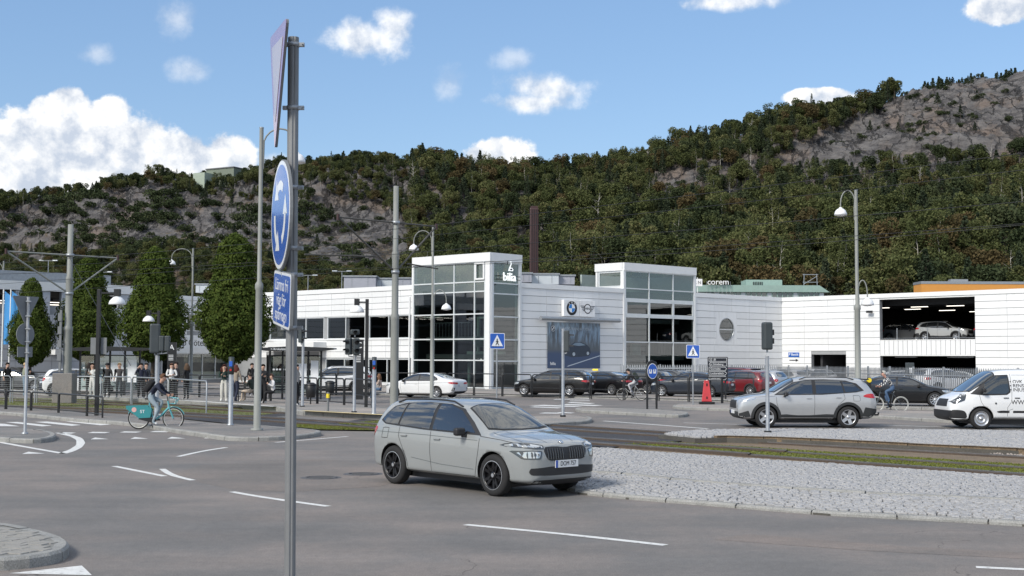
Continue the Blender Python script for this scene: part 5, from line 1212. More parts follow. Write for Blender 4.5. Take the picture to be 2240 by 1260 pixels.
class Car:
    def __init__(s, sp, pm):
        s.sp = sp; s.me, s.bvh = car_body(sp); s.me.materials[0] = pm; s.pm = pm
    def proj(s, ax, u, v, off):
        o, d = {'S': (Vector((u, 3, v)), Vector((0, -1, 0))), 'F': (Vector((5, u, v)), Vector((-1, 0, 0))), 'B': (Vector((-5, u, v)), Vector((1, 0, 0))), 'T': (Vector((u, v, 4)), Vector((0, 0, -1)))}[ax]
        h = s.bvh.ray_cast(o, d)
        if h[0] is None:
            h = s.bvh.find_nearest(o + d * (3 - .85 if ax == 'S' else 5 - 2.2 if ax in 'FB' else 2.8))
        n_ = h[1]
        if n_.dot(d) > 0: n_ = -n_
        return h[0] + n_ * off, n_
    def patch(s, name, poly, ax, off, m, par, mirror=None, step=.07, rnd=0, smooth=True, skirt=.012, res=.05):
        P = [Vector((a, b_, 0)) for a, b_ in poly]
        if rnd: P = smooth_loop(P, rnd)
        P = resample(P, res); P2 = [Vector((p.x, p.y)) for p in P]; n = len(P2)
        x0_, x1_ = min(p.x for p in P2), max(p.x for p in P2); y0_, y1_ = min(p.y for p in P2), max(p.y for p in P2); ins = []
        x = x0_ + step / 2
        while x < x1_:
            y = y0_ + step / 2
            while y < y1_:
                if inside((x, y), P2) and min((Vector((x, y)) - q).length for q in P2) > step * .3: ins.append(Vector((x, y)))
                y += step
            x += step
        V, _, Fs, _, _, _ = delaunay_2d_cdt(P2 + ins, [(i, (i + 1) % n) for i in range(n)], [], 1, 1e-5)
        out = []
        for sg in ((1, -1) if mirror else (1,)):
            b_ = MB(); vs = []; bk = []
            for p in V:
                q, nn = s.proj(ax, p.x, p.y, off); vs.append(q); bk.append(q - nn * skirt)
            fl = lambda L: [Vector((q.x, q.y * sg, q.z)) for q in L]
            b_.add(fl(vs), [tuple(f) for f in Fs], 0, smooth)
            k = len(V); b_.add(fl(vs + bk), [(i, (i + 1) % n, k + (i + 1) % n, k + i) for i in range(n)])
            out.append(b_.build(name, m, par))
        return out
    def line(s, name, lines, ax, w, m, par, mirror=True, off=.0025):
        b_ = MB()
        for pts in lines:
            P = resample([Vector((a, c, 0)) for a, c in pts], .06, False)
            Q = [s.proj(ax, p.x, p.y, off) for p in P]; vs = []
            for i, (q, nn) in enumerate(Q):
                t = (Q[min(i + 1, len(Q) - 1)][0] - Q[max(i - 1, 0)][0]).normalized(); e = t.cross(nn).normalized() * w / 2; vs += [q + e, q - e]
            for sg in ((1, -1) if mirror else (1,)): b_.add([Vector((q.x, q.y * sg, q.z)) for q in vs], [(2 * i, 2 * i + 2, 2 * i + 3, 2 * i + 1) for i in range(len(Q) - 1)])
        return b_.build(name, m, par)
def wheel(r, wd, kind, par=None):
    t = bpy.data.objects.new('wheel', None); COL.objects.link(t); t.parent = par
    ri = r * .68
    MB().lathe([(ri, -wd / 2 + .01), (ri + .02, -wd / 2), (r - .03, -wd / 2 + .005), (r - .006, -wd / 2 + .03), (r, -wd / 4), (r, wd / 4), (r - .006, wd / 2 - .03), (r - .03, wd / 2 - .005), (ri + .02, wd / 2), (ri, wd / 2 - .01), (ri, -wd / 2 + .01)], axis='y', n=36).build('tyre', M_TYRE, t)
    m = M_RIMB if kind == 'black' else M_RIMS
    b = MB(); f = -wd / 2
    b.lathe([(ri + .004, f + .006), (ri - .012, f + .004), (ri - .022, f + .03), (ri - .03, wd / 2 - .02)], axis='y', n=36)
    if kind == 'steel':
        b.lathe([(ri - .02, f + .03), (ri * .8, f + .05), (ri * .72, f + .03), (ri * .5, f + .02), (ri * .45, f + .05), (ri * .2, f + .05), (ri * .17, f + .01), (0, f + .01)], axis='y', n=36)
    else:
        n = {'black': 5, 'five': 5, 'ten': 10}[kind]
        for i in range(n):
            a = 2 * pi * i / n + .3; R3_ = Matrix.Rotation(a, 3, 'Y')
            for sg in ((-1, 1) if kind == 'black' else (0,)):
                w0, w1 = (.022, .014) if kind == 'ten' else (.03, .02) if kind == 'black' else (.055, .05)
                A = [Vector((w0, f + .028, .04)), Vector((-w0, f + .028, .04)), Vector((-w1 + sg * .05 * 1.0, f + .012, ri - .012)), Vector((w1 + sg * .05, f + .012, ri - .012))]
                B_ = [q + Vector((0, .03, 0)) for q in A]; b.add([R3_ @ q for q in A + B_], [(0, 1, 2, 3), (7, 6, 5, 4), (0, 3, 7, 4), (1, 5, 6, 2), (3, 2, 6, 7)])
        b.lathe([(.062, f + .03), (.055, f + .014), (0, f + .012)], axis='y', n=16)
    b.build('rim', m, t)
    MB().lathe([(ri - .03, f + .075), (.02, f + .075)], axis='y', n=24).lathe([(.145, f + .06), (.09, f + .06)], axis='y', n=24).build('brake_disc', M_RIMB if kind == 'black' else M_BLK, t)
    if kind == 'black': MB().lathe([(ri + .006, f + .001), (ri - .004, f - .0)], axis='y', n=40).lathe([(.032, f + .006), (0, f + .006)], axis='y', n=12).build('rim_edge', M_RIMS, t)
    return t
def build_car(name, label, cat, sp, pm, group=None):
    c = Car(sp, pm); t = thing(name, label, cat, (0, 0, 0), 0, group); sp['car'] = c
    o = bpy.data.objects.new('body', c.me); COL.objects.link(o); o.parent = t
    c.patch('window_surround', sp['dlo'], 'S', .005, M_BLK, t, True, rnd=0, step=.045, res=.03)
    for i, w_ in enumerate(sp['win']): c.patch('window', w_, 'S', .010, sp.get('sglass', M_CGL), t, True, rnd=0, step=.045, res=.03)
    half = sp['ws']; full = half + [(a, -b_) for a, b_ in half[::-1] if b_ > .001]
    c.patch('windscreen_surround', [(a + (.03 if k in range(0, 99) and a > sum(q[0] for q in half) / len(half) else -.03), b_ * 1.035) for k, (a, b_) in enumerate(full)], 'T', .005, M_BLK, t, rnd=0, step=.05, res=.03)
    c.patch('windscreen', full, 'T', .011, sp.get('fglass', M_CGL2), t, rnd=0, step=.05, res=.03)
    if 'rw' in sp:
        h = sp['rw']; f2 = h + [(-a, b_) for a, b_ in h[::-1] if a > .001]; c.patch('rear_window', f2, 'B', .006, M_CGL, t, rnd=1)
    if 'rwT' in sp: h = sp['rwT']; c.patch('rear_window', h + [(a, -b_) for a, b_ in h[::-1] if b_ > .001], 'T', .006, M_CGL, t, rnd=0)
    c.line('door_seam', sp['seams'], 'S', .010, M_SEAM, t)
    for nm, poly, ax, m, mir in sp['patches']:
        c.patch(nm, poly, ax, .006 + R.uniform(0, .0015), m, t, mir, rnd=1 if len(poly) > 4 and nm not in ('headlight', 'headlight_housing') else 0, res=.03, step=.05)
    # arch liners or cladding
    for ax in sp['axles']:
        r0, r1 = sp['wr'] + sp.get('gap', .05) - .012, sp['wr'] + sp.get('gap', .05) + sp.get('cladw', .0)
        if sp.get('cladw'):
            for sg in (1, -1):
                b = MB(); vs = []; N = 28
                a0 = -.15
                for k in range(N + 1):
                    a = a0 + (pi - 2 * a0) * k / N
                    for rr_, of in ((r0, -.02), (r0, .014), (r1, .012), (r1 + .004, 0)):
                        q, nn = c.proj('S', ax + rr_ * cos(a), max(.16, sp['wr'] + rr_ * sin(a)), of); vs.append((q.x, q.y * sg, q.z))
                b.add(vs, [(4 * k + e, 4 * k + 4 + e, 4 * k + 5 + e, 4 * k + 1 + e) for k in range(N) for e in range(3)], 0, False); b.build('arch_cladding', M_CLAD, t)
    W_ = max(p[1] for p in sp['plan']); p0 = None
    for ax in sp['axles']:
        for sg in (-1, 1):
            if p0 is None: w_ = p0 = wheel(sp['wr'], sp.get('ww', .215), sp['rim'], t); KIDS[w_.name] = [x for x in bpy.data.objects if x.parent == w_]
            else: w_ = copy_tree(p0, t)
            w_.location = (ax, sg * (W_ - .125), sp['wr'])
            w_.rotation_euler = (0, 0, 0 if sg < 0 else pi)
    for sg in (1, -1):
        mx, my, mz = sp['mirror']
        b = MB().box((mx, sg * (my + .10), mz), (.12, .20, .13)); o = b.build('mirror', sp.get('mirm', M_BLK), t, bevel=.035)
        MB().box((mx + .03, sg * my, mz - .07), (.06, .12, .04)).build('mirror_arm', M_BLK, o)
        for hx, hz in sp['handles']:
            q, nn = c.proj('S', hx, hz, .022); MB().box((q.x, sg * q.y, q.z), (.17, .022, .026)).build('door_handle', (sp.get('hm') or pm), t, bevel=.008)
    if 'rails' in sp:
        x0_, x1_, y_, m = sp['rails']
        for sg in (1, -1):
            P = []
            for k in range(9):
                x = x0_ + (x1_ - x0_) * k / 8; q, nn = c.proj('T', x, y_, 0); P.append((x, sg * y_, q.z + (.055 if 0 < k < 8 else .01)))
            MB().tube(P, .016, 8).build('roof_rail', m, t)
    for (ax, u, v, kind, txt) in sp.get('plates', []):
        q, nn = c.proj(ax, u, v, .012); d = 1 if ax == 'F' else -1
        Mx = Matrix(((0, 0, d, q.x), (d, 0, 0, u), (0, 1, 0, v), (0, 0, 0, 1)))
        pl = MB().box((0, 0, 0), (.52, .115, .014)).build('number_plate', M_PYE if kind == 'y' else M_PLATE, t); pl.matrix_basis = Mx
        e = MB().box((-.235, 0, .0085), (.045, .112, .003)).build('plate_band', M_PBL, pl)
        if txt: text('plate_text', txt, .105, M_TXB, pl, Matrix.Translation((.025, 0, .009)), ext=.001, world=False, squash=.82)
    # interior block and chassis
    z0 = sp['wr'] * .62; MB().b2(sp['axles'][0] - .25, sp['axles'][1] + .2, -W_ * .72, W_ * .72, z0 - .06, z0 + .12).build('underbody', M_BLK, t)
    return t, c
def at_(o, x, y, yaw, z=0): o.location = (x, y, z); o.rotation_euler = (0, 0, yaw)
sm_ = [(-1.3, 0)]
# grey compact suv
KAM = dict(wr=.335, gap=.045, axles=(-1.325, 1.325), rim='black', roofw=.735,
 top=[(-2.055, .80), (-2.035, .98), (-1.98, 1.10), (-1.89, 1.26), (-1.78, 1.43), (-1.66, 1.478), (-1.3, 1.50), (-.6, 1.52), (0, 1.51), (.3, 1.46), (.5, 1.38), (.75, 1.24), (1.0, 1.09), (1.1, 1.03), (1.2, 1.005), (1.6, .965), (1.9, .91), (2.02, .87), (2.09, .83), (2.135, .75), (2.15, .66)],
 bot=[(-2.055, .46), (-2.0, .30), (-1.9, .23), (-1.3, .20), (1.5, .19), (2.0, .20), (2.08, .22), (2.15, .34)],
 plan=[(-2.055, .66), (-2.03, .78), (-1.9, .855), (-1.6, .89), (0, .895), (1.4, .89), (1.7, .875), (1.95, .81), (2.06, .73), (2.12, .63), (2.15, .50)],
 belt=[(-2.055, .72), (-1.98, .95), (-1.5, 1.01), (0, .965), (1.1, .93), (1.6, .90), (1.95, .83), (2.07, .78), (2.15, .60)],
 dlo=[(1.02, .95), (.72, 1.15), (.36, 1.355), (0, 1.425), (-.6, 1.44), (-1.2, 1.415), (-1.50, 1.35), (-1.76, 1.10), (-1.58, 1.04), (-.5, .985)],
 win=[[(.86, .985), (.62, 1.155), (.34, 1.325), (0, 1.41), (-.23, 1.418), (-.23, .998)], [(-.31, 1.0), (-.31, 1.42), (-.8, 1.42), (-1.10, 1.398), (-1.16, 1.04)], [(-1.21, 1.045), (-1.15, 1.39), (-1.47, 1.335), (-1.70, 1.12), (-1.56, 1.06)]],
 ws=[(1.10, 0), (1.07, .40), (.99, .66), (.80, .615), (.43, .535), (.38, .3), (.37, 0)],
 rw=[(0, 1.10), (.58, 1.12), (.52, 1.38), (0, 1.40)],
 seams=[[(-.27, 1.0), (-.27, .6), (-.25, .30)], [(1.0, .95), (.98, .7), (.92, .45), (.88, .30)], [(-1.14, 1.03), (-1.16, .85), (-1.02, .62), (-.93, .45), (-.90, .30)], [(.88, .285), (-.90, .285)], [(-1.45, .98), (-1.62, .98), (-1.66, .80), (-1.48, .80), (-1.45, .98)], [(1.0, .94), (1.5, .905), (1.85, .86)]],
 handles=[(-.08, .845), (-1.0, .865)], mirror=(.62, .88, 1.0), rails=(-1.5, .28, .60, M_BLK), hm=None,
 patches=[('grille', [(-.50, .80), (-.2, .81), (0, .785), (.2, .81), (.50, .80), (.43, .61), (.30, .585), (-.30, .585), (-.43, .61)], 'F', M_BLK, False), ('headlight_housing', [(.45, .83), (.66, .87), (.85, .87), (.87, .81), (.66, .78), (.47, .775)], 'F', M_HLD, True), ('headlight', [(.48, .818), (.66, .855), (.845, .86), (.85, .825), (.66, .80), (.49, .79)], 'F', M_HL, True), ('headlight_housing', [(.52, .745), (.56, .62), (.80, .62), (.86, .75), (.70, .76)], 'F', M_HLD, True), ('headlight', [(.55, .73), (.585, .64), (.78, .64), (.83, .73), (.70, .745)], 'F', M_HL, True),
  ('front_intake', [(-.70, .50), (.70, .50), (.74, .42), (.68, .36), (-.68, .36), (-.74, .42)], 'F', M_BLK, False), ('front_skid', [(-.66, .29), (.66, .29), (.62, .21), (-.62, .21)], 'F', M_BLK, False), ('tail_light', [(-2.03, .98), (-1.88, 1.0), (-1.80, .97), (-1.93, .84), (-2.02, .80)], 'S', M_TL, True),
  ('rear_bumper_trim', [(-.7, .44), (.7, .44), (.7, .30), (-.7, .30)], 'B', M_BLK, False)],
 plates=[('F', -.0, .535, 'w', 'DOM 757'), ('B', 0, .80, 'w', 'DOM 757')])
PK = paint('nardo_grey', (.262, .276, .278))
kam, cK = build_car('compact_suv', 'light grey compact suv with black wheels and roof rails crossing the junction in front', 'car', KAM, PK)
for sg in (1, -1):
    for k in range(7):
        y = sg * (.08 + k * .055); q, nn = cK.proj('F', y, .70, .012); q0, _ = cK.proj('F', y, .775, .014); q1, _ = cK.proj('F', y, .615, .014)
        MB().tube([q0, q, q1], .009, 6).build('grille_rib', mat('grille_gloss', (.03, .03, .032), .15, coat=1), kam)
q, nn = cK.proj('F', 0, .865, .01); e = MB().lathe([(0, .008), (.042, .006), (.046, 0)], n=20).build('emblem', M_CHR, kam); e.matrix_basis = Matrix.Translation(q) @ nn.to_track_quat('Z', 'Y').to_matrix().to_4x4()
cK.line('bonnet_crease', [[(1.15, .42), (1.6, .38), (2.0, .30)], [(1.12, .66), (1.5, .70), (1.85, .70)]], 'T', .008, M_SEAM, kam)
False and cK.line('headlight_divider', [[(.52, .80), (.78, .815)], [(.62, .80), (.61, .77)], [(.70, .815), (.69, .785)], [(.62, .69), (.77, .69)], [(.69, .73), (.69, .65)]], 'F', .010, M_BLK, kam, off=.009)
MB().b2(.1, .35, .22, .62, .55, 1.12).b2(.1, .35, -.62, -.22, .55, 1.12).build('seat', M_CLAD, kam);
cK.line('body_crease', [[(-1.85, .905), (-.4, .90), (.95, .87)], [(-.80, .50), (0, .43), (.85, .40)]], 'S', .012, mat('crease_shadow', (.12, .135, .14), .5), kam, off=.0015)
at_(kam, -.565, 21.78, -.835); kam.scale = (1, .97, 1)
# silver suv
RAV = dict(wr=.355, gap=.06, cladw=.075, axles=(-1.345, 1.345), rim='five', roofw=.74, crease=.6,
 top=[(-2.33, .86), (-2.31, 1.06), (-2.22, 1.22), (-2.08, 1.42), (-1.96, 1.58), (-1.82, 1.625), (-1.3, 1.66), (-.5, 1.68), (.1, 1.665), (.35, 1.61), (.6, 1.48), (.9, 1.30), (1.12, 1.17), (1.25, 1.125), (1.7, 1.075), (2.0, 1.01), (2.15, .965), (2.23, .90), (2.26, .80), (2.27, .70)],
 bot=[(-2.33, .52), (-2.25, .36), (-2.1, .28), (-1.3, .24), (1.5, .23), (2.05, .25), (2.2, .30), (2.27, .42)],
 plan=[(-2.33, .70), (-2.30, .82), (-2.1, .90), (-1.7, .925), (0, .925), (1.4, .925), (1.75, .90), (2.0, .86), (2.15, .81), (2.23, .75), (2.27, .66)],
 belt=[(-2.33, .80), (-2.2, 1.08), (-1.6, 1.12), (0, 1.06), (1.1, 1.03), (1.7, .99), (2.0, .93), (2.15, .84), (2.27, .56)],
 dlo=[(1.08, 1.065), (.75, 1.28), (.42, 1.48), (0, 1.56), (-.6, 1.575), (-1.3, 1.54), (-1.65, 1.45), (-1.88, 1.22), (-1.6, 1.16), (-.5, 1.08)],
 win=[[(.98, 1.10), (.72, 1.26), (.38, 1.46), (.05, 1.53), (-.18, 1.54), (-.18, 1.10)], [(-.30, 1.11), (-.30, 1.54), (-.8, 1.545), (-1.12, 1.53), (-1.2, 1.15)], [(-1.26, 1.16), (-1.18, 1.51), (-1.5, 1.46), (-1.76, 1.23), (-1.62, 1.19)]],
 ws=[(1.16, 0), (1.12, .42), (1.04, .74), (.8, .69), (.42, .61), (.37, .3), (.36, 0)], rw=[(0, 1.22), (.64, 1.24), (.56, 1.5), (0, 1.52)],
 seams=[[(-.24, 1.08), (-.24, .7), (-.22, .34)], [(1.02, 1.05), (1.0, .8), (.90, .5), (.86, .36)], [(-1.2, 1.13), (-1.24, .95), (-1.02, .75), (-.88, .5), (-.84, .36)], [(-1.5, 1.06), (-1.72, 1.06), (-1.74, .88), (-1.52, .88), (-1.5, 1.06)], [(1.05, 1.03), (1.6, 1.0), (2.0, .95)]],
 handles=[(-.06, .96), (-1.02, .99)], mirror=(.72, .92, 1.10), rails=(-1.6, .2, .62, M_BLK), hm=None,
 patches=[('headlight', [(2.16, .90), (2.0, .96), (1.66, .99), (1.72, .93), (1.98, .87), (2.17, .83)], 'S', M_HL, True), ('tail_light', [(-2.26, 1.12), (-1.98, 1.12), (-1.80, 1.04), (-1.95, .99), (-2.28, .96)], 'S', M_TL, True),
  ('sill_cladding', [(.92, .36), (.85, .46), (.2, .40), (-.9, .47), (-.95, .36), (-.9, .28), (.9, .28)], 'S', M_CLAD, True), ('front_bumper_lower', [(-.72, .52), (.72, .52), (.70, .30), (-.70, .30)], 'F', M_CLAD, False), ('bumper_corner', [(2.22, .46), (1.92, .56), (1.84, .36), (2.18, .32)], 'S', M_CLAD, True), ('rear_bumper_trim', [(-2.29, .62), (-1.9, .68), (-1.80, .40), (-2.2, .34)], 'S', M_CLAD, True),
  ('grille', [(-.45, .88), (.45, .88), (.52, .62), (-.52, .62)], 'F', M_BLK, False), ('rear_trim', [(-.8, .6), (.8, .6), (.8, .4), (-.8, .4)], 'B', M_CLAD, False)],
 plates=[('F', 0, .5, 'w', ''), ('B', 0, .85, 'w', '')])
PS = paint('silver', (.50, .51, .52), .55)
rav, cR = build_car('silver_suv', 'silver suv with dark wheel arches and alloy wheels driving left past the cobbled island', 'car', RAV, PS)
MB().b2(-2.12, -1.92, -.6, .6, 1.56, 1.60).build('spoiler', M_BLK, rav, bevel=.015)
MB().tube([(-2.30, .55, .42), (-2.42, .55, .42), (-2.44, .55, .50)], .03).build('tow_hook', M_BLK, rav)
at_(rav, 9.62, 42.0, pi + .02)
# van
VAN = dict(wr=.345, gap=.06, axles=(-1.465, 1.465), rim='steel', roofw=.84, crease=.3,
 top=[(-2.53, 1.1), (-2.515, 1.80), (-2.45, 1.90), (-2.2, 1.93), (-1, 1.95), (.3, 1.95), (.72, 1.92), (.95, 1.85), (1.25, 1.65), (1.6, 1.40), (1.85, 1.23), (2.0, 1.16), (2.2, 1.08), (2.34, .98), (2.41, .82), (2.44, .66), (2.445, .55)],
 bot=[(-2.53, .45), (-2.4, .34), (-1.4, .30), (1.5, .28), (2.2, .24), (2.38, .27), (2.445, .40)],
 plan=[(-2.53, .90), (-2.45, .965), (-2.0, .985), (1.3, .985), (1.7, .975), (2.0, .93), (2.2, .89), (2.34, .84), (2.42, .77), (2.445, .68)],
 belt=[(-2.53, 1.0), (-2.4, 1.12), (1.2, 1.12), (1.6, 1.09), (2.0, 1.0), (2.25, .88), (2.445, .5)],
 dlo=[(1.80, 1.13), (1.50, 1.36), (1.12, 1.66), (1.0, 1.74), (.55, 1.76), (.50, 1.20), (.62, 1.11), (1.3, 1.09)], win=[[(1.40, 1.14), (1.30, 1.48), (1.08, 1.64), (.98, 1.70), (.58, 1.715), (.55, 1.22), (.66, 1.14)]], sglass=M_CGL2,
 ws=[(1.92, 0), (1.88, .45), (1.78, .80), (1.4, .80), (.98, .76), (.92, .4), (.90, 0)], rw=[(.08, 1.25), (.7, 1.25), (.66, 1.7), (.08, 1.7)],
 seams=[[(.48, 1.80), (.46, 1.2), (.48, .9), (.62, .70), (.62, .36)], [(1.52, 1.13), (1.46, .86), (1.36, .72)], [(-.85, 1.8), (-.85, .36)], [(.44, 1.75), (-.83, 1.75)], [(.44, .66), (.60, .60)]],
 handles=[(.66, 1.01), (.3, 1.01)], mirror=(1.42, .98, 1.26), hm=M_BLK,
 patches=[('headlight', [(2.37, .88), (2.02, 1.13), (1.90, 1.12), (1.98, .92), (2.30, .80)], 'S', M_HLD, True), ('headlight_reflector', [(2.30, .90), (2.14, .98), (2.06, .94), (2.22, .85)], 'S', M_HL, True), ('bumper', [(2.42, .62), (2.1, .62), (1.95, .56), (1.90, .34), (2.3, .26), (2.42, .36)], 'S', M_BLK, True), ('bumper_front', [(-.8, .60), (.8, .60), (.78, .28), (-.78, .28)], 'F', M_BLK, False), ('grille', [(-.42, .96), (.42, .96), (.50, .72), (-.50, .72)], 'F', M_BLK, False),
  ('rubbing_strip', [(.98, .58), (.92, .53), (.72, .53), (.55, .53), (.55, .60), (.8, .61)], 'S', M_BLK, True), ('rubbing_strip', [(.44, .53), (-.8, .53), (-.8, .60), (.44, .60)], 'S', M_BLK, True), ('tail_light', [(-2.5, 1.6), (-2.42, 1.6), (-2.42, 1.0), (-2.5, 1.0)], 'S', M_TL, True)])
PW = paint('white', (.74, .75, .76))
van, cV = build_car('delivery_van', 'white delivery van with black lettering on its side, cut by the picture edge', 'van', VAN, PW)
MB().lathe([(0, .0), (.03, 0)], axis='y', n=12).build('door_lock', M_BLK, van).location = (1.0, .995, .84)
Mt = Matrix(((-1, 0, 0, 0), (0, 0, 1, .995), (0, 1, 0, 0), (0, 0, 0, 1)))
def vt(s_t, x, z, sz):
    q, nn = cV.proj('S', x, z, .006); o = text('lettering', s_t, sz, M_TXB, van, Matrix(((-1, 0, 0, x), (0, 0, 1, q.y), (0, 1, 0, z), (0, 0, 0, 1))), ext=.002, align='LEFT', world=False); return o
vt('• OVK', .52, 1.53, .155); vt('• RENSNING', .52, 1.40, .155); vt('• INJUSTERING', .52, 1.27, .155); vt('WWW.', .50, .87, .2)
at_(van, 16.62, 41.7, pi + .01)
# white saloon
SED = dict(wr=.335, gap=.04, axles=(-1.425, 1.425), rim='ten', roofw=.72,
 top=[(-2.5, .78), (-2.485, .95), (-2.42, 1.06), (-2.2, 1.10), (-1.95, 1.125), (-1.75, 1.17), (-1.45, 1.28), (-1.15, 1.37), (-.8, 1.42), (-.3, 1.44), (.1, 1.42), (.4, 1.35), (.7, 1.22), (1.0, 1.06), (1.15, .99), (1.3, .965), (1.8, .90), (2.05, .82), (2.15, .72), (2.2, .6), (2.21, .52)],
 bot=[(-2.5, .45), (-2.4, .28), (-2.2, .22), (-1.4, .18), (1.5, .17), (2.1, .18), (2.21, .34)],
 plan=[(-2.5, .66), (-2.47, .80), (-2.3, .88), (-1.8, .912), (0, .912), (1.4, .905), (1.8, .87), (2.0, .80), (2.12, .70), (2.18, .58), (2.21, .46)],
 belt=[(-2.5, .72), (-2.42, .95), (-1.9, .99), (-.8, .96), (0, .93), (1.1, .89), (1.7, .84), (2.05, .74), (2.21, .46)],
 dlo=[(.98, .94), (.7, 1.13), (.38, 1.29), (0, 1.36), (-.6, 1.36), (-1.1, 1.28), (-1.42, 1.14), (-1.5, 1.02), (-1.2, .975)],
 win=[[(.86, .965), (.6, 1.14), (.33, 1.26), (0, 1.32), (-.18, 1.33), (-.2, .975)], [(-.29, .98), (-.28, 1.33), (-.6, 1.33), (-1.05, 1.26), (-1.36, 1.12), (-1.42, 1.03), (-1.2, 1.0)]],
 ws=[(1.12, 0), (1.08, .42), (.98, .72), (.7, .66), (.36, .57), (.31, .3), (.30, 0)], rwT=[(-1.78, 0), (-1.74, .45), (-1.66, .62), (-1.25, .55), (-1.1, .5), (-1.06, 0)],
 seams=[[(-.24, .96), (-.24, .6), (-.22, .3)], [(1.0, .93), (.98, .6), (.92, .3)], [(-1.3, 1.0), (-1.34, .85), (-1.1, .6), (-1.0, .45), (-1.0, .3)], [(.92, .29), (-1.0, .29)], [(-2.35, .90), (.9, .80)]],
 handles=[(-.08, .80), (-1.12, .83)], mirror=(.72, .9, .97), hm=None,
 patches=[('headlight', [(2.12, .72), (1.95, .76), (1.72, .77), (1.80, .68), (2.1, .63)], 'S', M_HL, True), ('tail_light', [(.30, .90), (.78, .92), (.80, .82), (.62, .79), (.32, .80)], 'B', M_TL, True), ('tail_light', [(-2.48, .92), (-2.25, .92), (-2.15, .87), (-2.46, .80)], 'S', M_TL, True), ('rear_diffuser', [(-.62, .40), (.62, .40), (.55, .28), (-.55, .28)], 'B', M_BLK, False), ('bumper_vent', [(.62, .60), (.80, .62), (.82, .42), (.70, .42)], 'B', M_BLK, True), ('grille', [(-.35, .74), (.35, .74), (.35, .52), (-.35, .52)], 'F', M_BLK, False)],
 plates=[('B', 0, .80, 'w', 'ABD 14X')])
SED['plates'] = [('B', 0, .72, 'w', '')]
sed, cS = build_car('saloon_car', 'white saloon car with red tail lights waiting in the street behind the grey suv', 'car', SED, PW)
at_(sed, -5.05, 72.2, pi - .50)
# estate template for parked cars
EST = dict(SED); EST.update(top=[(-2.5, .78), (-2.485, .95), (-2.44, 1.06), (-2.36, 1.16), (-2.22, 1.32), (-2.05, 1.44), (-1.7, 1.47), (-.8, 1.50), (-.3, 1.50), (.1, 1.47), (.4, 1.38), (.7, 1.23), (1.0, 1.07), (1.15, 1.0), (1.3, .97), (1.8, .90), (2.05, .82), (2.15, .72), (2.2, .6), (2.21, .52)],
 dlo=[(.98, .94), (.7, 1.14), (.38, 1.31), (0, 1.40), (-.8, 1.42), (-1.7, 1.37), (-2.05, 1.24), (-2.2, 1.08), (-1.2, .985)], win=[SED['win'][0], [(-.29, .98), (-.28, 1.37), (-.8, 1.375), (-1.2, 1.36), (-1.28, 1.02)], [(-1.35, 1.03), (-1.27, 1.35), (-1.7, 1.32), (-2.0, 1.2), (-2.1, 1.10)]], rw=[(0, 1.08), (.66, 1.08), (.56, 1.36), (0, 1.36)],
 rails=(-2.0, .1, .58, M_BLK), plates=[('B', 0, .72, 'w', '')], mirror=(.72, .9, .97)); EST.pop('rwT')
PB = paint('black', (.004, .004, .005))
est, cE = build_car('estate_car', 'black estate car parked by the pavement railing, leftmost of the dark cars', 'car', EST, PB, 'parked cars near the dealership')
HAT = dict(KAM); HAT.update(cladw=.05, rim='ten', plates=[('B', 0, .80, 'w', '')], rails=(-1.5, .28, .60, M_CHR))
PR_ = paint('red', (.14, .010, .014))
hat, cH = build_car('hatchback', 'red hatchback parked behind the direction sign board', 'car', HAT, PR_, 'parked cars near the dealership')
SUVG = 'parked cars near the dealership'
def alltree(o): return [o] + [y for x in KIDS2.get(o, [x for x in bpy.data.objects if x.parent == o]) for y in alltree(x)]
KIDS2 = {}
for o in list(bpy.data.objects):
    if o.parent is not None: KIDS.setdefault(o.parent.name, []).append(o) if o not in KIDS.get(o.parent.name, []) else None
cols = {'black': PB, 'white': PW, 'silver': PS, 'dark': paint('midnight', (.012, .018, .03)), 'grey': paint('graphite', (.09, .095, .10)), 'pale': paint('pale_grey', (.42, .43, .43)), 'blue': paint('slate_blue', (.05, .09, .14)), 'red': PR_}
def park(src, sm, col, X, Y, yaw, label, name=None, z=.1, group=SUVG):
    o = copy_tree(src, None, {sm.name: cols[col]}); o.name = name or src.name.split('.')[0]; at_(o, X, Y, yaw, z); o['label'] = label; o['group'] = group; o['category'] = 'car'; return o
def gx(px, D): return (px - 1120) / FPX * D
b_dir = atan2(FB.t.y, FB.t.x); a_dir = atan2(FA.t.y, FA.t.x)
at_(est, gx(1208, 74), 74, pi - .42, .1)
park(sed, PW, 'black', gx(1318, 75), 75.5, pi - .75, 'black taxi with a yellow roof sign, parked between two dark cars')
tx = MB().box((0, 0, 0), (.34, .14, .11)).build('roof_sign_box', mat('taxi_yellow', (.85, .65, .05), .4, emit=.3), None, bevel=.03, label='small yellow taxi sign on the roof of the black car', cat='taxi sign'); tx.location = (gx(1303, 75), 75.2, 1.6)
park(est, PB, 'black', gx(1392, 77), 78.5, pi - .62, 'black estate car behind the cyclist in dark clothes')
park(est, PB, 'grey', gx(1440, 82), 83, pi - .7, 'dark grey estate car half hidden behind the round blue sign')
park(sed, PW, 'dark', gx(1517, 71), 72.5, pi - .45, 'midnight blue saloon parked beside the red and black barrier')
at_(hat, gx(1622, 74), 75, pi - .75, .1)
park(rav, PS, 'red', gx(1655, 71), 79.5, pi - .8, 'dark red suv parked just right of the direction sign board')
park(hat, PR_, 'silver', gx(1700, 70), 77, pi - .7, 'silver hatchback parked to the right of the red cars')
park(hat, PR_, 'white', gx(1745, 82), 88, pi - .8, 'white hatchback behind the palisade fence near the garage door')
park(est, PB, 'white', gx(1820, 88), 95, pi + .7, 'white estate car with roof rails by the small garage door')
park(sed, PW, 'black', gx(1985, 58), 59.0, -.25, 'black coupe parked behind the cyclist in the striped shirt, nose to the right')
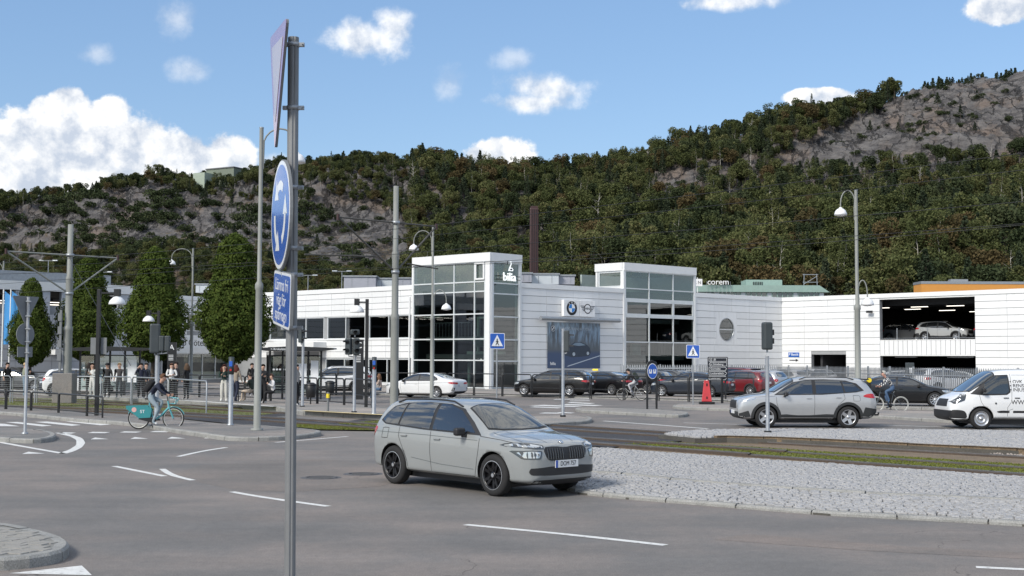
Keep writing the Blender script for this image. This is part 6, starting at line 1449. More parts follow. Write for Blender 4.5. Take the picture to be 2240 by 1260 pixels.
park(est, PB, 'white', gx(2035, 82), 84, -.5, 'white estate car behind the fence and the black coupe')
park(rav, PS, 'white', gx(2110, 74), 78, .5, 'white suv behind the fence beside the van windscreen')
park(sed, PW, 'pale', gx(2170, 82), 88, -.6, 'pale saloon behind the fence near the right garage opening')
# cars inside the parking deck
zf_ = gz0 - .08
def fy(px, dd): s = s_(FC, px, 720); return FC.pt(s, 0, -dd)
for (px, dd, src, sm, col, yw, lab) in ((2022, 3.6, rav, PS, 'pale', 0, 'pale suv parked on the upper deck in the middle of the opening'), (1930, 4.4, hat, PR_, 'grey', 0, 'grey car on the upper deck, mostly hidden by the left jamb'), (2122, 4.2, hat, PR_, 'dark', 1.6, 'dark car on the upper deck at the right jamb of the opening')):
    p = fy(px, dd); park(src, sm, col, p.x, p.y, atan2(FC.t.y, FC.t.x) + (pi if yw == 0 and False else 0) + (yw if yw else 0), lab, z=zf_, group='cars on the parking deck')
# left side
park(est, PB, 'dark', gx(92, 66), 72, pi - .15, 'long dark estate car parked behind the platform at the far left')
park(est, PB, 'grey', gx(60, 80), 79, -.1, 'dark car with long roof standing behind the dark estate car')
park(hat, PR_, 'white', gx(158, 68), 70, .15, 'white hatchback parked behind the tram mast')
park(rav, PS, 'white', gx(726, 75), 76.5, pi + .1, 'white suv parked at the kerb behind the litter bin')
p = AT(256, 620, 128); park(rav, PS, 'blue', p.x, p.y, atan2(FL.t.y, FL.t.x), 'slate blue suv parked on the roof of the parking house', z=7.1, group='cars on the roof')
# ---------------- street furniture ----------------
M_POST = mat('galvanised_post', (.21, .215, .22), .5, .3, var=.1, scale=8, dirt=((.10, .095, .085), (30, 30, 1.5), .35)); M_LPOST = mat('grey_painted_mast', (.24, .25, .235), .6, var=.08, scale=2, dirt=((.14, .135, .12), (6, 6, .6), .35)); M_WDOME = mat('lamp_dome', (.80, .81, .82), .3)
M_SIGB = mat('grey_sign_back', (.17, .18, .19), .6); M_SBL = mat('sign_blue_reflective', (.012, .10, .48), .22, coat=.6, var=.06); M_RIMW = mat('sign_rim', (.62, .66, .66), .35); M_SIGN = mat('sign_white_reflective', (.80, .82, .84), .25, coat=.4)
M_BOX = mat('signal_casing', (.045, .055, .06), .5)
def dist(py, px, z=0.12): return G(px, py, z)
# the near sign post
D0 = 6.75; pb = AT(637, 1260, D0); t = thing('sign_post', 'tall galvanised post close by, carrying three signs seen nearly edge on', 'sign post', (pb.x, D0, 0))
zt = AT(640, 82, D0).z; b = MB(); n = 24; prof = [(.030 * (1 if k % 6 else .86)) for k in range(n)]; vs = []
for z in (0, zt):
    for k in range(n): vs.append((prof[k] * cos(2 * pi * k / n + .3), prof[k] * sin(2 * pi * k / n + .3), z))
b.add(vs, [(k, (k + 1) % n, n + (k + 1) % n, n + k) for k in range(n)], 0, False); b.add(vs[n:], [tuple(range(n))]); b.build('pole', M_POST, t); t.rotation_euler = (0, -.0072, 0)
for y_ in (98, 236, 410, 543, 601, 717):
    z = AT(640, y_, D0).z; b = MB().lathe([(.030, -.011), (.034, -.011), (.034, .011), (.030, .011)], c=(0, 0, z), n=20); b.b2(.02, .06, -.012, .012, z - .010, z + .010); b.b2(-.055, -.02, -.012, .012, z - .010, z + .010); b.cyl((.052, -.03, z), (.052, .02, z), .005, n=8); b.build('clamp', M_STEEL, t)
PH = radians(20); nv = Vector((-cos(PH), -sin(PH), 0)); dv = Vector((sin(PH), -cos(PH), -.105)).normalized(); yv = nv.cross(dv).normalized()
def sframe(P): m = Matrix((dv, yv, nv)).transposed().to_4x4(); m.translation = P; return m
def rpoly(pts, n=2, k=3):   # rounded polygon
    out = []
    L = len(pts)
    for i in range(L):
        p, a, c = Vector(pts[i]), Vector(pts[i - 1]), Vector(pts[(i + 1) % L]); r = k
        u = (a - p).normalized() * r; v = (c - p).normalized() * r
        for j in range(n + 1): f = j / n; out.append((p + u) * (1 - f) ** 2 + p * 2 * f * (1 - f) + (p + v) * f * f)
    return [(q.x, q.y) for q in out]
def plate(name, poly, M, z0, z1, m, par, side=None):
    o = MB().prism(poly, z0, z1).build(name, m, par); o.matrix_basis = M; return o
# yield triangle
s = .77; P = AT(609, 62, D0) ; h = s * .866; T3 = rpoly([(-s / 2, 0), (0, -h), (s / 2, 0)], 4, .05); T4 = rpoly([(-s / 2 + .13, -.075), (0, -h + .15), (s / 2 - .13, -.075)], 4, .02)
t3 = thing('give_way_sign', 'pale give way triangle at the top of the near post', 'traffic sign', P); F = sframe(Vector((0, 0, 0))); F = F  # pale because sky glare is mixed into its colours
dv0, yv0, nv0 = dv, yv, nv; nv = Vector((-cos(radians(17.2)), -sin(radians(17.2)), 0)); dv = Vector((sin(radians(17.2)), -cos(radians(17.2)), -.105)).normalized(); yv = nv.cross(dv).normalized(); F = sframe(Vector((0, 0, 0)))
plate('sign_panel', T3, F, -.012, 0, M_SIGB, t3); plate('border', T3, F, .001, .003, mat('faded_red', (.36, .22, .36), .25, coat=.5), t3); plate('sign_face', T4, F, .004, .005, mat('faded_yellow', (.56, .45, .42), .25, coat=.5), t3)  # sky glare is mixed into the red border and yellow centre colours
dv, yv, nv = dv0, yv0, nv0; F = sframe(Vector((0, 0, 0)))
P = AT(614, 470, D0); t3 = thing('roundabout_sign', 'round blue roundabout sign with three white arrows on the near post', 'traffic sign', P)
C_ = lambda r, n=48: [(r * cos(2 * pi * k / n), r * sin(2 * pi * k / n)) for k in range(n)]
plate('sign_panel', C_(.298), F, -.014, 0, M_SIGB, t3); plate('border', C_(.292), F, .001, .003, M_SIGN, t3); plate('sign_face', C_(.270), F, .0035, .005, M_SBL, t3)
for k in range(3):
    a0 = radians(90 + 120 * k + 46); vs = []; N = 10
    for j in range(N + 1):
        a = a0 - radians(62) * (1 - j / N) ; a = radians(90 + 120 * k) - radians(28) + radians(62) * j / N
        vs += [(.185 * cos(a), .185 * sin(a), .0056), (.135 * cos(a), .135 * sin(a), .0056)]
    b = MB().add(vs, [(2 * j, 2 * j + 2, 2 * j + 3, 2 * j + 1) for j in range(N)]); a = radians(90 + 120 * k) + radians(32); ce = Vector((.16 * cos(a), .16 * sin(a), .0056)); tg = Vector((-sin(a), cos(a), 0)); rd = Vector((cos(a), sin(a), 0))
    b.add([ce + rd * .065, ce - rd * .065, ce + tg * .11], [(0, 1, 2)]); b.build('arrow', M_SIGN, t3, fixn=False).matrix_basis = F
P = AT(617, 655, D0); t3 = thing('tram_notice_sign', 'blue plate lettered Lämna fri väg för spårvagn on the near post', 'traffic sign', P)
for nm, w_, h_, z0, z1, m in (('sign_panel', .27, .15, -.015, 0, M_SIGB), ('border', .266, .146, .001, .003, M_SIGN), ('sign_face', .252, .132, .0035, .005, M_SBL)): plate(nm, rpoly([(-w_, -h_), (w_, -h_), (w_, h_), (-w_, h_)], 3, .03), F, z0, z1, m, t3)
for i, s_t in enumerate(('Lämna fri', 'väg för', 'spårvagn')): text('lettering', s_t, .095, M_SIGN, t3, F @ Matrix.Translation((0, .075 - .08 * i, .0056)), ext=.0003, world=False, squash=1.12)
# lamp posts
def lamp_post(name, lab, px, X, D, z0, h, arms, r=(.10, .055), group='grey street lamps with white domes'):
    t = thing(name, lab, 'street lamp', (X, D, z0), 0, group)
    MB().lathe([(r[0] * 1.7, 0), (r[0] * 1.7, .05), (r[0], .06), (r[0] * .95, h * .46), (r[0] * .95 + .02, h * .465), (r[0] * .95 + .02, h * .48), (r[1] * 1.05, h * .49), (r[1], h)], n=16).build('pole', M_LPOST, t)
    MB().cyl((0, 0, h), (0, 0, h + .03), r[1] * 1.1, n=12).build('cap', M_STEEL, t)
    for (sx, sy, zt_, reach) in arms:
        d = Vector((sx, sy, 0)).normalized(); P = [Vector((0, 0, zt_ - 1.2)) + d * r[1]]
        for k in range(1, 11): a = pi * k / 10; P.append(d * (reach * .5 - cos(a) * reach * .47 + .02) + Vector((0, 0, zt_ - .55 + sin(a) * .55)) if k > 0 else 0)
        P.insert(1, Vector((0, 0, zt_ - .75)) + d * (r[1] + .01)); P.append(P[-1] + Vector((0, 0, -.18)))
        q = P[-1]; a = MB().tube(P, .025, 8).build('arm', M_LPOST, t)
        MB().lathe([(.03, .05), (.06, .04), (.07, 0), (.13, -.02), (.20, -.09), (.245, -.2), (.25, -.27), (.24, -.27)], c=q, n=20).build('lamp_shade', M_WDOME, t)
        MB().lathe([(.235, -.262), (.12, -.30), (0, -.31)], c=q, n=16).build('diffuser', M_SIGN, t)
def X_(px, D): return (px - 1120) / FPX * D
lamp_post('street_lamp', 'tall grey lamp post beside the near sign post, its arm reaching right', 575, X_(566, 36.5), 36.5, .12, 8.8, [(1, .1, 8.8, 1.05)], (.105, .06))
lamp_post('street_lamp', 'grey lamp post behind the clipped trees with its dome hanging left', 420, X_(420, 78), 78, .1, 8.9, [(-1, 0, 8.9, 1.35)])
lamp_post('street_lamp', 'grey lamp post in front of the tall glass tower with two domes', 949, X_(946, 63.5), 63.5, .1, 8.8, [(-1, 0, 8.6, .98), (1, 0, 5.6, .7)])
lamp_post('street_lamp', 'grey lamp post rising behind the silver suv with two domes', 1870, X_(1876, 50), 50, .1, 8.9, [(-1, 0, 8.9, .62), (1, 0, 5.3, .40)], (.12, .065))
lamp_post('street_lamp', 'grey lamp post at the very left edge of the picture', 4, X_(5, 88), 88, .1, 8.8, [(-1, 0, 8.8, 1.2)])
for i, (px, py, D, lab) in enumerate(((106, 570, 130, 'small twin lamp on the parking roof at the left'), (225, 595, 128, 'small twin lamp on the parking roof behind the parked car'), (674, 602, 125, 'small lamp on the roof right of the near post'), (748, 593, 122, 'small lamp on the roof beside the grey plant room'))):
    c = AT(px, py, D); t = thing('roof_lamp', lab, 'lamp', (c.x, D, 7.0), 0, 'lamps on the roofs'); h = c.z - 7
    MB().cyl((0, 0, 0), (0, 0, h), .05, .035).build('pole', M_STEEL, t); MB().b2(-.7, .7, -.03, .03, h - .04, h).build('crossbar', M_STEEL, t)
    for sx in (-.7, .7): MB().box((sx, 0, h), (.5, .2, .1)).build('lamp_head', M_ALU, t, bevel=.03)
def black_lamp(lab, px, D, z0, h, sx, reach):
    t = thing('tram_stop_lamp', lab, 'street lamp', (X_(px, D), D, z0), 0, 'black lamps of the tram stop'); MB().box((0, 0, h / 2), (.13, .13, h)).build('pole', M_BLACK, t, bevel=.01)
    MB().b2(min(.066 * sx, sx * reach), max(.066 * sx, sx * reach), -.03, .03, h - .16, h - .10).build('arm', M_BLACK, t); MB().box((sx * reach, 0, h - .12), (.2, .2, .26)).build('lamp_head', M_BLACK, t)
    MB().lathe([(.08, -.25), (.16, -.30), (.27, -.42), (.31, -.54), (.30, -.55), (0, -.50)], c=(sx * reach, 0, h), n=20).build('lamp_shade', M_WDOME, t); return t
black_lamp('black square lamp post with a white shade between the traffic lights and the glass tower', 803, 51.7, .2, 4.45, -1, .42)
bl_ = black_lamp('black lamp post at the left railing with grey sign backs on it', 216, 45.5, .12, 4.55, 1, .66)
MB().b2(-.30, -.07, .08, .11, 2.2, 2.8).b2(.07, .28, .08, .11, 2.2, 2.8).build('sign_back', M_SIGB, bl_)
black_lamp('black lamp post behind the big dark signal box', 347, 64, .2, 4.4, -1, .5)
# catenary masts
def mast(lab, px, D, z0, h, rr_, arms_):
    t = thing('tram_mast', lab, 'mast', (X_(px, D), D, z0), 0, 'concrete coloured tram line masts')
    MB().lathe([(rr_ * 1.0, 0), (rr_, h * .40), (rr_ * 1.06, h * .405), (rr_ * 1.06, h * .42), (rr_ * .82, h * .43), (rr_ * .80, h * .68), (rr_ * .86, h * .685), (rr_ * .86, h * .70), (rr_ * .66, h * .71), (rr_ * .62, h), (0, h)], n=20).build('pole', M_LPOST, t)
    b = Vector((.73, .68, 0)); za = arms_['z'] - z0; zb = arms_['zb'] - z0
    for sg, L in ((-1, arms_['L']), (1, arms_['R'])):
        MB().tube([Vector((0, 0, za)), b * sg * L + Vector((0, 0, za))], .035, 8).build('cantilever_arm', arms_['m'], t); MB().tube([Vector((0, 0, zb)), b * sg * L * .98 + Vector((0, 0, za - .04))], .04, 8).build('brace', arms_['m'], t)
        MB().cyl(b * sg * L + Vector((0, 0, za - .12)), b * sg * L + Vector((0, 0, za + .12)), .06, n=8).build('insulator', M_BR, t)
        for hz, rad in ((za, 1), (zb, 1)): pass
    for z in (za, zb): MB().lathe([(rr_ * .9, -.06), (rr_ * .98, -.06), (rr_ * .98, .06), (rr_ * .9, .06)], c=(0, 0, z), n=16).build('collar', M_STEEL, t)
    if 'reg' in arms_:
        for sg, l0, l1, zr_ in arms_['reg']: MB().tube([b * sg * l0 + Vector((0, 0, zr_ + .12)), b * sg * l1 + Vector((0, 0, zr_))], .03, 8).build('registration_arm', arms_['m'], t)
        MB().tube([b * -2.2 + Vector((0, 0, za)), b * -2.1 + Vector((0, 0, arms_['reg'][0][3] + .1))], .012, 5).build('dropper', M_BLACK, t)
    return t
M_ARM = mat('weathered_arm', (.10, .095, .085), .6, .3)
mast('grey stepped tram mast in front of the glass tower with dark brackets', 864, 50, .15, 8.95, .165, dict(z=7.63, zb=5.65, L=2.8, R=2.1, m=M_ARM, reg=[(-1, 1.0, 4.3, 5.95), (1, .6, 2.2, 5.75)]))
m2_ = mast('tall grey tram mast at left with pale brackets between the clipped trees', 150, 57, .15, 8.1, .19, dict(z=6.85, zb=5.1, L=2.9, R=2.3, m=M_LPOST))
MB().b2(-.55, .35, -.35, .35, 0, 1.35).build('concrete_base', M_PAVG, m2_, bevel=.03)
b = MB(); b.b2(-.30, -.20, -.3, -.22, 1.4, 4.2)
for k in range(4): b.b2(-.36, -.19, -.34, -.20, 1.9 + k * .6, 2.25 + k * .6)
b.build('feeder_cabinet', M_SIGB, m2_)
# overhead wires
def wire(P0, P1, sag, r, lab, n=24):
    P = [P0.lerp(P1, k / n) + Vector((0, 0, -sag * 4 * (k / n) * (1 - k / n))) for k in range(n + 1)]
    return MB().tube(P, r, 5).build('overhead_wire', M_BLACK, None, label=lab, cat='wire', group='overhead tram wires')
td = Vector((.742, -.670, 0)); T1 = Vector((3.3, 32.6, 0)); T2_ = T1 + Vector((.67, .742, 0)) * 4.2
labs = ['overhead tram wire, lowest one crossing above the silver suv', 'overhead tram wire, upper one above the nearer track', 'overhead tram wire, lower one above the farther track', 'overhead tram wire, highest one crossing the rock face', 'thin overhead cable crossing the wood above the round window']
for i, (T, z, sag, ln) in enumerate(((T1, 5.55, .12, 45), (T1, 6.7, .5, 45), (T2_, 5.55, .12, 52), (T2_, 7.0, .5, 52))):
    wire(T - td * ln + Vector((0, 0, z)), T + td * 16 + Vector((0, 0, z)), sag, .008, labs[i])
wire(AT(640, 590, 58), AT(2300, 486, 40), .3, .010, labs[4]); wire(AT(-40, 600, 60), AT(900, 545, 52), .2, .01, 'thin overhead cable crossing in front of the clipped trees'); wire(AT(150, 560, 57), AT(286, 800, 46), .02, .010, 'stay wire slanting down from the left tram mast to the platform')
# signals
def signal(lab, px, D, z0, h, boxes, post_r=.055, pm=None, group=None):
    t = thing('traffic_signal', lab, 'traffic light', (X_(px, D), D, z0), 0, group)
    MB().lathe([(post_r * 1.8, 0), (post_r * 1.8, .03), (post_r, .05), (post_r, h), (0, h)], n=14).build('post', pm or M_STEEL, t); MB().cyl((0, 0, 0), (0, 0, .06), post_r * 1.9, n=14).build('foot', M_BLACK, t)
    for (dx, dy, zc, w_, dp, hh_, yaw, lens) in boxes:
        b = MB().box((0, 0, 0), (w_, dp, hh_)).build('signal_head', M_BOX, t, bevel=min(w_, dp) * .2); b.location = (dx, dy, zc); b.rotation_euler.z = yaw
        for k in range(lens):
            z = hh_ / 2 - hh_ * (k + .5) / lens; v = MB(); r = min(w_ * .4, hh_ / lens * .42); vs = []
            for j in range(9): a = pi * j / 8; vs += [(r * cos(a), -dp / 2, z + r * sin(a) * .9), (r * cos(a) * .9, -dp / 2 - .17, z + r * sin(a) * .75)]
            v.add(vs, [(2 * j, 2 * j + 2, 2 * j + 3, 2 * j + 1) for j in range(8)]).build('visor', M_BLACK, b); MB().lathe([(0, -dp / 2 - .004), (r * .85, -dp / 2 - .004), (r * .9, -dp / 2)], c=(0, 0, z), axis='y', n=14).build('lens', M_BLK, b)
        MB().b2(-.02, .02, -.02, .02, 0, .001).v if False else None
        MB().tube([(0, 0, zc - hh_ / 2 - .08), (dx, dy, zc - hh_ / 2 - .05), (dx, dy, zc - hh_ / 2 + .02)], .025, 6).build('bracket', M_STEEL, t)
    return t
SG = 'traffic signals at the junction'
signal('grey signal post with dark rounded box standing on the cobbles before the silver suv', 1678, 35.5, .16, 2.15, [(0, 0, 2.72, .27, .26, .78, .2, 0)], group=SG)
for o in [x for x in bpy.data.objects if x.parent and x.parent.name == 'traffic_signal' and x.name.startswith('signal_head')]:
    MB().box((.15, 0, .1), (.05, .2, .16)).box((.15, 0, -.14), (.05, .2, .16)).build('visor', M_BLK, o)
signal('signal post with small side facing lamps in front of the hanging banner', 1232, 45.9, .12, 3.2, [(.13, 0, 2.75, .16, .2, .78, 1.4, 2)], group=SG)
signal('grey post carrying two black three lamp signals near the C pillar', 777, 46.7, .2, 2.15, [(-.22, 0, 2.45, .24, .2, .62, -.5, 2), (.05, .02, 2.45, .24, .2, .62, .3, 2), (0, 0, 2.98, .34, .2, .2, .2, 1)], group=SG)
signal('signal post with one large and two small dark boxes behind the teal bicycle', 346, 42, .12, 2.15, [(-.09, 0, 2.72, .33, .26, .98, .2, 0), (.14, 0, 2.55, .17, .22, .52, .1, 0), (.33, 0, 2.55, .17, .22, .52, .1, 0)], .07, group=SG)
signal('small signal seen edge on just right of the near sign post', 664, 52, .2, 2.9, [(-.08, 0, 2.95, .2, .2, .6, .9, 2)], group=SG)
def push_post(lab, px, D, z0, h, band):
    t = thing('push_button_post', lab, 'post', (X_(px, D), D, z0)); MB().lathe([(.11, 0), (.11, .03), (.075, .05), (.075, h), (0, h)], n=16).build('post', M_STEEL, t)
    MB().lathe([(.079, h - band), (.085, h - band), (.085, h + .01), (0, h + .02)], n=16).build('dark_sleeve', M_BOX, t); MB().b2(-.05, .05, -.10, -.08, h - .28, h - .12).build('button_plate', M_SBL, t); MB().b2(-.03, .03, -.105, -.08, h - .42, h - .36).build('red_mark', M_TL, t)
push_post('thick grey push button post in front of the curly haired woman', 508, 39.2, .12, 2.1, .52)
push_post('grey push button post with dark top left of the tram mast', 820, 45.5, .2, 2.05, .42)
# bollard, litter bins
c = G(717, 901, .2); t = thing('bollard', 'short dark bollard with a bright yellow head beside the tram crossing', 'bollard', (c.x, c.y, .2)); MB().cyl((0, 0, 0), (0, 0, .52), .045, n=12).build('post', M_SIGB, t); MB().cyl((0, 0, .521), (0, 0, .68), .065, n=12).build('yellow_head', mat('signal_yellow', (.80, .62, .03), .4), t); MB().cyl((0, 0, .681), (0, 0, .74), .05, n=12).build('cap', M_SIGB, t)
for px, D, lab in ((682, 55, 'black litter bin on a thin post, beside the tram stop railing'), (724, 60, 'black litter bin standing behind the railing')):
    t = thing('litter_bin', lab, 'litter bin', (X_(px, D), D, .2), 0, 'litter bins'); MB().cyl((0, 0, 0), (0, 0, .5), .03).build('post', M_BLACK, t); MB().lathe([(.17, .3), (.2, .32), (.23, .82), (.21, .84), (.20, .5)], n=16).build('bin', M_BLACK, t); MB().lathe([(.25, .84), (.25, .88), (.12, .95), (0, .96)], n=16).build('lid', M_BLACK, t)
# pedestrian crossing signs
def wsign(name, lab, px, D, z0, cz, yaw, mk, par_h=None):
    t = thing(name, lab, 'traffic sign', (X_(px, D), D, z0), yaw); MB().cyl((0, .03, 0), (0, .03, par_h or cz + .2), .03).build('pole', M_STEEL, t); mk(t, cz); return t
Fz = Matrix.Rotation(pi / 2, 4, 'X')
def xw(t, cz):
    T = Matrix.Translation((0, 0, cz)) @ Fz
    for nm, s_, z0, z1, m in (('sign_panel', .32, -.02, 0, M_SIGB), ('border', .316, .001, .003, M_SIGN), ('sign_face', .295, .004, .005, M_SBL)): plate(nm, rpoly([(-s_, -s_), (s_, -s_), (s_, s_), (-s_, s_)], 3, .04), T, z0, z1, m, t)
    plate('triangle', [(-.24, -.2), (.24, -.2), (0, .25)], T, .006, .007, M_SIGN, t)
    b = MB();
    for p, q, w_ in (((0, .03), (0, -.05), .028), ((0, -.05), (-.06, -.17), .02), ((0, -.05), (.07, -.17), .02), ((0, .03), (-.06, -.04), .014), ((0, .03), (.06, -.05), .014)):
        p, q = Vector(p), Vector(q); d = (q - p).normalized(); e = Vector((-d.y, d.x)) * w_; b.add([(*(p + e), .009), (*(p - e), .009), (*(q - e * .8), .009), (*(q + e * .8), .009)], [(0, 1, 2, 3)])
    b.lathe([(0, .009), (.028, .0089)], c=(0, .07, 0), n=12).build('walking_figure', M_TXB, t, fixn=False).matrix_basis = T
    for k in range(4): MB().b2(-.19 + k * .105, -.13 + k * .105, -.235, -.205, .0075, .0085).build('stripe_mark', M_TXB, t).matrix_basis = T
wsign('crossing_sign', 'blue square pedestrian crossing sign in front of the tall glass tower', 1088, 50, 0, 2.92, .35, xw)
wsign('crossing_sign', 'blue square pedestrian crossing sign to the left of the direction board', 1516, 58.8, .12, 2.48, .1, xw)
c = G(1426, 894.5, .12); t = thing('keep_lane_sign', 'round blue sign with two white arrows in a black frame on the traffic island', 'traffic sign', (c.x, c.y, .12), -.95 + .0)
MB().tube([(-.25, 0, 0), (-.25, 0, 1.75), (-.22, 0, 1.95), (0, 0, 2.03), (.22, 0, 1.95), (.25, 0, 1.75), (.25, 0, 0)], .045, 8).build('frame', M_BLACK, t); T = Matrix.Translation((0, -.05, 1.6)) @ Fz
plate('back_plate', rpoly([(-.27, -.38), (.27, -.38), (.27, .38), (-.27, .38)], 4, .15), T, -.05, -.02, M_BLACK, t)
t.rotation_euler.z = .55
plate('border', [(x * .8, y) for x, y in C_(.33)], T, -.015, .0, M_SIGN, t); plate('sign_face', [(x * .8, y) for x, y in C_(.305)], T, .001, .003, M_SBL, t)
for sg in (-1, 1): plate('arrow', [(sg * .02, -.17), (sg * .10, -.17), (sg * .19, -.02), (sg * .22, .03), (sg * .20, -.14)] if False else [(sg * .03, .05), (sg * .09, .10), (sg * .09, -.02), (sg * .14, -.02), (sg * .14, .10), (sg * .20, .05), (sg * .18, -.10), (sg * .04, -.10)], T, .005, .006, M_SIGN, t)
# direction board
c = G(1570, 873, .12); t = thing('direction_board', 'black direction board with white lettering and arrows beside the palisade fence', 'direction sign', (c.x, c.y, .12));
M_SB = mat('board_black', (.012, .014, .022), .4)
MB().cyl((.42, 0, 0), (.42, 0, 2.2), .05).build('pole', M_BLACK, t); MB().cyl((-.38, .05, 0), (-.38, .05, 2.2), .05).build('pole', M_BLACK, t); T = Matrix.Translation((0, -.08, 1.62)) @ Fz
plate('board', rpoly([(-.54, -.64), (.54, -.64), (.54, .64), (-.54, .64)], 3, .05), T, -.04, 0, M_SB, t)
for i, (s_t, ar) in enumerate((('⬚  JB', 0), ('◉ Göteborg', -1), ('Gunnebo', 1), ('Lackarebäck', 1), ('Centrum', 1))):
    y = .49 - .245 * i; e = .06; p = [(-.48, -.1), (.40 if ar == 1 else .48, -.1), (.48, 0), (.40 if ar == 1 else .48, .1), (-.48, .1)] if ar >= 0 else [(.48, -.1), (.48, .1), (-.40, .1), (-.48, 0), (-.40, -.1)]
    plate('direction_panel', [(a, b_ + y) for a, b_ in p], T, .001, .006, M_SIGN, t); plate('direction_face', [(a * .965, b_ * .84 + y) for a, b_ in p], T, .007, .009, M_SB, t)
    text('lettering', s_t.replace('⬚', '[]').replace('◉', 'o'), .145, M_SIGN, t, T @ Matrix.Translation((-.40, y, .012)), ext=.001, align='LEFT', world=False)
# red barrier
c = G(1546, 884, .12); t = thing('road_barrier', 'tapered red plastic road barrier on a black rubber foot', 'barrier', (c.x, c.y, .12)); M_RED = mat('barrier_red', (.62, .06, .07), .45, var=.1)
MB().box((0, 0, .06), (.72, .4, .12)).build('foot', M_BLACK, t, bevel=.03); b = MB().add([(-.24, -.06, .12), (.24, -.06, .12), (.24, .06, .12), (-.24, .06, .12), (-.12, -.05, 1.12), (.10, -.05, 1.12), (.10, .05, 1.12), (-.12, .05, 1.12)], [(0, 1, 5, 4), (1, 2, 6, 5), (2, 3, 7, 6), (3, 0, 4, 7), (4, 5, 6, 7), (0, 3, 2, 1)]); b.build('panel', M_RED, t, bevel=.02)
MB().b2(-.03, .03, -.075, -.05, .85, .98).b2(-.03, .03, -.075, -.055, .25, .36).build('slot', M_BLACK, t)
# left sign backs
t = thing('sign_post', 'grey post on the left island with the grey backs of three signs', 'sign post', (X_(61, 34.3), 34.3, .12)); MB().lathe([(.09, 0), (.09, .03), (.04, .05), (.04, 3.72), (0, 3.72)], n=14).build('pole', M_STEEL, t)
Rz = Matrix.Rotation(pi + radians(62), 4, 'Z');
plate('triangle_sign_back', rpoly([(-.45, .36), (0, -.42), (.45, .36)], 3, .05), Matrix.Translation((-.06, 0, 3.38)) @ Rz @ Fz, 0, .02, M_SIGB, t); plate('round_sign_back', C_(.3), Matrix.Translation((-.05, 0, 2.7)) @ Rz @ Fz, 0, .02, M_SIGB, t); plate('small_sign_back', [(-.25, -.14), (.25, -.14), (.25, .14), (-.25, .14)], Matrix.Translation((-.05, 0, 2.22)) @ Rz @ Fz, 0, .02, M_SIGB, t)
for z in (3.6, 3.2, 2.85, 2.5, 2.2): MB().b2(-.05, .08, -.05, .05, z - .015, z + .015).build('clamp', M_STEEL, t)
# ---- railings
def hoop(lab, P, Q, h, group, m=None, r=.032):
    m = m or M_BLACK; P, Q = Vector(P), Vector(Q); t = thing('railing', lab, 'railing', P, 0, group); v = Q - P; u = v.normalized(); Z = Vector((0, 0, 1)); c = .1
    MB().tube([Vector((0, 0, 0)), Z * (h - c), Z * (h - c * .3) + u * c * .3, Z * h + u * c, v + Z * h - u * c, v + Z * (h - c * .3) - u * c * .3, v + Z * (h - c), v], r, 8).build('hoop', m, t)
    MB().tube([Z * h * .42 + u * r, v + Z * h * .42 - u * r], r * .6, 6).build('middle_bar', m, t) if h > .9 else None
    MB().tube([Z * .12 + u * r, v + Z * .12 - u * r], r * .6, 6).build('lower_bar', m, t); return t
def rail_row(pts, z, h, lab, group, m=None, gap=.05, where=None):
    P = [G(p[0], p[1], z) for p in pts]
    for i, (a, b_) in enumerate(zip(P, P[1:])):
        u = (b_ - a).normalized() * gap; w_ = where[i] if where else 'number %d' % i
        hoop(lab + ' ' + w_, a + u, b_ - u, h, group, m)
rail_row([(-42, 893), (13, 895), (68, 898), (128, 903), (190, 910), (225, 914)], .12, .72, 'low black tube railing on the left pavement,', 'low black railings on the left pavement', where=['cut by the picture edge', 'left of the sign back post', 'behind the sign back post', 'just left of the lamp post', 'short one around the lamp post'])
rail_row([(-60, 848), (0, 852), (60, 855), (125, 858), (200, 861), (270, 864), (355, 866), (436, 869), (535, 874), (592, 877), (694, 883), (753, 886), (814, 892)], .22, 1.12, 'black platform railing', 'black railings behind the tram platform', where=['at the very edge', 'behind the man in black', 'behind the sign back post', 'left of the tram mast', 'right of the tram mast', 'under the first shelter', 'under the big signal box', 'left of the curly haired woman', 'right of the beige jacket', 'behind the bench', 'beside the litter bin', 'right of the bollard'])
rail_row([(655, 868), (735, 864), (808, 862), (868, 862), (918, 862.5), (978, 863.5), (1037, 865), (1099, 867), (1163, 869.5), (1227, 871), (1292, 873), (1365, 875), (1440, 877), (1507, 879), (1580, 882), (1650, 886)], .12, 1.25, 'black street railing', 'black railings along the far street', where=['behind the near sign post', 'behind the white suv', 'beside the C pillar', 'behind the white saloon bonnet', 'behind the white saloon', 'before the glass tower', 'below the opening light', 'at the corner column', 'left of the banner', 'below the banner', 'before the black estate car', 'before the taxi', 'behind the dark cyclist', 'behind the round blue sign', 'behind the red barrier'])
FN = [(-150, 881), (-60, 881), (25, 881), (78, 882), (150, 883), (222, 884), (288, 886), (368, 894), (452, 907)]; P = [G(a, b_, .0) for a, b_ in FN]
wl_ = ['off the left edge', 'at the left edge', 'behind the left sign back', 'left of the tram mast', 'right of the tram mast', 'behind the black lamp', 'behind the cyclist', 'ending at the curly haired woman']
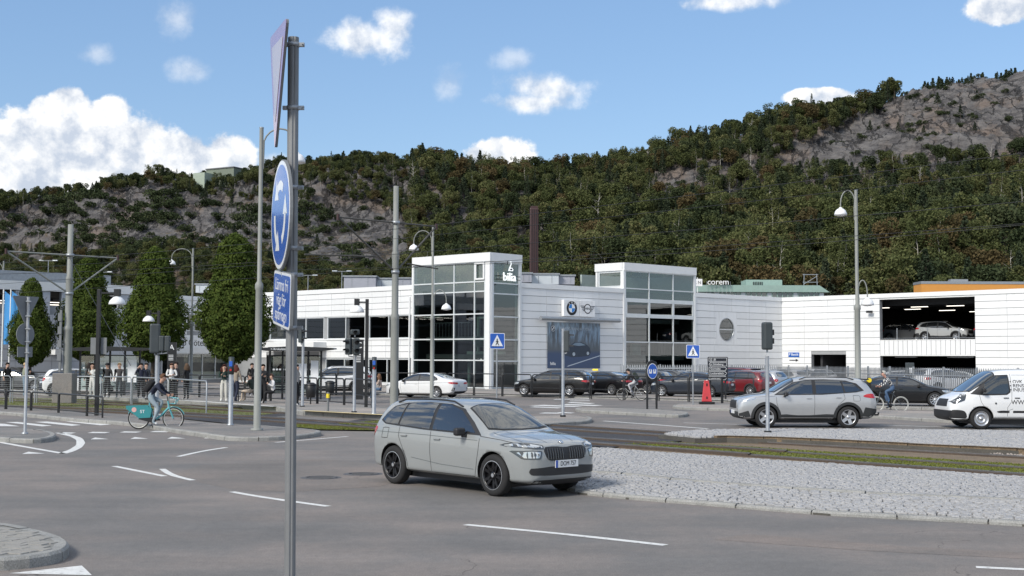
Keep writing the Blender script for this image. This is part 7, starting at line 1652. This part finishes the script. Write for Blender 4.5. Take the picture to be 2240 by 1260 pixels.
for i, (a, b_) in enumerate(zip(P, P[1:])):
    t = thing('mesh_fence', 'silver wire fence panel between the tracks, ' + wl_[i], 'fence', a, 0, 'silver fence panels between the tracks'); v = b_ - a; u = v.normalized(); Z = Vector((0, 0, 1)); hh_ = 1.3
    MB().tube([u * .06, u * .06 + Z * (hh_ - .1), u * .16 + Z * hh_, v - u * .16 + Z * hh_, v - u * .06 + Z * (hh_ - .1), v - u * .06], .03, 8).build('frame', M_STEEL, t)
    w_ = MB();
    for k in range(11): w_.tube([u * .08 + Z * (.25 + k * .09), v - u * .08 + Z * (.25 + k * .09)], .007, 4)
    w_.build('wires', M_STEEL, t, kind='stuff')
# palisade fence
PF = [AT(px, 800, D) for px, D in ((1358, 92), (1530, 91), (1700, 86), (1850, 76), (2000, 67), (2150, 61), (2330, 56))]; PF = [Vector((p.x, p.y, .1)) for p in PF]
t = thing('palisade_fence', 'long grey steel palisade fence in front of the parking building', 'fence', PF[0]); Q = resample(PF, .17, False); b = MB()
for i, p in enumerate(Q):
    q = p - PF[0]; u = (Q[min(i + 1, len(Q) - 1)] - Q[max(0, i - 1)]).normalized(); w_ = .042; b.add([q - u * w_, q + u * w_, q + u * w_ + Vector((0, 0, 1.68)), q + Vector((0, 0, 1.78)), q - u * w_ + Vector((0, 0, 1.68))], [(0, 1, 2, 3, 4)]); b.add([q - u * w_ + Vector((.02, .02, 0)), q + u * w_ + Vector((.02, .02, 0)), q + u * w_ + Vector((.02, .02, 1.68)), q - u * w_ + Vector((.02, .02, 1.68))], [(0, 1, 2, 3)])
b.build('pales', M_STEEL, t, kind='stuff', fixn=False)
for z in (.25, 1.35): MB().tube([p - PF[0] + Vector((0, .05, z)) for p in PF], .035, 4).build('fence_rail', M_STEEL, t)
for p in resample(PF, 2.9, False): MB().box((p.x - PF[0].x, p.y - PF[0].y + .09, .9), (.09, .09, 1.8)).build('fence_post', M_STEEL, t)
# shelters, bench, pillars
M_SGL = glassm('shelter_glass', (.75, .82, .80), 1.2)
def shelter(lab, px0, px1, D, rev=False):
    x0_, x1_ = X_(px0, D), X_(px1, D); w_ = x1_ - x0_; t = thing('tram_shelter', lab, 'shelter', (x0_, D, .2), 0, 'dark tram stop shelters'); n = 4
    MB().prism([(-.55, 2.42), (.0, 2.36), (w_, 2.36), (w_ + .75, 2.46), (w_ + .7, 2.52), (w_ * .5, 2.60), (-.5, 2.50)], -.95, .25, M=Matrix(((1, 0, 0, 0), (0, 0, 1, 0), (0, 1, 0, 0), (0, 0, 0, 1)))).build('roof', M_BLACK, t)
    for k in range(n + 1): MB().box((w_ * k / n, 0, 1.18), (.09, .09, 2.36)).build('post', M_BLACK, t)
    for k in range(n): MB().b2(w_ * k / n + .05, w_ * (k + 1) / n - .05, -.01, .01, .3, 2.1).build('glass_panel', M_SGL, t); MB().b2(w_ * k / n + .05, w_ * (k + 1) / n - .05, -.03, .03, 2.1, 2.16).build('rail', M_BLACK, t)
    b = MB()
    for k in range(16): b.b2(.15 + k * w_ / 16.5, .25 + k * w_ / 16.5, -.02, -.015, 1.42, 1.50)
    b.build('glass_dots', M_SIGN, t); MB().b2(w_ * .45, w_ * .72, -.03, -.015, .75, 1.75).b2(w_ * .80, w_ * .95, -.03, -.015, .7, 1.9).build('timetable', M_SIGN, t)
    MB().b2(.3, w_ * .6, -.5, -.15, .45, .5).build('seat', M_BLACK, t); return t
shelter('dark tram shelter at left behind the waiting passengers', 178, 308, 67); s2 = shelter('dark tram shelter just behind the near sign post', 592, 704, 62)
c = MB().b2(.1, 1.1, -1.0, -.96, 2.35, 2.55).build('stop_name_board', M_BLACK, s2); text('lettering', '< Krokslätts', .15, M_SIGN, c, Matrix.Translation((.6, -1.005, 2.45)) @ Fz, world=False)
def pillar(lab, px, D, z1, w_, lines, ch):
    t = thing('stop_pillar', lab, 'information pillar', (X_(px, D), D, .2), 0, 'black information pillars'); MB().b2(-w_ / 2, w_ / 2, -.08, .08, 0, z1).build('panel', M_BLACK, t); c = Matrix.Translation((0, -.085, 0)) @ Fz
    text('lettering', ch, .42, M_SIGN, t, Matrix.Translation((0, -.085, z1 - .3)) @ Fz, world=False)
    b = MB()
    for k in range(lines): b.b2(-w_ * .35, w_ * .2, -.085, -.08, z1 - .75 - k * .09, z1 - .72 - k * .09)
    b.build('printed_lines', M_SIGN, t)
pillar("black pillar lettered C beside the traffic lights", 787, 62, 2.95, .42, 5, 'C'); pillar('black information pillar beside the shop window at left', 378, 72, 2.9, .5, 4, 'A')
def bench(lab, px, D, w_):
    t = thing('bench', lab, 'bench', (X_(px, D), D, .22), 0, 'benches on the platform')
    for k in range(4): MB().b2(-w_ / 2, w_ / 2, -.2 + k * .11, -.11 + k * .11, .43, .46).build('seat_slat', M_CLAD, t)
    for k in range(3): MB().b2(-w_ / 2, w_ / 2, .26 + k * .02, .28 + k * .02, .55 + k * .12, .64 + k * .12).build('back_slat', M_CLAD, t)
    for sx in (-1, 1): MB().tube([(sx * w_ * .42, -.2, 0), (sx * w_ * .42, -.1, .42), (sx * w_ * .42, .22, .42), (sx * w_ * .42, .32, .9)], .025).tube([(sx * w_ * .42, .3, 0), (sx * w_ * .42, .15, .42)], .025).tube([(sx * w_ * .42, -.2, .42), (sx * w_ * .42, -.22, .64), (sx * w_ * .42, .25, .66)], .02).build('leg', M_BLACK, t)
bench('dark bench with a seated person in cream trousers', 552, 57.5, 1.5); bench('dark bench with a seated person in a pale hooded top', 612, 56, 1.5)
b = MB(); c = AT(1990, 800, 74); t = thing('charging_post', 'dark charging post standing before the lower garage opening', 'charging post', (c.x, 74, .1)); MB().box((0, 0, 1.0), (.45, .3, 2.0)).build('cabinet', M_BOX, t, bevel=.03); MB().b2(-.1, .1, -.17, -.15, 1.4, 1.7).build('screen', M_SIGN, t)
# ---------------- people and bicycles ----------------
SK = (.52, .33, .25)
CLO = {}
def cm_(c):
    k = 'cloth_%02x%02x%02x' % tuple(int(v * 255) for v in c)
    return mat(k, c, .85, var=.12, scale=9)
POSE = {}
POSE['stand'] = dict(pel=(0, 0, .95), mid=(0, 0, 1.12), che=(0, 0, 1.32), nek=(.01, 0, 1.48), hed=(.025, 0, 1.595), top=(.02, 0, 1.685), shL=(0, .18, 1.42), shR=(0, -.18, 1.42), elL=(-.03, .24, 1.15), elR=(-.03, -.24, 1.15), haL=(.05, .25, .92), haR=(.05, -.25, .92), hiL=(0, .09, .92), hiR=(0, -.09, .92), knL=(.03, .10, .50), knR=(.03, -.10, .50), anL=(-.01, .11, .09), anR=(-.01, -.11, .09), toL=(.15, .13, .035), toR=(.15, -.13, .035))
POSE['phone'] = dict(POSE['stand'], elR=(.0, -.24, 1.16), haR=(.24, -.08, 1.28), elL=(.02, .24, 1.16), haL=(.24, .06, 1.2), hed=(.05, 0, 1.59), top=(.05, 0, 1.68))
POSE['cross'] = dict(POSE['stand'], elR=(.05, -.25, 1.17), haR=(.19, .08, 1.2), elL=(.05, .25, 1.17), haL=(.19, -.08, 1.16))
POSE['call'] = dict(POSE['stand'], elR=(.12, -.24, 1.25), haR=(.08, -.12, 1.55))
POSE['walk'] = dict(POSE['stand'], knL=(.16, .10, .52), anL=(.24, .1, .1), toL=(.40, .1, .06), knR=(-.04, -.1, .5), anR=(-.26, -.1, .14), toR=(-.13, -.1, .04), elL=(-.12, .23, 1.17), haL=(-.08, .24, .95), elR=(.06, -.24, 1.16), haR=(.18, -.24, .97))
POSE['sit'] = dict(pel=(0, 0, .52), mid=(.0, 0, .70), che=(.03, 0, .90), nek=(.06, 0, 1.05), hed=(.10, 0, 1.16), top=(.11, 0, 1.25), shL=(.03, .18, .98), shR=(.03, -.18, .98), elL=(.08, .22, .75), elR=(.08, -.22, .75), haL=(.28, .08, .88), haR=(.28, -.08, .86), hiL=(.02, .09, .5), hiR=(.02, -.09, .5), knL=(.44, .12, .50), knR=(.44, -.12, .50), anL=(.46, .12, .1), anR=(.50, -.12, .1), toL=(.61, .13, .04), toR=(.65, -.13, .04))
POSE['cycle'] = dict(pel=(-.22, 0, 1.00), mid=(-.15, 0, 1.14), che=(.0, 0, 1.32), nek=(.11, 0, 1.45), hed=(.20, 0, 1.56), top=(.23, 0, 1.65), shL=(.06, .18, 1.38), shR=(.06, -.18, 1.38), elL=(.20, .24, 1.18), elR=(.20, -.24, 1.18), haL=(.40, .23, 1.07), haR=(.40, -.23, 1.07), hiL=(-.19, .09, .97), hiR=(-.19, -.09, .97), knL=(.16, .11, .86), knR=(.10, -.11, .66), anL=(.0, .12, .46), anR=(-.07, -.12, .22), toL=(.14, .12, .42), toR=(.08, -.12, .17))
RAD = dict(pel=.145, mid=.125, che=.145, nek=.055, hed=.098, top=.088, shL=.07, shR=.07, elL=.045, elR=.045, haL=.034, haR=.034, hiL=.10, hiR=.10, knL=.062, knR=.062, anL=.042, anR=.042, toL=.038, toR=.038)
BON = [('pel', 'mid', 1), ('mid', 'che', 1), ('che', 'nek', 1), ('nek', 'hed', 0), ('hed', 'top', 0), ('che', 'shL', 1), ('che', 'shR', 1), ('shL', 'elL', 1), ('shR', 'elR', 1), ('elL', 'haL', 4), ('elR', 'haR', 4), ('pel', 'hiL', 2), ('pel', 'hiR', 2), ('hiL', 'knL', 2), ('hiR', 'knR', 2), ('knL', 'anL', 2), ('knR', 'anR', 2), ('anL', 'toL', 3), ('anR', 'toR', 3)]
M_EYE = mat('eye_dark', (.02, .015, .012), .3)
def person(lab, X, Y, z, yaw, pose, top, bot, hair, shoes=(.5, .5, .5), skin=SK, h=1.72, sleeves=True, long_hair=False, cap=None, bag=None, wide=1.0, flare=0, skirt=False, group=None):
    J = {k: Vector(v) for k, v in POSE[pose].items()}; keys = list(J); me = bpy.data.meshes.new('body'); idx = {k: i for i, k in enumerate(keys)}
    me.from_pydata([J[k] for k in keys], [(idx[a], idx[b]) for a, b, _ in BON], [])
    o = bpy.data.objects.new('body', me); COL.objects.link(o); md = o.modifiers.new('sk', 'SKIN'); md.use_smooth_shade = True; md.branch_smoothing = .5
    for k in keys:
        r = RAD[k] * (wide if k in ('pel', 'mid', 'che', 'shL', 'shR') else 1)
        if flare and k[:2] in ('kn', 'an'): r += flare
        v = me.skin_vertices[0].data[idx[k]]; v.radius = (r, r * (.8 if k in ('mid', 'che') else 1)); v.use_root = (k == 'pel')
    o.modifiers.new('su', 'SUBSURF').levels = 1
    dg = bpy.context.evaluated_depsgraph_get(); m2 = bpy.data.meshes.new_from_object(o.evaluated_get(dg)); bpy.data.objects.remove(o)
    for c in (skin, top, bot, shoes): m2.materials.append(cm_(c))
    seg = [(J[a], J[b], m) for a, b, m in BON]
    for p in m2.polygons:
        best = 9; mi = 1; c = p.center
        for a, b, m in seg:
            ab = b - a; t = max(0, min(1, (c - a).dot(ab) / max(1e-6, ab.length_squared))); d = (c - a - ab * t).length - (.05 if m in (1, 2) else 0)
            if d < best: best = d; mi = m if m != 4 else (1 if sleeves and t < .85 else 0)
        if mi == 1 and c.z < J['pel'].z - .10: mi = 2
        nk = J['nek']; ax_ = (J['hed'] - nk).normalized()
        if mi == 1 and (c - nk).length < .16 and (c - nk).dot(ax_) > -.005 and abs(c.y) < .085: mi = 0
        if skirt and mi == 2: mi = 1
        p.material_index = mi; p.use_smooth = True
    # fingers joined into the body mesh, rooted in the palm
    bm = bmesh.new(); bm.from_mesh(m2); f = MB()
    for sd in 'LR':
        ha, el = J['ha' + sd], J['el' + sd]; d = (ha - el).normalized(); s_ = d.orthogonal().normalized(); cr = d.cross(s_)
        for k in range(4): q = ha + s_ * (k - 1.5) * .018; l = (.075, .085, .08, .062)[k]; f.tube([q, q + d * l * .6, q + d * l * .8 + cr * .03], [.010, .009, .007], 5)
        f.tube([ha + s_ * .02, ha + s_ * .05 + d * .02, ha + s_ * .055 + d * .05 + cr * .01], [.011, .010, .008], 5)
    # nose and ears
    hd = J['hed'].lerp(J['top'], .45); f.add([hd + Vector((.085, -.014, .0)), hd + Vector((.085, .014, .0)), hd + Vector((.112, 0, -.02)), hd + Vector((.088, 0, .035))], [(0, 1, 2), (1, 3, 2), (3, 0, 2), (0, 3, 1)])
    for sg in (-1, 1): f.sphere(hd + Vector((0, sg * .088, -.01)), .022, 6, 4, sy=.4)
    fm = f.mesh('f', cm_(skin)); bm.from_mesh(fm); bm.to_mesh(m2); bm.free()
    t = thing('person', lab, 'person', (X, Y, z), yaw, group); s = h / 1.75; t.scale = (s, s, s)
    o = bpy.data.objects.new('body', m2); COL.objects.link(o); o.parent = t
    hm = cm_(hair); b = MB(); vs = []; N, K = 12, 7; R0 = .114
    for i in range(K + 1):
        p = pi * .60 * i / K
        for j in range(N):
            a = 2 * pi * j / N; fr = max(0, cos(a)) ** .4; pp = min(p, pi * (.58 - .33 * fr)); rr_ = R0 * (1 + .06 * noise.noise(Vector((cos(a) * 3, sin(a) * 3, p * 3)))); vs.append(hd + Vector((rr_ * sin(pp) * cos(a) - .014, rr_ * sin(pp) * sin(a) * .93, rr_ * cos(pp) + .022)))
    b.add(vs, [(i * N + j, (i + 1) * N + j, (i + 1) * N + (j + 1) % N, i * N + (j + 1) % N) for i in range(K) for j in range(N)], 0, True)
    if long_hair:
        for k in range(9): a = radians(100 + k * 20); q = hd + Vector((cos(a) * .085, sin(a) * .095, .02)); b.tube([q, q + Vector((cos(a) * .035, sin(a) * .045, -.10)), q + Vector((cos(a) * .03, sin(a) * .045, -.24))], [.03, .045, .022], 6)
    b.build('hair', hm, t)
    e = MB()
    for sg in (-1, 1): e.sphere(hd + Vector((.092, sg * .034, .008)), .009, 6, 4)
    e.build('eyes', M_EYE, t); MB().box(tuple(hd + Vector((.086, 0, -.052))), (.012, .042, .008)).build('mouth', cm_((.35, .12, .10)), t)
    if cap: MB().sphere(hd + Vector((-.01, 0, .055)), .116, 12, 6, sz=.75).box(tuple(hd + Vector((.11, 0, .04))), (.10, .13, .015)).build('cap', cm_(cap), t)
    if bag:
        kind, bc = bag; c = J['mid'] + Vector((0, 0, 0))
        if kind == 'back':
            n_ = (J['nek'] - J['pel']).normalized(); bk_ = Vector((-n_.z, 0, n_.x)); q = (J['mid'] + J['che']) / 2 + bk_ * .20; M3 = Matrix((Vector((-bk_.x, 0, -bk_.z)), Vector((0, 1, 0)), n_)).transposed(); MB().box(tuple(q), (.17, .30, .42), M=M3).build('backpack', cm_(bc), t, bevel=.05)
        else:
            q = J['pel'] + Vector((.02, -.24 if kind == 'R' else .24, .02)); MB().box(tuple(q), (.30, .09, .24)).build('bag', cm_(bc), t, bevel=.03); MB().tube([q + Vector((.12, 0, .11)), (J['shR'] if kind == 'R' else J['shL']) + Vector((0, 0, .06)), q + Vector((-.12, 0, .11))], .01, 5).build('strap', cm_(bc), t)
    if flare or skirt:
        pass
    return t
BLK, NAVY, WHT, GRY = (.015, .015, .017), (.018, .022, .045), (.62, .62, .60), (.10, .095, .095)
DH, LH, RH, GH = (.02, .014, .01), (.45, .33, .18), (.09, .02, .012), (.42, .41, .38)
def pp(lab, px, D, *a, z=.22, **k): return person(lab, X_(px, D), D, z, *a, group='people at the tram stop', **k)
pp('person in black t-shirt with a shoulder bag by the left edge railing', 19, 62, -.4, 'stand', BLK, BLK, DH, sleeves=False, bag=('L', BLK))
pp('person in pale clothes partly behind the left sign post', 57, 63, .5, 'phone', (.30, .32, .24), (.20, .28, .36), LH)
pp('person in white top and white trousers with a dark bag beside the black lamp post', 206, 61, -1.9, 'phone', WHT, WHT, DH, bag=('R', BLK), long_hair=True)
pp('person in dark coat with long hair left of the black lamp post', 198, 63, 2.6, 'stand', (.06, .06, .06), BLK, DH, long_hair=True)
pp('person in black jacket and flat cap under the shelter', 238, 62, -1.8, 'stand', (.02, .02, .022), BLK, DH, cap=BLK, wide=1.1)
pp('person with blond hair in dark grey t-shirt and trousers', 264, 62, -1.6, 'stand', (.055, .05, .052), (.05, .055, .06), LH, sleeves=False, wide=1.15, bag=('L', WHT))
pp('person in navy suit jacket over a pale shirt, hand at the face', 311, 60.5, -1.4, 'call', NAVY, BLK, DH); pp('person in dark jacket standing behind the navy suit', 323, 62, -2.2, 'stand', (.012, .018, .03), BLK, DH)
pp('bearded person in white shirt with crossed arms', 378, 60, -1.3, 'cross', (.70, .70, .70), BLK, (.12, .05, .03)); pp('person in black jacket just behind the white shirt', 388, 61.5, -2.4, 'stand', BLK, BLK, DH, h=1.78)
pp('person in black coat and pale scarf, facing left', 411, 60, 2.6, 'call', BLK, BLK, (.10, .06, .035), long_hair=True)
pp('person with red curly hair in dark green top and checked white trousers', 493, 57.8, -1.5, 'phone', (.01, .03, .025), (.55, .54, .50), RH, long_hair=True, flare=.03, h=1.68, shoes=WHT)
pp('person seen from behind in beige jacket and navy trousers', 518, 56.5, 1.3, 'walk', (.30, .25, .20), NAVY, RH, long_hair=True, shoes=WHT, h=1.68)
pp('person in cream trousers and dark top sitting on the first bench', 553, 57.3, 2.7, 'sit', (.03, .04, .03), (.48, .40, .32), DH, shoes=WHT)
pp('person in long black clothes with a red scarf beside the tall lamp post', 577, 55.6, -1.2, 'phone', BLK, BLK, DH, flare=.05, wide=1.1)
pp('person in pale hooded top sitting on the second bench', 600, 55.8, -2.6, 'sit', (.58, .58, .60), BLK, (.06, .03, .02))
pp('person with a checked handbag half hidden by the near post', 651, 53, -.3, 'stand', (.35, .33, .31), BLK, DH, long_hair=True, bag=('L', (.10, .08, .07)))
pp('person in black on the far side of the railing near the largest clipped tree', 553, 66, -.8, 'stand', BLK, BLK, DH)
person('person in pale top and jeans sitting low beside the far road', X_(834, 66), 66, .12, 2.9, 'sit', (.42, .33, .28), (.07, .13, .22), (.16, .08, .04), long_hair=True, group='people at the tram stop')
# bicycles
def bike(name, lab, X, Y, z, yaw, fc, share=False, basket=False, tyre=M_TYRE):
    t = thing(name, lab, 'bicycle', (X, Y, z), yaw); r = .335; fm = mat('frame_%s' % ''.join('%02x' % int(v * 255) for v in fc), fc, .35, coat=.5)
    for k, x in enumerate((-.53, .53)):
        w_ = bpy.data.objects.new('wheel', None); COL.objects.link(w_); w_.parent = t; w_.location = (x, 0, r)
        N = 36; MB().tube([((r - .018) * cos(2 * pi * i / N), 0, (r - .018) * sin(2 * pi * i / N)) for i in range(N)], .020, 8, closed=True).build('tyre', tyre, w_)
        MB().tube([((r - .045) * cos(2 * pi * i / N), 0, (r - .045) * sin(2 * pi * i / N)) for i in range(N)], .011, 6, closed=True).build('rim', mat('rim_pale', (.6, .6, .57), .4, .3), w_)
        b = MB()
        for i in range(14): a = 2 * pi * i / 14; b.cyl((0, .02 * (1 if i % 2 else -1), 0), ((r - .05) * cos(a), 0, (r - .05) * sin(a)), .0022, n=3, caps=False)
        b.cyl((0, -.04, 0), (0, .04, 0), .025, n=8); b.build('spokes', M_STEEL, w_)
    b = MB(); BB = Vector((-.08, 0, .28)); ST = Vector((-.22, 0, .82)); HT = Vector((.36, 0, .82)); HB = Vector((.40, 0, .68)); RA = Vector((-.53, 0, r)); FA_ = Vector((.53, 0, r))
    rr_ = .028 if share else .018
    if share: b.tube([HB, Vector((.15, 0, .42)), BB + Vector((.05, 0, .02))], .035); b.tube([BB, ST], .022)
    else: b.tube([HB, BB], rr_); b.tube([HT, ST + Vector((0, 0, -.04))], rr_ * .85); b.tube([BB, ST], rr_ * .9)
    for sg in (-1, 1): b.tube([BB + Vector((0, sg * .03, 0)), RA + Vector((0, sg * .06, 0))], .011); b.tube([ST + Vector((0, sg * .01, -.06)), RA + Vector((0, sg * .06, 0))], .009); b.tube([HB + Vector((0, sg * .03, -.02)), FA_ + Vector((0, sg * .055, 0))], .016)
    b.tube([HB + Vector((0, 0, -.02)), HT + Vector((-.01, 0, .05))], .022); b.build('frame', fm, t)
    MB().tube([ST, ST + Vector((-.03, 0, .10))], .014).build('seat_post', M_CHR, t); MB().sphere((-.25, 0, .94), .13, 12, 6, sx=1.0, sy=.55, sz=.25).build('saddle', M_BLACK, t)
    MB().tube([HT + Vector((-.01, 0, .05)), Vector((.33, 0, 1.02))], .014).tube([(.40, .26, 1.03), (.36, .12, 1.05), (.33, 0, 1.03), (.36, -.12, 1.05), (.40, -.26, 1.03)], .013).build('handlebar', M_BLACK, t)
    c = MB().lathe([(.02, -.05), (.09, -.05), (.09, -.04), (.02, -.04)], c=BB, axis='y', n=20); c.cyl(BB + Vector((0, .09, 0)), BB + Vector((.03, .09, .17)), .012); c.cyl(BB + Vector((0, -.09, 0)), BB + Vector((-.03, -.09, -.17)), .012); c.cyl(BB + Vector((0, -.1, 0)), BB + Vector((0, .1, 0)), .015)
    c.box(tuple(BB + Vector((.03, .14, .17))), (.09, .09, .02)); c.box(tuple(BB + Vector((-.03, -.14, -.17))), (.09, .09, .02)); c.build('crank', M_BLK, t)
    for x in ((-.53, .53) if share else ()):
        N = 12; P = [(x + (r + .02) * cos(a), 0, r + (r + .02) * sin(a)) for a in [pi * (.12 if x > 0 else .15) + pi * .72 * i / N for i in range(N + 1)]]; MB().tube(P, .014, 5).build('mudguard', fm, t)
    if share:
        tp = mat('teal_panel', (.03, .22, .24), .4, var=.05); pl = [(-.92, .72), (-.30, .74), (-.12, .62), (-.16, .36), (-.50, .34), (-.80, .55), (-.90, .62)]
        for sg in (-1, 1):
            Mx = Matrix(((1, 0, 0, 0), (0, 0, 1, sg * .075), (0, 1, 0, 0), (0, 0, 0, 1))); o = MB().prism(pl, -.008, .008, M=Mx).build('side_panel', tp, t)
            if sg < 0: text('lettering', 'ST', .14, M_SIGN, o, Matrix.Translation((-.40, -.09, .54)) @ Fz, ext=.001, world=False); q = MB().lathe([(0, 0), (.075, .0)], n=18).build('sticker', mat('sticker_pink', (.6, .35, .33), .5), o, fixn=False); q.matrix_basis = Matrix.Translation((-.66, -.088, .60)) @ Fz
        MB().tube([(.42, .14, .98), (.62, .14, .96), (.66, .12, .90), (.66, -.12, .90), (.62, -.14, .96), (.42, -.14, .98)], .012).tube([(.44, .12, .80), (.58, .10, .78), (.64, .10, .90)], .012).tube([(.44, -.12, .80), (.58, -.10, .78), (.64, -.10, .90)], .012).build('front_rack', fm, t)
        MB().prism([(-.53, .31), (-.5, .38), (-.1, .36), (.02, .30), (-.02, .22), (-.1, .20)], -.07, -.05, M=Matrix(((1, 0, 0, 0), (0, 0, 1, 0), (0, 1, 0, 0), (0, 0, 0, 1)))).build('chain_guard', M_BLACK, t)
    return t
Dl = 38.9; Xl = X_(346, Dl)
bike('share_bicycle', 'teal share bicycle with a large side panel and white rimmed wheels', Xl, Dl, 0, 0, (.10, .38, .42), share=True)
person('cyclist in navy sweater and light jeans with a black backpack riding right', Xl, Dl, -.0, 0, 'cycle', (.012, .016, .035), (.26, .32, .36), (.10, .045, .02), shoes=(.7, .7, .7), bag=('back', BLK), h=1.73, skin=(.5, .3, .22))
Dm = 68.6; Xm = X_(1382, Dm)
bike('road_bicycle', 'pale framed bicycle ridden left in front of the parked dark cars', Xm, Dm, 0, pi - .3, (.35, .36, .37))
person('cyclist in black top and white leggings with a backpack, riding left', Xm, Dm, 0, pi - .3, 'cycle', BLK, (.45, .45, .47), BLK, shoes=BLK, bag=('back', (.02, .03, .025)), h=1.75, cap=BLK)
Dr = 54.3; Xr = X_(1942, Dr)
bike('city_bicycle', 'dark bicycle with pale tyres ridden left behind the silver suv', Xr, Dr, 0, pi, (.05, .06, .07), tyre=mat('pale_tyre', (.45, .45, .42), .8))
stp = cm_((.02, .025, .04)); pr = person('grey haired cyclist in a striped shirt and jeans riding left', Xr, Dr, 0, pi, 'cycle', (.021, .026, .041), (.06, .11, .20), GH, shoes=(.05, .05, .05), h=1.80, skin=(.5, .28, .22))
# stripes on that shirt
ms = bpy.data.materials.new('striped_cloth'); ms.use_nodes = True; w = NT(ms.node_tree); tc = w.n('ShaderNodeTexCoord'); sp_ = w.n('ShaderNodeSeparateXYZ', i={0: tc.outputs['Object']})
st = w.m('FRACT', w.m('MULTIPLY', w.m('ADD', sp_.outputs[0], w.m('MULTIPLY', sp_.outputs[1], .5)), 14.0)); c = w.mix(w.ramp(st, .55, .62), (.018, .024, .05), (.62, .62, .60)); b_ = w.n('ShaderNodeBsdfPrincipled', i={'Base Color': c, 'Roughness': .85}); w.n('ShaderNodeOutputMaterial', i={0: b_.outputs[0]})
for o in pr.children:
    if o.name.startswith('body'): o.data.materials[1] = ms
t = thing('road_works_light', 'small yellow warning lamp on the fence above the black coupe', 'warning lamp', AT(1901, 840, 50)); MB().box((0, 0, .0), (.14, .1, .5)).build('post', M_BLACK, t); MB().cyl((0, -.06, .15), (0, .06, .15), .09, n=14).build('lamp', mat('signal_yellow', (.8, .6, .03), .4), t)
